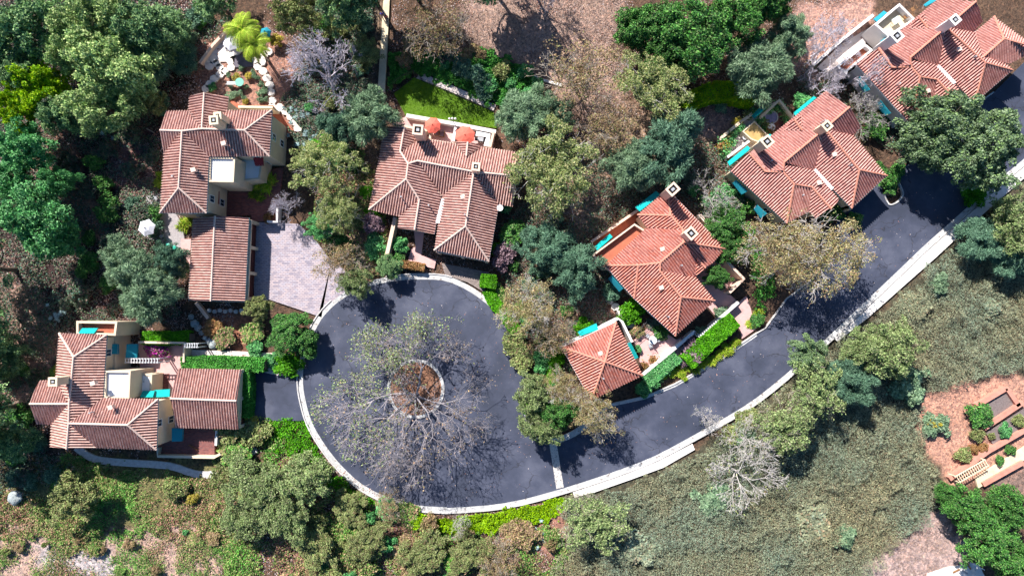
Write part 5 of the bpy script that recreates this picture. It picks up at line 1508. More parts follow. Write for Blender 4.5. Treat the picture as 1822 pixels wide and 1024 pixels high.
# ------------------------------------------------------------------ trees
W = 'trees of the wooded western slope'
T = [
 # kind, px, py, rpx, h, label, group
 ('deep', 45, 45, 70, 11, 'dark blue-green tree filling the top left corner', W),
 ('teal', 150, 30, 65, 11, 'blue-green tree at the top edge, second from the left corner', W),
 ('deep', 245, 45, 60, 10, 'dark tree at the top edge above the big grey-green tree', W),
 ('deep', 35, 130, 50, 9, 'dark green tree just above the lime tree at the left edge', W),
 ('teal', 185, 110, 75, 11.5, 'large pale grey-green tree, upper half of the twin crown left of the tall house', W),
 ('teal', 175, 185, 62, 10, 'large pale grey-green tree, lower half of the twin crown left of the tall house', W),
 ('lime', 70, 148, 50, 9.5, 'lime green tree near the left edge, upper of two', W),
 ('lime', 22, 190, 45, 9, 'lime green tree cut by the left edge, lower of two', W),
 ('green', 40, 262, 52, 9, 'fresh green tree at the left edge below the lime trees', W),
 ('green', 95, 322, 34, 7.5, 'small fresh green tree between the two bright crowns at the left edge', W),
 ('green', 55, 385, 72, 11, 'largest bright green tree on the left edge, level with the garage', W),
 ('feathergreen', 262, 110, 42, 6.5, 'thin dark tree between the twin crown and the stone garden', W),
 ('deep', 305, 50, 42, 6, 'dark tree at the top edge left of the white garden parasol', W),
 ('deep', 380, -5, 42, 6, 'shaded tree cut by the top edge above the palm', W),
 ('feathergreen', 325, 105, 30, 3.5, 'feathery dark tree beside the stone garden wall', W),
 ('olive', 268, 180, 26, 5, 'small olive tree left of the north gable of the tall house', W),
 ('feather', 218, 468, 44, 7, 'grey-green feathery tree, upper left of the cluster left of the triple garage', None),
 ('feather', 262, 520, 58, 7.5, 'grey-green feathery tree, largest and lowest of the cluster left of the triple garage', None),
 ('feathergreen', 300, 462, 32, 5.5, 'small dark feathery tree touching the west side of the triple garage', None),
 ('grove', 310, 480, 26, 4.5, 'small yellow-green tree against the triple garage wall', None),
 ('teal', 120, 85, 48, 10, 'pale grey-green tree between the top left corner trees and the twin crown', W),
 ('deep', 105, 200, 42, 8.5, 'dark green tree between the lime tree and the lower half of the twin crown', W),
 ('teal', 232, 150, 38, 8, 'grey-green tree on the right flank of the twin crown', W),
 ('green', 12, 320, 40, 8, 'fresh green tree cut by the left edge above the largest bright one', W),
 ('green', 105, 425, 36, 7.5, 'fresh green tree at the lower right flank of the largest bright tree', W),
 ('deep', 290, 90, 30, 6, 'small dark tree between the top edge trees and the slope posts', W),
 ('deep', -70, 470, 70, 12, 'dark tree outside the left edge, upper', W),
 ('deep', -70, 600, 70, 12, 'dark tree outside the left edge, middle', W),
 ('deep', -80, 740, 80, 14, 'dark tree outside the left edge, lower', W),
 ('deep', 10, 640, 40, 6, 'dark green small tree on the left edge level with the roof deck', W),
 ('deep', 12, 790, 42, 7, 'dark green small tree on the left edge below the house gable', W),
 ('olive', 128, 888, 46, 5.0, 'rounded olive green tree with a dark shadow below the lower left house', None),
 ('grove', 455, 865, 58, 5.5, 'grey-green rounded tree nearest the brick terrace, below the turning circle', None),
 ('grove', 535, 850, 55, 6, 'grey-green tree touching the outer kerb of the turning circle at the lower left', None),
 ('grove', 435, 925, 45, 5, 'pale green bushy tree below the grey-green crowns at the lower left', None),
 ('grove', 510, 915, 48, 5.5, 'grey-green bushy tree, lowest of the cluster beside the turning circle', None),
 ('olive', 622, 903, 34, 2.6, 'olive brown scrub tree below the kerb, left of the ivy bank', None),
 ('olive', 560, 975, 42, 2.8, 'olive scrub tree at the bottom edge, leftmost of the scrub', None),
 ('olive', 650, 962, 40, 2.8, 'olive scrub tree at the bottom edge left of the reddish clearing', None),
 ('olive', 750, 988, 46, 3.0, 'olive scrub tree right of the reddish clearing at the bottom edge', None),
 ('olive', 838, 985, 42, 2.8, 'olive scrub tree at the bottom edge below the ivy bank', None),
 ('bareb', 890, 1000, 40, 4.5, 'half-bare brown tree at the bottom edge under the ivy bank', None),
 ('bareb', 690, 900, 30, 3.5, 'small bare brown tree right at the lower kerb of the circle', None),
 ('wisp', 1060, 930, 60, 5.0, 'grey-green tree on the slope below the cobbled band', None),
 ('whitebranch', 815, 935, 24, 5, 'thin pale leafless tree on the ivy bank below the circle', None),
 ('whitebranch', 1325, 848, 72, 6, 'fan of bare white branches on the slope below the street', None),
 ('whitebranch', 1350, 790, 55, 6, 'bare pale branching tree beside the leafy tree under the street', None),
 ('whitebranch', 1265, 745, 30, 4.5, 'small bare purple-grey tree overhanging the lower kerb', None),
 ('wisp', 1400, 760, 58, 6, 'thin-leaved green tree with white twigs below the street', None),
 ('wisp', 1452, 690, 56, 6.5, 'green tree just below the kerb, lower of the roadside group', None),
 ('ash', 1440, 632, 38, 6, 'deep green tree leaning over the kerb of the street', None),
 ('grove', 1590, 622, 58, 7.5, 'yellow-green tree beside the pale sidewalk, largest of the roadside group', None),
 ('feathergreen', 1520, 680, 45, 5.5, 'dark tree in the shade of the yellow-green roadside tree', None),
 ('grove', 1530, 622, 40, 6, 'pale green tree leaning over the pale sidewalk', None),
 ('grove', 1815, 398, 55, 7, 'fresh yellow-green tree at the right edge below the sidewalk', None),
 ('feathergreen', 1748, 425, 42, 4.5, 'dark bushy tree left of the yellow-green tree at the right edge', None),
 ('feathergreen', 1805, 462, 40, 4, 'dark low tree at the right edge under the yellow-green tree', None),
 ('ash', 1690, 222, 82, 10, 'big dense green tree over the street, its left crown beside the top right house', None),
 ('ash', 1748, 262, 84, 10, 'big dense green tree over the street, its right crown', None),
 ('ash', 1650, 262, 48, 8, 'green tree at the left foot of the big crown over the street', None),
 ('sycamore', 1390, 445, 76, 9, 'autumn sycamore over the street, left half of the wide golden crown', None),
 ('sycamore', 1478, 455, 84, 10, 'autumn sycamore over the street, right half of the wide golden crown', None),
 ('sycgreen', 985, 300, 88, 10, 'big yellow-green sycamore right of the house with coral parasols', None),
 ('feather', 930, 200, 50, 6.5, 'feathery grey-green tree at the east end of the lawn', None),
 ('feather', 985, 205, 40, 6, 'feathery grey-green tree between the lawn and the open clearing', None),
 ('feathergreen', 975, 440, 48, 6.5, 'feathery blue-green tree below the yellow-green sycamore', None),
 ('feathergreen', 1028, 480, 48, 6.5, 'feathery blue-green tree at the west corner of the orange roof', None),
 ('sycamore', 935, 545, 58, 8, 'half-bare golden sycamore right of the turning circle', None),
 ('bareb', 985, 590, 45, 6.5, 'thin half-bare tree between the turning circle and the pyramid roof', None),
 ('grove', 948, 702, 38, 6.5, 'olive green tree over the right kerb of the turning circle', None),
 ('grove', 962, 762, 38, 6.5, 'olive green tree standing over the cobbled band', None),
 ('oak', 990, 735, 36, 6, 'deep green tree between the cobbled band and the pyramid roof', None),
 ('sycamore', 1055, 735, 50, 7, 'golden half-bare sycamore leaning over the street below the pyramid roof', None),
 ('sycamore', 1000, 690, 40, 6, 'small golden sycamore left of the pyramid roof', None),
 ('feathergreen', 1190, 265, 65, 7.5, 'large feathery dark tree north of the orange roof', None),
 ('feather', 1125, 295, 48, 6.5, 'feathery grey-green tree left of the large dark one north of the orange roof', None),
 ('bareb', 1035, 130, 80, 8.5, 'sparse brown-leaved tree standing in the open clearing', None),
 ('sycgreen', 1165, 150, 72, 8, 'thin grey-olive tree between the clearing and the dark oaks', None),
 ('bareb', 1085, 225, 60, 7, 'sparse brown tree below the clearing', None),
 ('oak', 1150, 45, 55, 8, 'dark green oak at the top edge, leftmost of the oak grove', None),
 ('oak', 1235, 60, 78, 10, 'dark green oak, largest of the grove at the top edge', None),
 ('oak', 1185, 100, 48, 7.5, 'dark green oak at the lower left of the grove', None),
 ('oak', 1310, 30, 58, 9, 'dark green oak at the top edge right of the largest oak', None),
 ('oak', 1370, -5, 48, 9, 'dark green oak cut by the top edge, rightmost of the grove', None),
 ('feather', 1352, 120, 62, 7.5, 'feathery grey-green tree between the oak grove and the white walled house', None),
 ('feather', 1405, 62, 42, 6.5, 'feathery blue-grey tree beside the oak grove, upper', None),
 ('bare', 1480, 70, 58, 7.5, 'bare grey tree over the pale terrace of the top right house', None),
 ('bare', 1478, 150, 40, 6, 'bare grey tree at the west corner of the top right house', None),
 ('whitebranch', 1548, 195, 46, 6, 'bare white-limbed tree between the two salmon roofed houses', None),
 ('whitebranch', 1275, 345, 50, 6.5, 'bare white-limbed tree between the orange roof and the teal awnings', None),
 ('bare', 1550, 120, 45, 8, 'bare twiggy tree over the roof of the top right house', None),
 ('oak', 1290, 400, 40, 5, 'dense dark green tree right of the orange roof, upper', None),
 ('oak', 1298, 440, 34, 4.5, 'dense dark green tree right of the orange roof, lower', None),
 ('oak', 1278, 492, 24, 4.5, 'dark green tree inside the walled courtyard of the orange-roofed house', None),
 ('bare', 560, 112, 82, 11, 'tall bare lavender-grey tree above the tall house', None),
 ('bareb', 775, 45, 66, 9, 'bare tan-grey tree at the top edge left of the clearing', None),
 ('olive', 525, 22, 46, 8, 'olive green tree at the top edge right of the palm', None),
 ('deep', 610, -10, 60, 11, 'dark tree cut by the top edge left of the footpath', None),
 ('deep', 720, -70, 60, 12, 'dark tree beyond the top edge right of the footpath', None),
 ('deep', 870, -90, 75, 13, 'dark tree beyond the top edge above the clearing', None),
 ('deep', 640, -60, 60, 13, 'dark tree beyond the top edge over the footpath', None),
 ('bare', 960, -60, 60, 11, 'bare tree beyond the top edge above the clearing', None),
 ('grove', 650, 90, 30, 4.5, 'yellow-green bushy tree on the left side of the footpath', None),
 ('feather', 655, 205, 50, 7, 'dark olive feathery tree at the north west corner of the centre house', None),
 ('feathergreen', 605, 225, 38, 6, 'dark feathery tree right of the silver-blue agaves', None),
 ('sycgreen', 572, 285, 60, 8, 'yellow-green sycamore between the tall house and the centre house', None),
 ('bare', 500, 368, 32, 5, 'small bare pale tree at the corner of the paver driveway', None),
 ('sycgreen', 600, 372, 46, 6.5, 'yellow-green sycamore, lower, between the two upper houses', None),
 ('green', 570, 400, 30, 4.5, 'bright green small tree at the top of the paver driveway', None),
 ('bareb', 600, 465, 45, 6, 'thin greyish tree leaning over the paver driveway', None),
 ('grove', 628, 500, 32, 5.5, 'olive tree casting a dark shadow on the turning circle', None),
 ('deep', 690, 475, 25, 3.5, 'dark rounded small tree at the kerb left of the rusty hedge', None),
 ('oak', 515, 592, 44, 4.5, 'dense green rounded tree filling the bed left of the turning circle', None),
 ('oak', 545, 612, 26, 3.5, 'dense green small tree at the kerb left of the turning circle', None),
 ('olive', 458, 548, 26, 4, 'small olive tree at the south east corner of the triple garage', None),
 ('oak', 1725, 905, 42, 6.5, 'dark green tree at the lower right, nearest the wooden trellis', None),
 ('oak', 1795, 905, 42, 6.5, 'dark green tree at the right edge below the buff path', None),
 ('oak', 1760, 960, 50, 7, 'dark green tree in the middle of the bottom right grove', None),
 ('oak', 1812, 1000, 45, 7, 'dark green tree in the bottom right corner', None),
 ('oak', 1690, 880, 24, 5, 'dark green tree at the left tip of the bottom right grove', None),
]
for k_, x_, y_, r_, h_, lab, g_ in T:
    tree(k_, x_, y_, r_, h_, lab, group=g_)

# the big tree on the island, built for itself: bare pale limbs, leafy only to the north and west
def island_tree():
    rng = np.random.default_rng(77)
    p = P(743, 700, 0.06)
    root = empty('tree', (p.x, p.y, 0.0), 'huge half-bare tree rooted in the island of the turning circle', 'tree')
    rm, H = 152 * mpp(6.5), 9.5
    segs, tips = branching(rng, rm * 1.03, H, 0.34, levels=7, kids=(2, 4), zfork=0.16, nmain=9, twig=0.019, spread=0.75)
    print('ISLAND', len(segs), len(tips))
    if len(segs) > 26000: segs = segs[np.sort(np.concatenate([np.arange(1500), rng.choice(np.arange(1500, len(segs)), 24500, replace=False)]))] if False else segs
    lean = 1.5        # the crown has grown out to the west
    for a_ in (0, 3):
        segs[:, a_] -= lean * np.clip(segs[:, a_ + 2] / H, 0, 1)
    tips[:, 0] -= lean * np.clip(tips[:, 2] / H, 0, 1)
    # fine twiglets at every branch end
    tt = tips if len(tips) < 14000 else tips[rng.choice(len(tips), 14000, replace=False)]
    t3 = np.repeat(tt, 1, 0)
    dr = rng.normal(size=t3.shape); dr[:, :2] += t3[:, :2] / 9
    dr /= np.linalg.norm(dr, axis=1)[:, None]
    e3 = t3 + dr * rng.uniform(0.3, 0.75, len(t3))[:, None]
    segs = np.concatenate([segs, np.concatenate([t3, e3, np.full((len(t3), 1), 0.015), np.full((len(t3), 1), 0.009)], 1)])
    v, q = seg_tubes(segs, 3)
    np_mesh('trunk', v, q, M_BARKG, root)
    d = tips @ np.array([-0.72, 0.42, 0])
    rr = np.linalg.norm(tips[:, :2], axis=1)
    pr = np.clip((d + 1.2) / 5, 0, 1) * np.clip(rr / 6, 0.25, 1)
    pn = fbm(tips[:, 0] / 1.8 + 9, tips[:, 1] / 1.8 + 9, 4)
    sel = tips[(rng.random(len(tips)) < pr) & (pn > 0.36)]
    n = 4
    if len(sel) * n > 26000: sel = sel[rng.choice(len(sel), 26000 // n, replace=False)]
    pts = np.repeat(sel, n, 0) + rng.normal(size=(len(sel) * n, 3)) * 0.32
    v, q = leaf_quads(pts, 0.13, 0.6, 0.4, rng)
    np_mesh('crown', v, q, L_WISP, root)
    sel = tips[rng.choice(len(tips), min(1500, len(tips)), replace=False)]
    v, q = leaf_quads(sel + rng.normal(size=sel.shape) * 0.1, 0.13, 0.6, 0.4, rng)
    np_mesh('dry_leaves', v, q, L_BRN, root)
island_tree()

# ------------------------------------------------------------------ shrubs
S = [
 ('bright', 1123, 551, 24, 'bright green rounded shrub at the south west wall of the orange-roofed house', 1.9),
 ('bright', 1040, 583, 17, 'bright green rounded shrub behind the teal awning of the pyramid-roofed garage', 1.8),
 ('bright', 990, 632, 17, 'bright green shrub west of the pyramid-roofed garage, touching the wall', 1.4),
 ('purple', 1236, 627, 30, 'purple-grey shrub beside the white patio wall at the street', 1.7),
 ('purple', 896, 456, 24, 'purple shrub at the south east corner of the centre house', 1.9),
 ('purple', 665, 395, 20, 'dark purple-brown shrub at the south west corner of the centre house', 1.6),
 ('green', 712, 437, 16, 'round green shrub inside the entry garden of the centre house', 1.5),
 ('dark', 1585, 322, 17, 'dark green clipped shrub on the kerbed islet of the upper driveway', 1.8),
 ('under', 1160, 575, 12, 'mixed small shrub by the iron fence north of the pink patio', 0.9),
 ('scrub', 1135, 590, 12, 'leafy shrub behind the iron fence of the pink patio', 0.9),
 ('dark', 1174, 592, 14, 'dark shrub against the wall at the pink patio', 1.2),
 ('green', 1134, 620, 9, 'small green shrub between the pyramid roof and the pink patio', 0.9),
 ('dark', 1262, 600, 16, 'dark shrub inside the long white wall by the street, upper', 1.2),
 ('grey', 1283, 555, 13, 'pale green shrub beside the pink courtyard steps', 1.0),
 ('grey', 1250, 590, 11, 'pale green shrub at the foot of the white wall corner', 0.9),
 ('olive', 308, 872, 17, 'straw yellow shrub in the weeds below the lower left house', 1.4),
 ('yellow', 342, 886, 11, 'bright yellow shrub in the weeds below the lower left house', 0.9),
 ('scrub', 322, 868, 14, 'pale brown shrub between the straw and bright yellow ones', 1.0),
 ('dark', 1742, 740, 23, 'olive green bush on the bare soil, upper left of the planting beds', 1.4),
 ('olive', 1738, 772, 13, 'small olive bush on the bare soil, below the larger one', 0.9),
 ('olive', 1713, 808, 15, 'olive bush on the bare soil nearest the trellis', 1.1),
 ('green', 1790, 765, 13, 'small green bush with a white stake in the planting bed', 0.9),
 ('olive', 1815, 750, 13, 'small olive bush at the right edge of the planting bed', 0.9),
 ('rust', 1733, 798, 8, 'tiny brown bush on the bare soil', 0.6),
 ('rust', 1752, 796, 9, 'tiny reddish bush on the bare soil right of the brown one', 0.6),
 ('olive', 1765, 775, 7, 'tiny olive bush at the terracotta bed edge', 0.5),
 ('grey', 1668, 757, 26, 'blue-green low bush at the edge of the slope shrubs', 1.1),
 ('yellow', 1664, 750, 12, 'yellow-tipped bush among the blue-green low bush', 1.2),
 ('grey', 1622, 682, 36, 'blue-green rounded mound on the slope below the roadside trees', 2.0),
 ('dark', 1778, 820, 10, 'small dark bush beside the buff path, upper', 0.7),
 ('dark', 1800, 800, 10, 'small dark bush beside the buff path, at the right', 0.7),
 ('magenta', 272, 622, 16, 'magenta bougainvillea in the walled courtyard, left plant', 1.3),
 ('magenta', 292, 626, 14, 'magenta bougainvillea in the walled courtyard, right plant', 1.1),
 ('yellow', 108, 655, 12, 'yellow-green shrub at the west wall of the lower left house', 1.0),
 ('scrub', 95, 660, 10, 'pale green shrub west of the lower left house', 0.8),
 ('agave', 548, 250, 22, 'cluster of silver-blue agaves east of the tall house', 0.9),
 ('agave', 535, 205, 20, 'silver-blue agaves beside the curved stone path', 0.8),
 ('agave', 520, 190, 14, 'small silver-blue agaves at the bend of the stone path', 0.7),
 ('agave', 556, 320, 12, 'silver-blue agaves below the yellow-green sycamore', 0.7),
 ('agave', 207, 222, 20, 'silver agaves on the wooded slope left of the tall house', 0.9),
 ('agave', 100, 560, 18, 'silver agaves on the bare strip at the left', 0.8),
 ('agave', 960, 955, 16, 'silver-blue agaves on the reddish soil at the bottom edge', 0.7),
 ('grey', 330, 60, 24, 'pale grey shrub left of the stone garden', 1.8),
 ('green', 378, 155, 9, 'tiny green bush at the left of the stone garden', 0.6),
 ('strap', 325, 402, 17, 'strap-leaved yellow-green plant beside the pink-tiled garage', 1.0),
 ('strap', 283, 320, 14, 'strap-leaved plant at the west wall of the tall house', 0.9),
 ('strap', 470, 330, 22, 'broad strap-leaved plant in the red courtyard', 1.3),
 ('strap', 455, 345, 14, 'smaller strap-leaved plant in the red courtyard', 1.0),
 ('rust', 478, 388, 10, 'rust-leaved bush in the courtyard planter box', 1.0),
 ('scrub', 400, 600, 20, 'greenish brown shrub north of the pale path', 0.9),
 ('rust', 380, 585, 18, 'rusty brown shrub on the red soil below the triple garage', 0.8),
 ('scrub', 450, 590, 20, 'yellowish green shrub left of the dense rounded tree', 1.0),
 ('green', 455, 618, 16, 'green shrub at the edge of the pale path', 0.9),
 ('bright', 512, 648, 22, 'bright green shrub between the pale path and the asphalt driveway', 1.2),
 ('green', 480, 640, 16, 'green shrub at the end of the pale path', 0.9),
 ('dark', 610, 440, 24, 'dark shrub below the yellow-green sycamore by the driveway', 1.4),
 ('green', 665, 440, 22, 'green shrub left of the entry garden wall', 1.2),
 ('bright', 660, 385, 16, 'bright green shrub at the west side of the centre house', 1.0),
 ('bright', 655, 340, 14, 'bright green low shrub along the west wall of the centre house', 0.8),
 ('bright', 575, 262, 22, 'bright green shrub right of the silver-blue agaves', 1.2),
 ('dark', 700, 462, 18, 'dark green shrub at the entry wall corner by the kerb', 1.2),
 ('olive', 412, 760, 30, 'yellow-green scrubby shrub right of the brick terrace', 1.7),
 ('olive', 455, 772, 28, 'olive scrubby shrub between the brick terrace and the bright ground cover', 1.6),
 ('yellow', 440, 750, 18, 'yellowish shrub below the asphalt driveway', 1.2),
 ('scrub', 425, 805, 30, 'pale scrubby shrub at the end of the stone path', 1.4),
 ('olive', 395, 845, 22, 'olive shrub below the brick terrace', 1.2),
 ('green', 895, 350, 24, 'green shrub in the shade east of the centre house', 1.2),
 ('dark', 905, 420, 26, 'dark shrub in the shade below the yellow-green sycamore', 1.3),
 ('bright', 880, 440, 12, 'small bright shrub beside the purple shrub', 0.8),
 ('olive', 930, 640, 22, 'olive shrub inside the right kerb of the turning circle', 1.2),
 ('bright', 985, 660, 16, 'bright shrub below the pyramid-roofed garage wall', 1.0),
 ('dark', 1350, 570, 15, 'dark shrub at the bottom of the pink entry steps', 0.9),
 ('strap', 1342, 572, 13, 'yellow-green strap plant beside the pink entry steps', 0.8),
 ('strap', 1352, 560, 11, 'strap plant on the kerb corner near the entry steps', 0.7),
 ('dark', 1480, 372, 22, 'dark shrub at the entrance between the sycamore and the driveway', 1.4),
 ('scrub', 1520, 390, 14, 'pale shrub at the edge of the upper driveway under the eave', 0.9),
 ('dark', 1560, 225, 28, 'dark shrub in the shade between the two salmon roofs, right', 1.4),
 ('dark', 1500, 220, 26, 'dark shrub in the shade between the two salmon roofs, left', 1.4),
 ('green', 1430, 180, 18, 'green shrub behind the north teal awning', 1.2),
 ('dark', 1595, 300, 16, 'low dark shrub above the kerbed islet', 0.9),
 ('grey', 1282, 190, 12, 'grey shrub in the shaded hollow of the curved hedge', 0.8),
 ('olive', 915, 610, 24, 'brownish olive shrub at the kerb right of the turning circle', 1.2),
 ('scrub', 885, 520, 18, 'yellowish shrub below the square clipped hedge', 1.1),
 ('bright', 1735, 345, 22, 'green shrub under the sidewalk at the right', 1.2),
 ('olive', 1330, 745, 22, 'yellow-olive shrub just below the kerb of the street', 1.0),
 ('olive', 1300, 775, 20, 'olive shrub below the kerb left of the white-branched tree', 0.9),
]
for k_, x_, y_, r_, lab, h_ in S:
    nm = 'agave' if k_ == 'agave' else 'shrub'
    shrub(k_, x_, y_, r_, lab, h_, name=nm, cat=nm)
# lavender-like cushions of the stone garden, alike
for x_, y_, r_ in [(418, 138, 6), (426, 148, 6), (437, 154, 5), (410, 152, 6), (405, 172, 8), (415, 168, 8), (424, 165, 8), (434, 174, 5), (463, 150, 6), (452, 136, 5), (459, 139, 5), (467, 163, 6), (462, 165, 7), (472, 158, 6), (466, 176, 6), (473, 176, 5), (461, 178, 5), (450, 128, 5), (428, 122, 6), (406, 133, 5)]:
    shrub('grey', x_, y_, r_, 'small grey-green cushion plant in the stone garden', 0.45, name='cushion_plant', cat='plant', group='cushion plants of the stone garden')
for x_, y_, r_, l_ in [(419, 137, 8, 'yellow-green cushion plant at the upper left of the stone garden'), (441, 134, 7, 'yellow-green cushion plant above the green garden table'), (436, 180, 6, 'yellow-green cushion plant at the bottom of the stone garden')]:
    shrub('yellow', x_, y_, r_, l_, 0.55, name='cushion_plant', cat='plant')
for i, (x_, y_, r_) in enumerate([(1175, 668, 12), (1190, 660, 13), (1204, 655, 13), (1220, 650, 12), (1236, 656, 12), (1252, 648, 12), (1266, 640, 12), (1280, 634, 12), (1295, 622, 12), (1308, 612, 11), (1215, 668, 10)]):
    shrub('strap', x_, y_, r_, 'lime strap-leaved plant in the row along the street side of the clipped hedge', 0.8, name='strap_plant', cat='plant', group='strap plants along the street')
for x_, y_, r_ in [(1150, 690, 14), (1165, 680, 14), (1180, 655, 15), (1160, 665, 13), (1140, 690, 12)]:
    shrub('green', x_, y_, r_, 'green shrub in the bed between the white patio wall and the street', 1.2, group='shrubs below the patio wall')
# loose shrubs that nothing tells apart
def many(kinds, poly, n, r, label, group, seed, h=None):
    rr = random.Random(seed)
    xs = [p[0] for p in poly]; ys = [p[1] for p in poly]
    k = 0; tries = 0
    while k < n and tries < 4000:
        tries += 1
        x, y = rr.uniform(min(xs), max(xs)), rr.uniform(min(ys), max(ys))
        if in_poly(np.array([x]), np.array([y]), poly)[0]:
            shrub(rr.choice(kinds), x, y, rr.uniform(*r), label, None if h is None else rr.uniform(*h), group=group)
            k += 1
many(['under', 'deep', 'under', 'dark'], [(90, 240), (280, 200), (285, 390), (180, 560), (100, 600), (130, 420)], 30, (9, 22), 'dark undergrowth shrub on the wooded slope between the left edge and the tall house', 'undergrowth shrubs of the western slope', 1)
many(['under', 'deep', 'dark'], [(0, 600), (90, 620), (50, 720), (80, 800), (140, 840), (0, 880)], 17, (9, 20), 'dark undergrowth shrub at the left edge beside the lower left house', 'undergrowth shrubs beside the lower left house', 2)
many(['under', 'deep', 'dark'], [(270, 0), (400, 10), (350, 80), (290, 190), (250, 190)], 12, (10, 20), 'dark undergrowth shrub left of the stone garden', 'undergrowth shrubs left of the stone garden', 3)
many(['deep', 'dark', 'under', 'olive'], [(560, 30), (655, 30), (650, 160), (600, 170), (620, 110)], 14, (10, 22), 'dark green shrub between the bare lavender-grey tree and the footpath', 'shrubs left of the footpath', 4)
many(['scrub', 'olive', 'brown', 'green'], [(570, 880), (680, 900), (860, 960), (1000, 940), (1000, 1040), (480, 1040)], 42, (10, 24), 'mixed olive and brown scrub bush below the turning circle', 'scrub bushes below the turning circle', 5, (0.8, 2.0))
many(['dark', 'green', 'under', 'olive'], [(500, 160), (600, 180), (640, 240), (640, 400), (560, 420), (600, 300), (530, 260)], 19, (9, 18), 'green shrub between the tall house and the centre house', 'shrubs between the two upper houses', 6)
many(['under', 'dark', 'deep'], [(890, 400), (1000, 380), (1100, 520), (1040, 600), (900, 500)], 18, (9, 18), 'dark shrub between the centre house and the orange roof', 'shrubs between the centre house and the orange roof', 7)
many(['olive', 'green', 'bright', 'scrub'], [(900, 520), (990, 600), (990, 740), (945, 740), (940, 640), (880, 520)], 20, (9, 18), 'green shrub along the right side of the turning circle', 'shrubs right of the turning circle', 8)
many(['green', 'olive', 'deep'], [(860, 90), (960, 130), (960, 180), (900, 190), (800, 130), (760, 120)], 16, (10, 20), 'green shrub above the fenced lawn', 'shrubs above the fenced lawn', 9)
many(['under', 'brown', 'dark'], [(700, 60), (860, 80), (860, 110), (720, 110)], 12, (10, 18), 'brownish shrub under the bare tan-grey tree', 'shrubs under the bare tan-grey tree', 10)
many(['scrub', 'green', 'brown'], [(0, 900), (200, 960), (380, 940), (380, 1020), (0, 1020)], 14, (5, 14), 'low weedy shrub on the pale soil at the lower left corner', 'weedy shrubs at the lower left corner', 12, (0.4, 0.9))
many(['dark', 'under', 'green'], [(1240, 300), (1330, 330), (1330, 370), (1260, 380), (1200, 300)], 12, (10, 18), 'dark shrub under the white-limbed tree beside the teal awnings', 'shrubs between the orange and salmon roofs', 13)
many(['cover', 'cover', 'cover', 'grey'], [(1080, 880), (1240, 830), (1400, 720), (1620, 540), (1800, 360), (1822, 640), (1640, 690), (1620, 900), (1540, 990), (1080, 1000)], 12, (14, 34), 'low broad bush on the grey-green slope below the street', 'low bushes of the slope', 15, (0.9, 1.4))
many(['dark', 'deep', 'olive'], [(1720, 400), (1822, 340), (1822, 440), (1720, 450)], 12, (12, 22), 'green shrub beside the yellow-green tree at the right edge', 'shrubs at the right edge', 14)

# ------------------------------------------------------------------ hedges
def hedge(pts, w, h, mat, label, n=9000, size=0.11, seed=1, closed=False, z0=0.0):
    rng = np.random.default_rng(seed)
    P2 = [Vector(XY(*p, h)) for p in pts]
    c = sum(P2, Vector((0, 0))) / len(P2)
    segs = [(a, b) for a, b in zip(P2[:-1], P2[1:])]
    L = np.array([(b - a).length for a, b in segs])
    idx = rng.choice(len(segs), n, p=L / L.sum())
    t = rng.random(n)
    A = np.array([[*a] for a, b in segs])[idx]; B = np.array([[*b] for a, b in segs])[idx]
    d = (B - A); d /= np.linalg.norm(d, axis=1)[:, None]
    base = A + (B - A) * t[:, None]
    base -= d * (0.0)
    nn = np.stack([-d[:, 1], d[:, 0]], 1)
    # sample on the rounded box surface
    s = rng.random(n)
    per = w + 2 * h
    q = s * per
    off = np.where(q < h, -w / 2, np.where(q < h + w, q - h - w / 2, w / 2))
    z = np.where(q < h, q, np.where(q < h + w, h, per - q))
    lump = 0.85 + 0.3 * fbm(base[:, 0] / 0.6, base[:, 1] / 0.6, seed)
    off = off * lump + rng.normal(size=n) * 0.05
    z = np.maximum(0.04, z * (0.9 + 0.2 * fbm(base[:, 0] / 0.8 + off, base[:, 1] / 0.8, seed + 3)) + rng.normal(size=n) * 0.05)
    pts3 = np.concatenate([base + nn * off[:, None] - np.array([[c.x, c.y]]), (z + z0)[:, None]], 1)
    v, qd = leaf_quads(pts3, size, 0.65, 0.5, rng)
    root = empty('hedge', (c.x, c.y, 0), label, 'hedge')
    np_mesh('foliage', v, qd, mat, root)
    core = MB()
    LL, RR = ribbon([(p.x, p.y) for p in P2], w * 0.62)
    for i in range(len(P2) - 1):
        quad = [LL[i], LL[i + 1], RR[i + 1], RR[i]]
        core.prism([(p.x, p.y) for p in quad], -0.3, h * 0.72)
    core.build('branches', MATS['dark_bark'], root)
    return root
hedge([(1222, 645), (1250, 618), (1275, 595), (1308, 568)], 2.2, 1.5, L_BRIGHT, 'broad clipped green hedge outside the long white wall by the street', 16000, seed=3)
hedge([(1150, 680), (1185, 650), (1205, 632)], 1.8, 1.2, L_GREEN, 'clipped green hedge below the patio wall beside the street', 9000, seed=4)
hedge([(870, 488), (868, 512)], 2.0, 1.6, L_BRIGHT, 'square bright green hedge block at the end of the brown driveway', 8000, seed=5)
hedge([(868, 515), (880, 540), (900, 560), (918, 590)], 1.5, 1.0, L_BRIGHT, 'bright green hedge following the kerb right of the turning circle', 9000, seed=6)
hedge([(322, 648), (350, 646), (400, 646), (470, 650)], 1.7, 1.7, L_IVYG, 'ivy green hedge along the north side of the ivy-wrapped garage', 14000, seed=7)
hedge([(434, 655), (436, 700), (432, 742)], 1.3, 2.0, L_IVYG, 'ivy green hedge on the east end of the ivy-wrapped garage', 10000, seed=8)
hedge([(252, 601), (300, 602), (336, 600)], 1.6, 1.4, L_BRIGHT, 'bright green hedge outside the bougainvillea courtyard wall', 9000, seed=9)
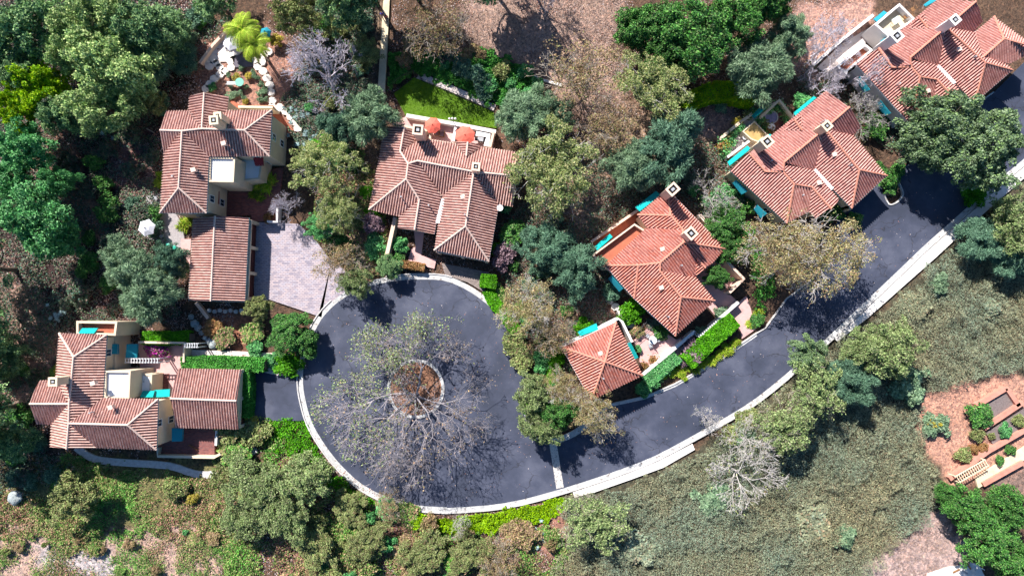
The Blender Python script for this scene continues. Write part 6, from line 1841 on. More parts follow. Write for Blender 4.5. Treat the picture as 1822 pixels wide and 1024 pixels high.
hedge([(686, 465), (720, 470), (755, 476)], 0.9, 0.9, L_RUST, 'rusty red hedge at the kerb of the centre house', 6000, seed=10)
hedge([(1215, 190), (1240, 172), (1270, 160), (1305, 160), (1345, 172)], 2.3, 2.4, L_LIME, 'curved lime green hedge around the shaded hollow', 15000, size=0.12, seed=11)
hedge([(1585, 345), (1590, 330), (1578, 312), (1560, 290)], 1.0, 0.9, L_OAK, 'dark clipped hedge along the east side of the salmon house', 7000, seed=12)

# ------------------------------------------------------------------ palm in the stone garden
def palm(px, py, label, h, n, L, seed):
    rng = random.Random(seed)
    p = P(px, py, h)
    root = empty('palm_tree', (p.x, p.y, 0), label, 'palm')
    mb = MB()
    for i in range(6):
        z0, z1 = -0.3 + (h + 0.3) * i / 6, -0.3 + (h + 0.3) * (i + 1) / 6
        mb.tube((p.x + 0.03 * (i % 2), p.y, z0), (p.x + 0.03 * ((i + 1) % 2), p.y, z1), 0.17, 0.15, sides=9)
    mb.build('trunk', M_BARKT, root)
    for k in range(n):
        a = 2 * math.pi * k / n + rng.uniform(-.2, .2); el = rng.uniform(0.1, 0.9)
        pts, al = [], []
        fb = MB()
        q = Vector((p.x, p.y, h)); d = Vector((math.cos(a) * math.cos(el), math.sin(a) * math.cos(el), math.sin(el)))
        side = Vector((-math.sin(a), math.cos(a), 0))
        m = 12
        for i in range(m):
            d.z -= 0.13; d.normalize()
            q2 = q + d * L / m
            fb.tube(q, q2, 0.03 * (1 - i / m) + 0.008, sides=4)
            if i > 0:
                for s_ in (-1, 1):
                    for j in range(3):
                        b = q.lerp(q2, j / 3)
                        ll = L * 0.27 * math.sin(math.pi * (0.12 + 0.86 * (i + j / 3) / m)) + 0.08
                        tdir = (side * s_ + d * 0.7 - Vector((0, 0, 0.25 + rng.uniform(0, .3)))).normalized()
                        e = b + tdir * ll
                        wv = d * 0.035
                        fb.add([b - wv, b + wv, e + wv * 0.2, e - wv * 0.2], [(0, 1, 2, 3)])
            q = q2
        fb.build('frond', L_PALM, root)
palm(430, 52, 'tall yellow-green palm at the top of the stone garden, left crown', 6.0, 22, 2.7, 1)
palm(450, 78, 'yellow-green palm of the stone garden, lower right crown', 5.2, 20, 2.6, 2)
shrub('yellow', 490, 72, 13, 'yellow and orange plant right of the palms', 1.4)

# ------------------------------------------------------------------ fences, posts, stone paths
def fence(pts, h, label, mat=M_METAL, gap=1.8, rails=3, mesh=True, name='fence'):
    P2 = [Vector((*XY(*p), 0)) for p in pts]
    c = sum(P2, Vector()) / len(P2)
    root = empty(name, (c.x, c.y, 0), label, 'fence')
    rl = MB(); pk = MB()
    for a, b in zip(P2[:-1], P2[1:]):
        L = (b - a).length; n = max(1, round(L / gap))
        for i in range(n):
            p = a.lerp(b, i / n)
            MB().box((p.x, p.y, h / 2 - 0.1), (0.08, 0.08, h + 0.2)).build('post', mat, root)
        for r_ in range(rails):
            z = 0.1 + (h - 0.12) * r_ / (rails - 1)
            rl.tube((a.x, a.y, z), (b.x, b.y, z), 0.025, sides=5)
        if mesh:
            m = int(L / 0.16)
            for i in range(m):
                p = a.lerp(b, i / m)
                pk.tube((p.x, p.y, 0.1), (p.x, p.y, h - 0.03), 0.007, sides=3)
    p = P2[-1]
    MB().box((p.x, p.y, h / 2 - 0.1), (0.08, 0.08, h + 0.2)).build('post', mat, root)
    rl.build('rail', mat, root)
    if mesh: pk.build('wire_mesh', mat, root)
fence([(693, 166), (706, 147), (737, 131), (752, 145), (880, 200)], 1.3, 'black wire fence around the lawn')
fence([(1127, 608), (1162, 578)], 1.0, 'short black iron fence on the north side of the pink patio')
fence([(1124, 600), (1156, 563)], 1.0, 'short black iron fence behind the patio planting strip')
# steel posts leaning on the wooded slope, footbridge-like rails of the footpath
fence([(672, -20), (671, 165)], 0.9, 'thin dark railing along the left side of the footpath', mesh=False, rails=2)

FL = [(386, 113), (391, 120), (400, 127), (411, 120), (391, 133), (381, 140), (373, 150), (366, 158), (381, 105), (466, 110), (468, 126), (475, 139), (480, 151), (482, 164), (484, 179), (484, 190), (498, 191), (508, 198), (517, 207), (524, 217), (530, 228), (458, 118), (454, 108), (470, 98), (478, 92), (400, 95), (372, 118), (378, 92), (366, 108), (410, 108), (414, 98)]
FL += [(1085 - 0, 534), (1095, 545), (1104, 556), (1113, 566), (1122, 577)]
M_FLAG = noisy('pale_flagstone', (0.66, 0.58, 0.52), (0.80, 0.74, 0.68), scale=2.2, bump=0.25)
pt = None
for i, (x_, y_) in enumerate(FL):
    c = P(x_, y_, 0)
    a0 = R.uniform(0, 1)
    n = 7
    poly = [(c.x + math.cos(a0 + 2 * math.pi * k / n) * R.uniform(0.54, 0.68), c.y + math.sin(a0 + 2 * math.pi * k / n) * R.uniform(0.5, 0.62)) for k in range(n)]
    mb = MB().prism([(p[0] - c.x, p[1] - c.y) for p in poly], -0.3, 0.04)
    o = mb.build('flagstone', M_FLAG)
    o.location = (c.x, c.y, 0)
    tag(o, 'pale irregular flagstone of the curved garden path above the tall house' if i < 31 else 'pale flagstone of the shaded path south west of the orange roof', 'flagstone', 'flagstones of the stone garden' if i < 31 else 'flagstones beside the orange roof')
# round stepping stones below the triple garage
for i in range(7):
    c = P(372 + i * 9.5, 553 + (1 if i % 2 else -1), 0)
    o = MB().lathe((0, 0, 0), [(0.28, -0.3), (0.30, 0.02), (0.26, 0.05)], 10).build('stepping_stone', MATS['kerb_concrete'])
    o.location = c
    tag(o, 'round grey stepping stone in the shade below the triple garage', 'stepping stone', 'stepping stones below the triple garage')
garden_wall(G0, [(348, 538), (370, 566)], 0.5, 0.45, M_STUCP, 'pale diagonal retaining kerb below the triple garage', name='retaining_wall')
garden_wall(G0, [(355, 112), (378, 80), (405, 52)], 0.7, 0.4, M_STUCP, 'pinkish diagonal retaining wall at the upper left of the stone garden', name='retaining_wall')
sheet('terrace_paving', [(380, 78), (400, 55), (425, 62), (432, 90), (410, 110), (380, 110), (365, 100)], 0.03, M_PALEF)
sheet('terrace_paving', [(412, 100), (446, 96), (452, 118), (418, 120)], 0.04, noisy('dark_slate', (0.10, 0.09, 0.11), (0.16, 0.14, 0.17), scale=2, bump=0.3))
tag(strip('kerb', [XY(*p) for p in [(900, 118), (935, 130), (965, 142), (1000, 152)]], 0.35, -0.5, 0.05, M_WALK), kind='structure')
tag(strip('gravel_border', [XY(*p) for p in [(744, 134), (800, 156), (880, 192)]], 0.9, -0.5, 0.0, M_PALEF), kind='structure')

# ------------------------------------------------------------------ planting beds at the lower right
M_TIMB = noisy('redwood_edging', (0.46, 0.20, 0.15), (0.58, 0.28, 0.21), scale=1.5, bump=0.15)
for pts, lab in [([(1738, 722), (1792, 690)], 'reddish retaining board, uppermost, above the dark planting bed'),
                 ([(1752, 762), (1822, 715)], 'wide reddish retaining board between the two planting beds'),
                 ([(1690, 852), (1760, 802), (1830, 762)], 'long reddish retaining board above the buff path'),
                 ([(1750, 862), (1822, 822)], 'reddish retaining board below the buff path'),
                 ([(1792, 690), (1814, 722)], 'short reddish board closing the upper planting bed')]:
    garden_wall(G0, pts, 0.45, 0.6, M_TIMB, lab, name='retaining_board')
sheet('planting_bed_ground', [(1742, 724), (1790, 694), (1812, 718), (1758, 758)], 0.02, noisy('dark_soil', (0.13, 0.10, 0.10), (0.22, 0.18, 0.17), scale=4, bump=0.6, detail=10))
sheet('planting_bed_ground', [(1754, 770), (1830, 722), (1830, 752), (1768, 792)], 0.02, MATS['dark_soil'])
def trellis(px0, py0, px1, py1, w, h, label, n):
    a, b = P(px0, py0, h), P(px1, py1, h)
    c = (a + b) / 2
    root = empty('pergola', (c.x, c.y, 0), label, 'pergola')
    d = (b - a); d.z = 0; L = d.length; d.normalize(); nn_ = Vector((-d.y, d.x, 0)); ang = math.atan2(d.y, d.x)
    for s_ in (-1, 1):
        q = c + nn_ * s_ * w / 2
        MB().box((q.x, q.y, h), (L, 0.1, 0.14), ang).build('beam', M_WOODW, root)
        for e in (a, b):
            q = e + nn_ * s_ * w / 2 + (c - e).normalized() * 0.12
            MB().box((q.x, q.y, (h - 0.07) / 2 - 0.15), (0.12, 0.12, h - 0.07 + 0.3), ang).build('post', M_WOODW, root)
    for i in range(n):
        q = a.lerp(b, (i + 0.5) / n)
        MB().box((q.x, q.y, h + 0.13), (0.09, w + 0.16, 0.12), ang).build('rafter', M_WOODW, root)
M_CRM = noisy('cream_timber', (0.66, 0.55, 0.38), (0.78, 0.68, 0.50), scale=2, bump=0.1)
_w = M_WOODW; M_WOODW = M_CRM
trellis(1702, 853, 1756, 822, 0.9, 1.1, 'low cream timber trellis at the end of the buff path', 14)
M_WOODW = _w
trellis(222, 641, 284, 641, 0.5, 2.7, 'white ladder-like pergola across the courtyard of the lower left house', 12)
trellis(328, 614, 354, 614, 0.5, 2.2, 'small white pergola over the gate at the end of the pale path', 6)
trellis(486 + 0, 394, 0 + 496, 394, 0.8, 2.2, 'tiny white gate trellis by the paver driveway', 3) if False else None

# ------------------------------------------------------------------ parasols, tables, pots
def parasol(px, py, rm, h, mat, label, sides=8, name='parasol', frame=M_WOODB):
    p = P(px, py, h)
    root = empty(name, (p.x, p.y, 0), label, 'parasol')
    mb = MB(); x, y = p.x, p.y
    ring = [(x + rm * math.cos(2 * math.pi * i / sides + 0.3), y + rm * math.sin(2 * math.pi * i / sides + 0.3), h - 0.55) for i in range(sides)]
    top = (x, y, h)
    for i in range(sides):
        a, b = Vector(ring[i]), Vector(ring[(i + 1) % sides])
        m_ = (a + b) / 2 + Vector((0, 0, 0.05)) - (((a + b) / 2) - Vector((x, y, h - 0.55))) * 0.05
        am, bm = Vector(top).lerp(a, 0.5) + Vector((0, 0, 0.06)), Vector(top).lerp(b, 0.5) + Vector((0, 0, 0.06))
        mb.add([top, am, bm], [(0, 1, 2)]); mb.add([am, a, m_, b, bm], [(0, 1, 2, 3, 4)])
        mb.add([a, a - Vector((0, 0, 0.14)), m_ - Vector((0, 0, 0.14)), m_], [(0, 1, 2, 3)]); mb.add([m_, m_ - Vector((0, 0, 0.14)), b - Vector((0, 0, 0.14)), b], [(0, 1, 2, 3)])
    mb.build('canopy', mat, root)
    MB().tube((x, y, 0.05), (x, y, h - 0.02), 0.03, sides=8).build('pole', frame, root)
    MB().lathe((x, y, h), [(0.07, 0.0), (0.05, 0.08), (0.015, 0.15)], 8).build('finial', frame, root)
    MB().lathe((x, y, 0.0), [(0.28, 0.0), (0.28, 0.08), (0.08, 0.12), (0.06, 0.3)], 12).build('base', M_GREYM, root)
    rb = MB()
    for i in range(sides): rb.tube((x, y, h - 0.1), Vector(ring[i]) + Vector((0, 0, 0.02)) - Vector((0, 0, 0.04)), 0.012, sides=4)
    rb.build('ribs', frame, root)
M_CORAL = noisy('coral_canvas', (0.70, 0.13, 0.09), (0.80, 0.17, 0.12), scale=1.2, rough=0.9, bump=0.05)
M_LAV = noisy('white_canvas', (0.62, 0.62, 0.68), (0.72, 0.72, 0.78), scale=1.2, rough=0.9, bump=0.05)
parasol(769, 221, 1.15, 2.6, M_CORAL, 'smaller coral parasol near the chimney of the centre house')
parasol(827, 239, 1.38, 2.6, M_CORAL, 'larger coral parasol on the terrace of the centre house')
parasol(257, 404, 1.2, 2.6, M_LAV, 'pale lavender hexagonal parasol on the shaded patio', 6)
parasol(409, 72, 1.25, 2.6, M_LAV, 'white hexagonal parasol in the stone garden beside the palm', 6)
parasol(470, 55, 0.8, 2.4, M_BLUEC, 'blue shaded parasol right of the palm', 6)

def table(px, py, r, label, top=M_WHITE, z=0.05, name='garden_table', leg=M_METAL):
    p = P(px, py, 0.75)
    root = empty(name, (p.x, p.y, z), label, 'table')
    MB().lathe((p.x, p.y, z), [(r, 0.70), (r, 0.745), (r * 0.96, 0.75)], 18).build('tabletop', top, root)
    for k in range(4):
        a = k * math.pi / 2 + 0.4
        MB().tube((p.x + math.cos(a) * r * 0.7, p.y + math.sin(a) * r * 0.7, z), (p.x + math.cos(a) * r * 0.3, p.y + math.sin(a) * r * 0.3, z + 0.72), 0.022, sides=6).build('leg', leg, root)
def chair(px, py, rz, label, mat=M_METAL, z=0.05, group=None, seat=None):
    p = P(px, py, 0.45)
    root = empty('garden_chair', (p.x, p.y, z), label, 'chair', group)
    co, si = math.cos(rz), math.sin(rz)
    def w(a, b, c): return (p.x + a * co - b * si, p.y + a * si + b * co, z + c)
    MB().box(w(0, 0, 0.44), (0.48, 0.48, 0.05), rz).build('seat', seat or mat, root)
    bk = MB()
    for k in range(4): bk.tube(w(-0.18 + 0.12 * k, -0.24, 0.47), w(-0.18 + 0.12 * k, -0.30, 0.9), 0.014, sides=5)
    bk.tube(w(-0.24, -0.30, 0.9), w(0.24, -0.30, 0.9), 0.022, sides=6)
    bk.build('backrest', mat, root)
    for a, b in ((-0.2, -0.2), (0.2, -0.2), (0.2, 0.2), (-0.2, 0.2)):
        MB().tube(w(a * 1.1, b * 1.1, 0), w(a, b, 0.42), 0.018, sides=5).build('leg', mat, root)
    for s_ in (-1, 1):
        MB().tube(w(s_ * 0.25, -0.26, 0.66), w(s_ * 0.25, 0.2, 0.64), 0.02, sides=5).build('armrest', mat, root)
# pink patio of the orange-roofed house
table(1161, 605, 0.55, 'small round glass-topped table on the pink patio', M_WHITE, 0.25)
for i, (x_, y_, a_) in enumerate([(1152, 597, 2.4), (1170, 604, -1.4), (1156, 614, 0.3), (1166, 596, -2.6)]):
    chair(x_, y_, a_, 'dark wire patio chair around the small round table on the pink patio', M_GREYM, 0.25, 'patio chairs on the pink patio')
p_ = P(1160, 604, 2.3)
ro = empty('closed_parasol', (p_.x, p_.y, 0.25), 'closed white parasol standing through the pink patio table', 'parasol')
MB().lathe((p_.x, p_.y, 0), [(0.04, 1.15), (0.17, 1.2), (0.13, 1.8), (0.04, 2.4)], 9).build('canopy', M_LAV, ro)
MB().tube((p_.x, p_.y, 0.25), (p_.x, p_.y, 2.45), 0.025, sides=7).build('pole', M_WOODB, ro)
def pot(px, py, r, label, mat=None, z=0.05, kind='green', group=None):
    p = P(px, py, z + 0.5)
    root = empty('flowerpot', (p.x, p.y, z), label, 'flowerpot', group)
    MB().lathe((p.x, p.y, z), [(r * 0.65, 0), (r, 0.42), (r * 1.08, 0.43), (r * 1.08, 0.5), (r * 0.9, 0.5), (r * 0.88, 0.44)], 12).build('pot', mat or M_TERRA, root)
    rng = np.random.default_rng(int(px * 7 + py))
    c = rng.normal(size=(220, 3)) * np.array([r * 0.95, r * 0.95, 0.2]) + np.array([0, 0, 0.68])
    v, q = leaf_quads(c, 0.15, 0.6, 0.4, rng)
    f = np_mesh('plant', v, q, SHR[kind], root)
M_TANPOT = noisy('ochre_clay', (0.42, 0.22, 0.10), (0.52, 0.30, 0.14), scale=3, bump=0.1)
pot(1162, 640, 0.34, 'ochre round pot on the pink patio, upper', M_TANPOT, 0.25, 'rust')
pot(1148, 652, 0.34, 'ochre round pot at the low corner of the pink patio', M_TANPOT, 0.25, 'rust')
for i, (x_, y_, k_) in enumerate([(1283, 250, 'green'), (1290, 258, 'yellow'), (1282, 262, 'rust'), (1300, 252, 'green'), (1305, 238, 'green'), (1296, 240, 'olive'), (1342, 200, 'green'), (1352, 215, 'green'), (1360, 222, 'olive'), (1357, 232, 'dark'), (1392, 195, 'green'), (1398, 205, 'olive'), (1400, 213, 'green'), (1385, 190, 'green'), (1366, 197, 'green'), (1316, 228, 'green'), (1330, 205, 'olive'), (1372, 235, 'rust'), (1312, 218, 'yellow'), (1290, 270, 'green')]):
    pot(x_, y_, R.uniform(0.26, 0.4), 'terracotta pot with leafy plant on the crowded terrace of the salmon house with teal awnings', None, 0.18, k_, 'potted plants on the crowded terrace')
table(1372, 227, 0.52, 'bright white round table on the crowded terrace', M_WHITE, 0.18)
table(1326, 244, 0.40, 'small white round table by the ochre wall face, left', M_WHITE, 0.14)
table(1340, 251, 0.32, 'tiny glass table by the ochre wall face, right', M_GREYM, 0.14)
def pool(px, py, r, label):
    p = P(px, py, 0.8)
    root = empty('hot_tub', (p.x, p.y, 0.18), label, 'hot tub')
    MB().lathe((p.x, p.y, 0.18), [(r, 0), (r, 0.6), (r * 0.86, 0.62), (r * 0.84, 0.5)], 20).build('tub_shell', M_GREYM, root)
    MB().lathe((p.x, p.y, 0.18), [(r * 0.83, 0.50), (r * 0.83, 0.54)], 20).build('cover', noisy('blue_grey_cover', (0.10, 0.12, 0.24), (0.22, 0.22, 0.36), scale=3, bump=0.3), root)
pool(1373, 208, 0.95, 'round tub with mottled blue-grey cover on the crowded terrace')
# centre house terrace: lounge seats, grill, counter, lamp post
def lounge(px, py, rz, label, mat):
    p = P(px, py, 0.4)
    root = empty('lounge_chair', (p.x, p.y, 0.05), label, 'lounge chair')
    co, si = math.cos(rz), math.sin(rz)
    def w(a, b, c): return (p.x + a * co - b * si, p.y + a * si + b * co, 0.05 + c)
    MB().box(w(0, 0, 0.2), (0.78, 0.80, 0.3), rz).build('frame', M_WOODB, root)
    MB().box(w(0, 0.04, 0.42), (0.6, 0.66, 0.13), rz).build('seat_cushion', mat, root)
    MB().box(w(0, -0.33, 0.66), (0.62, 0.14, 0.42), rz).build('back_cushion', mat, root)
    for s_ in (-1, 1): MB().box(w(s_ * 0.36, 0, 0.5), (0.08, 0.78, 0.28), rz).build('armrest', M_WOODB, root)
M_CUSH = noisy('grey_mauve_cushion', (0.26, 0.19, 0.21), (0.34, 0.26, 0.28), scale=3, bump=0.1)
lounge(786, 238, math.pi - 0.15, 'grey cushioned lounge chair beside the smaller coral parasol, right one', M_CUSH)
lounge(778, 236, math.pi - 0.15, 'grey cushioned lounge chair under the edge of the smaller coral parasol', M_CUSH)
def grill(px, py, label):
    p = P(px, py, 0.9); x, y = p.x, p.y
    root = empty('barbecue_grill', (x, y, 0.05), label, 'grill')
    MB().box((x, y, 0.45), (0.75, 0.55, 0.8), -0.15).build('cabinet', M_GREYM, root)
    MB().box((x, y, 0.98), (0.8, 0.56, 0.24), -0.15).build('lid', M_GREYM, root)
    MB().tube((x - 0.3, y - 0.33, 0.98), (x + 0.3, y - 0.36, 0.98), 0.025, sides=6).build('handle', M_METAL, root)
    for s_ in (-1, 1): MB().box((x + s_ * 0.6, y - s_ * 0.09, 0.84), (0.36, 0.5, 0.04), -0.15).build('side_shelf', M_METAL, root)
grill(855, 248, 'silver barbecue grill in the terrace corner right of the larger coral parasol')
def counter(pts, label):
    w_ = [XY(*p, 0.9) for p in pts]
    c = (sum(p[0] for p in w_) / len(w_), sum(p[1] for p in w_) / len(w_))
    root = empty('outdoor_counter', (c[0], c[1], 0.05), label, 'counter')
    o = strip('cabinet', w_, 0.62, 0.05, 0.86, M_STUCP); o.parent = root; o.data.transform(__import__('mathutils').Matrix.Translation((-c[0], -c[1], -0.05)))
    o = strip('worktop', w_, 0.72, 0.862, 0.92, M_WHITE); o.parent = root; o.data.transform(__import__('mathutils').Matrix.Translation((-c[0], -c[1], -0.05)))
counter([(847, 237), (869, 241), (865, 260)], 'white L-shaped outdoor counter behind the silver grill')
def lamp_post(px, py, label):
    p = P(px, py, 2.2); x, y = p.x, p.y
    root = empty('lamp_post', (x, y, 0), label, 'lamp post')
    MB().lathe((x, y, 0), [(0.12, 0), (0.1, 0.25), (0.045, 0.35), (0.04, 2.1)], 8).build('post', M_METAL, root)
    arm = MB()
    for k in range(3):
        dx = (k - 1) * 0.4
        arm.tube((x, y, 1.95), (x + dx, y + 0.02, 2.1 + (0.1 if k == 1 else 0)), 0.02, sides=5)
        MB().lathe((x + dx, y + 0.02, 2.12 + (0.1 if k == 1 else 0)), [(0.05, 0), (0.15, 0.1), (0.17, 0.2), (0.12, 0.31), (0.04, 0.36)], 10).build('lamp_globe', M_WHITE, root)
    arm.build('arm', M_METAL, root)
lamp_post(805, 212, 'black lamp post with three white globes on the lawn parapet')
# stone garden bench and table
table(426, 146, 0.6, 'green metal garden table in the stone garden', noisy('green_paint', (0.16, 0.40, 0.32), (0.20, 0.46, 0.38), scale=2), 0.0)
def bench(px, py, rz, label, mat, L=1.3):
    p = P(px, py, 0.45); root = empty('garden_bench', (p.x, p.y, 0), label, 'bench')
    co, si = math.cos(rz), math.sin(rz)
    def w(a, b, c): return (p.x + a * co - b * si, p.y + a * si + b * co, c)
    for k in range(4): MB().box(w(0, -0.2 + 0.13 * k, 0.45), (L, 0.1, 0.04), rz).build('seat_slat', mat, root)
    for k in range(3): MB().box(w(0, -0.3, 0.58 + 0.13 * k), (L, 0.03, 0.09), rz).build('back_slat', mat, root)
    for a in (-L * 0.42, L * 0.42):
        MB().box(w(a, -0.26, 0.42), (0.06, 0.06, 0.95), rz).build('leg', mat, root); MB().box(w(a, 0.18, 0.2), (0.06, 0.06, 0.46), rz).build('leg', mat, root)
bench(412, 148, 0.0, 'pale bench left of the green garden table', M_WOODW)
bench(347, 791, -0.5, 'wooden bench on the brick terrace of the lower left house', M_WOODB, 1.4)
bench(1595, 42, 0.6, 'pale green bench on the roof terrace of the top right house', M_WOODW, 1.4) if False else None
def chairset(px, py, z, label):
    pass
# patio by the lavender parasol
for i, (x_, y_, l_) in enumerate([(276, 352, 'dark wire chair at the upper end of the shaded patio'), (272, 362, 'dark wire chair on the shaded patio, second from the top'), (274, 415, 'dark chair right of the lavender parasol'), (287, 420, 'dark chair further right of the lavender parasol')]):
    chair(x_, y_, i * 1.3, l_, M_METAL, 0.0, None, M_GREYM)
sheet('terrace_paving', [(262, 345), (292, 345), (325, 400), (330, 440), (300, 440), (265, 425), (248, 405)], 0.0, noisy('shaded_gravel', (0.26, 0.23, 0.24), (0.40, 0.36, 0.36), scale=3.5, bump=0.5))
sheet('footpath', [(322, 425), (340, 425), (338, 470), (322, 445)], 0.03, M_PINKF)
def bin_(px, py, label):
    p = P(px, py, 1.0); root = empty('wheeled_bin', (p.x, p.y, 0), label, 'bin')
    m = noisy('green_plastic', (0.03, 0.42, 0.30), (0.04, 0.50, 0.36), scale=3, rough=0.4)
    MB().lathe((p.x, p.y, 0), [(0.24, 0.02), (0.32, 0.9)], 12).build('body', m, root)
    MB().lathe((p.x, p.y, 0.9), [(0.35, 0.0), (0.34, 0.06), (0.15, 0.13)], 12).build('lid', m, root)
    MB().tube((p.x - 0.3, p.y + 0.15, 0.9), (p.x + 0.3, p.y + 0.15, 0.9), 0.02, sides=5).build('handle', M_METAL, root)
bin_(308, 440, 'green round bin beside the triple garage, right one')
bin_(299, 437, 'green round bin beside the triple garage, left one')
# boulder at the lower left
def boulder(px, py, r, label, seed=1, mat=None):
    rng = np.random.default_rng(seed)
    bm = bmesh.new(); bmesh.ops.create_icosphere(bm, subdivisions=3, radius=1)
    for v in bm.verts:
        n = vnoise(np.array([v.co.x * 1.7 + 9]), np.array([v.co.y * 1.7 + v.co.z * 2.1 + 9]), seed)[0]
        v.co *= r * (0.72 + 0.5 * n); v.co.z *= 0.62
    me = bpy.data.meshes.new('boulder'); bm.to_mesh(me); bm.free()
    me.materials.append(mat or noisy('grey_rock', (0.14, 0.16, 0.17), (0.34, 0.38, 0.38), scale=1.6, bump=1.0, dist=0.12, c3=(0.46, 0.50, 0.50)))
    o = bpy.data.objects.new('boulder', me); COL.objects.link(o); p = P(px, py, r * 0.3); o.location = (p.x, p.y, r * 0.2)
    tag(o, label, 'boulder')
boulder(27, 886, 0.95, 'large pale grey-green boulder at the left edge below the lower left house', 3)
for i, (x_, y_) in enumerate([(340, 563), (346, 575), (352, 583), (358, 592), (365, 600), (372, 607), (378, 614), (383, 607)]):
    boulder(x_, y_, R.uniform(0.35, 0.55), 'rounded grey rock in the diagonal row between triple garage and bougainvillea courtyard', i + 10)
    bpy.context.scene.collection.objects[-1]['group'] = 'rocks of the diagonal rock row'
# fallen posts on the wooded slope
for i, (x0, y0, x1, y1, l_) in enumerate([(297, 130, 309, 139, 'short pale post lying on the slope, uppermost'), (280, 162, 293, 170, 'short pale post lying on the slope, middle'), (261, 229, 274, 236, 'short pale post lying on the slope level with the tall house'), (217, 365, 230, 371, 'short pale post lying on the slope beside the lavender parasol')]):
    a, b = P(x0, y0, 0.3), P(x1, y1, 0.25)
    o = MB().tube((0, 0, 0), b - a, 0.09, 0.07, sides=7).build('log', M_BARKT); o.location = a
    tag(o, l_, 'log')
# corner clutter at the bottom right
sheet('terrace_paving', [(1652, 1020), (1690, 1008), (1740, 1000), (1760, 1040), (1640, 1045)], 0.02, M_WALK)
a, b = P(1717, 995, 0.8), P(1752, 1013, 0.8)
ro = empty('handrail', a, 'white pipe handrail at the bottom right corner', 'handrail')
MB().tube(a, b, 0.06, sides=7).build('rail', M_WHITE, ro)
for t_ in (0.05, 0.5, 0.95):
    q = a.lerp(b, t_); MB().tube((q.x, q.y, -0.3), q, 0.04, sides=6).build('post', M_WHITE, ro)
for i, (x0, y0, x1, y1, m_, l_) in enumerate([(1718, 997, 1728, 1012, M_WOODB, 'dark plank leaning beside the white handrail'), (1696, 1018, 1708, 1012, M_WOODB, 'brown plank lying at the bottom edge, left'), (1712, 1014, 1722, 1020, M_GREYM, 'grey board lying at the bottom edge')]):
    a, b = P(x0, y0, 0.12), P(x1, y1, 0.12)
    d = b - a; o = MB().box((0, 0, 0.05), (d.length, 0.22, 0.07), math.atan2(d.y, d.x)).build('plank', m_); o.location = ((a.x + b.x) / 2, (a.y + b.y) / 2, 0.03)
    tag(o, l_, 'plank')
# roof-terrace furniture of the top right house
def small_set(px, py, z, label):
    p = P(px, py, z + 0.75)
    root = empty('terrace_table', (p.x, p.y, z), label, 'table')
    MB().box((p.x, p.y, z + 0.73), (1.1, 0.8, 0.05), 0.6).build('tabletop', noisy('pale_green_glass', (0.50, 0.62, 0.56), (0.62, 0.72, 0.66), scale=2), root)
    for a, b in ((-0.4, -0.3), (0.4, -0.3), (0.4, 0.3), (-0.4, 0.3)):
        MB().tube((p.x + a, p.y + b, z), (p.x + a, p.y + b, z + 0.7), 0.03, sides=6).build('leg', M_GREYM, root)
small_set(1595, 36, 2.63, 'pale green table on the roof terrace of the top right house')
for i, (x_, y_, a_, l_) in enumerate([(1590, 46, 0.5, 'wooden chair left of the pale green roof table'), (1601, 44, 3.4, 'wooden chair below the pale green roof table'), (1603, 33, 2.0, 'wooden chair right of the pale green roof table')]):
    chair(x_, y_, a_, l_, M_WOODB, 2.63)

# ------------------------------------------------------------------ two walkers on the footpath
M_SKIN = noisy('skin', (0.50, 0.30, 0.22), (0.56, 0.34, 0.25), scale=4, bump=0.02)
M_BLUES = noisy('blue_cloth', (0.03, 0.05, 0.40), (0.05, 0.08, 0.50), scale=4, bump=0.1)
M_PINKS = noisy('pink_cloth', (0.60, 0.16, 0.16), (0.70, 0.22, 0.20), scale=4, bump=0.1)
M_NAVY = noisy('dark_trousers', (0.03, 0.035, 0.06), (0.05, 0.055, 0.09), scale=4, bump=0.1)
M_HAIR = noisy('brown_hair', (0.05, 0.03, 0.02), (0.10, 0.06, 0.04), scale=8, bump=0.3)
def skin_mesh(name, V, Ed, mat, parent, sub=1):
    me = bpy.data.meshes.new(name)
    me.from_pydata([v[:3] for v in V], Ed, [])
    o = bpy.data.objects.new(name, me); COL.objects.link(o)
    md = o.modifiers.new('skin', 'SKIN'); md.use_smooth_shade = True
    sl = me.skin_vertices[0].data if me.skin_vertices else None
    if sl is None:
        bpy.context.view_layer.objects.active = o
        bpy.ops.object.skin_root_mark() if False else None
    for i, v in enumerate(V):
        me.skin_vertices[0].data[i].radius = (v[3], v[3] * (v[4] if len(v) > 4 else 1))
    me.skin_vertices[0].data[0].use_root = True
    s_ = o.modifiers.new('sub', 'SUBSURF'); s_.levels = sub; s_.render_levels = sub
    me.materials.append(mat)
    o.parent = parent
    return o
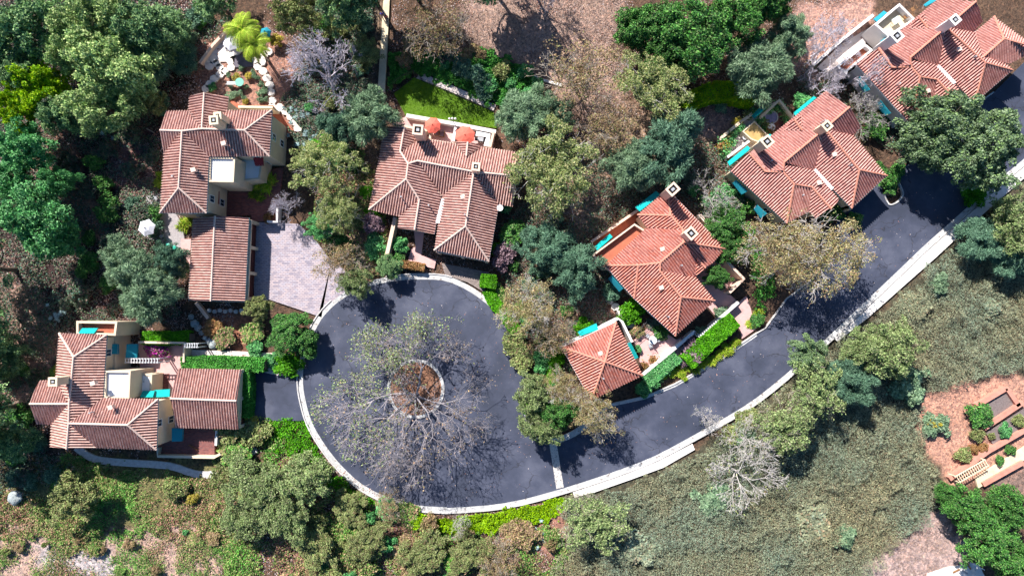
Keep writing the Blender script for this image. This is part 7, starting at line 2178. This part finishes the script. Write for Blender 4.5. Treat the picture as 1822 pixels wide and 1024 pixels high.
def person(px, py, rz, label, shirt, stride=0.22):
    p = P(px, py, 1.0)
    root = empty('person', (p.x, p.y, 0.0), label, 'person', rz=rz)
    def dup_layer(V, Ed, name, mat, sub=1):
        bm = bmesh.new(); lay = bm.verts.layers.skin.verify()
        vs_ = []
        for i, v in enumerate(V):
            w = bm.verts.new(v[:3]); w[lay].radius = (v[3], v[4] if len(v) > 4 else v[3]); w[lay].use_root = (i == 0); vs_.append(w)
        for a, b in Ed: bm.edges.new((vs_[a], vs_[b]))
        me = bpy.data.meshes.new(name); bm.to_mesh(me); bm.free()
        me.materials.append(mat)
        o = bpy.data.objects.new(name, me); COL.objects.link(o); o.parent = root
        m1 = o.modifiers.new('skin', 'SKIN'); m1.use_smooth_shade = True
        m2 = o.modifiers.new('sub', 'SUBSURF'); m2.levels = m2.render_levels = sub
        return o
    s = stride
    V = [(0, 0, 0.95, 0.13, 0.10), (0, 0, 1.15, 0.12, 0.09), (0, 0, 1.36, 0.15, 0.10), (0, 0, 1.48, 0.055), (0, 0.01, 1.56, 0.07, 0.08), (0, 0.02, 1.66, 0.08, 0.095), (0, 0.01, 1.73, 0.05, 0.06),
         (0.09, 0, 0.88, 0.085), (0.10, s, 0.50, 0.055), (0.10, s * 0.7, 0.08, 0.04), (0.10, s * 0.7 + 0.17, 0.04, 0.035),
         (-0.09, 0, 0.88, 0.085), (-0.10, -s * 0.4, 0.50, 0.055), (-0.10, -s * 1.4, 0.10, 0.04), (-0.10, -s * 1.4 + 0.16, 0.04, 0.035),
         (0.20, 0, 1.40, 0.05), (0.26, -0.08, 1.14, 0.04), (0.27, 0.04, 0.92, 0.03), (0.27, 0.08, 0.86, 0.03, 0.018), (0.27, 0.11, 0.79, 0.012),
         (-0.20, 0, 1.40, 0.05), (-0.26, 0.05, 1.14, 0.04), (-0.27, 0.18, 0.95, 0.03), (-0.27, 0.22, 0.89, 0.03, 0.018), (-0.27, 0.26, 0.83, 0.012),
         (0.29, 0.10, 0.80, 0.009), (0.25, 0.12, 0.80, 0.009), (0.27, 0.13, 0.84, 0.009), (-0.29, 0.26, 0.84, 0.009), (-0.25, 0.28, 0.85, 0.009), (-0.27, 0.27, 0.90, 0.009)]
    Ed = [(0, 1), (1, 2), (2, 3), (3, 4), (4, 5), (5, 6), (0, 7), (7, 8), (8, 9), (9, 10), (0, 11), (11, 12), (12, 13), (13, 14), (2, 15), (15, 16), (16, 17), (17, 18), (18, 19),
          (2, 20), (20, 21), (21, 22), (22, 23), (23, 24), (18, 25), (18, 26), (18, 27), (23, 28), (23, 29), (23, 30)]
    dup_layer(V, Ed, 'body', M_SKIN)
    g = 1.18
    Vs = [(0, 0, 0.98, 0.155, 0.125), (0, 0, 1.15, 0.145, 0.115), (0, 0, 1.36, 0.175, 0.125), (0, 0, 1.45, 0.075), (0.21, 0, 1.40, 0.068), (0.255, -0.06, 1.2, 0.06), (-0.21, 0, 1.40, 0.068), (-0.255, 0.04, 1.2, 0.06)]
    dup_layer(Vs, [(0, 1), (1, 2), (2, 3), (2, 4), (4, 5), (2, 6), (6, 7)], 'shirt', shirt)
    Vt = [(0, 0, 0.96, 0.145, 0.115), (0.09, 0, 0.86, 0.105), (0.10, s, 0.50, 0.075), (0.10, s * 0.7, 0.12, 0.06), (-0.09, 0, 0.86, 0.105), (-0.10, -s * 0.4, 0.50, 0.075), (-0.10, -s * 1.4, 0.14, 0.06)]
    dup_layer(Vt, [(0, 1), (1, 2), (2, 3), (0, 4), (4, 5), (5, 6)], 'trousers', M_NAVY)
    Vh = [(0, -0.02, 1.72, 0.095, 0.10), (0, -0.04, 1.66, 0.09, 0.09), (0, -0.05, 1.60, 0.07, 0.06)]
    dup_layer(Vh, [(0, 1), (1, 2)], 'hair', M_HAIR)
person(680, 26, 0.4, 'person in a blue shirt walking in the shade on the footpath', M_BLUES)
person(687, 31, 0.2, 'person in a pink shirt walking on the shaded footpath', M_PINKS)
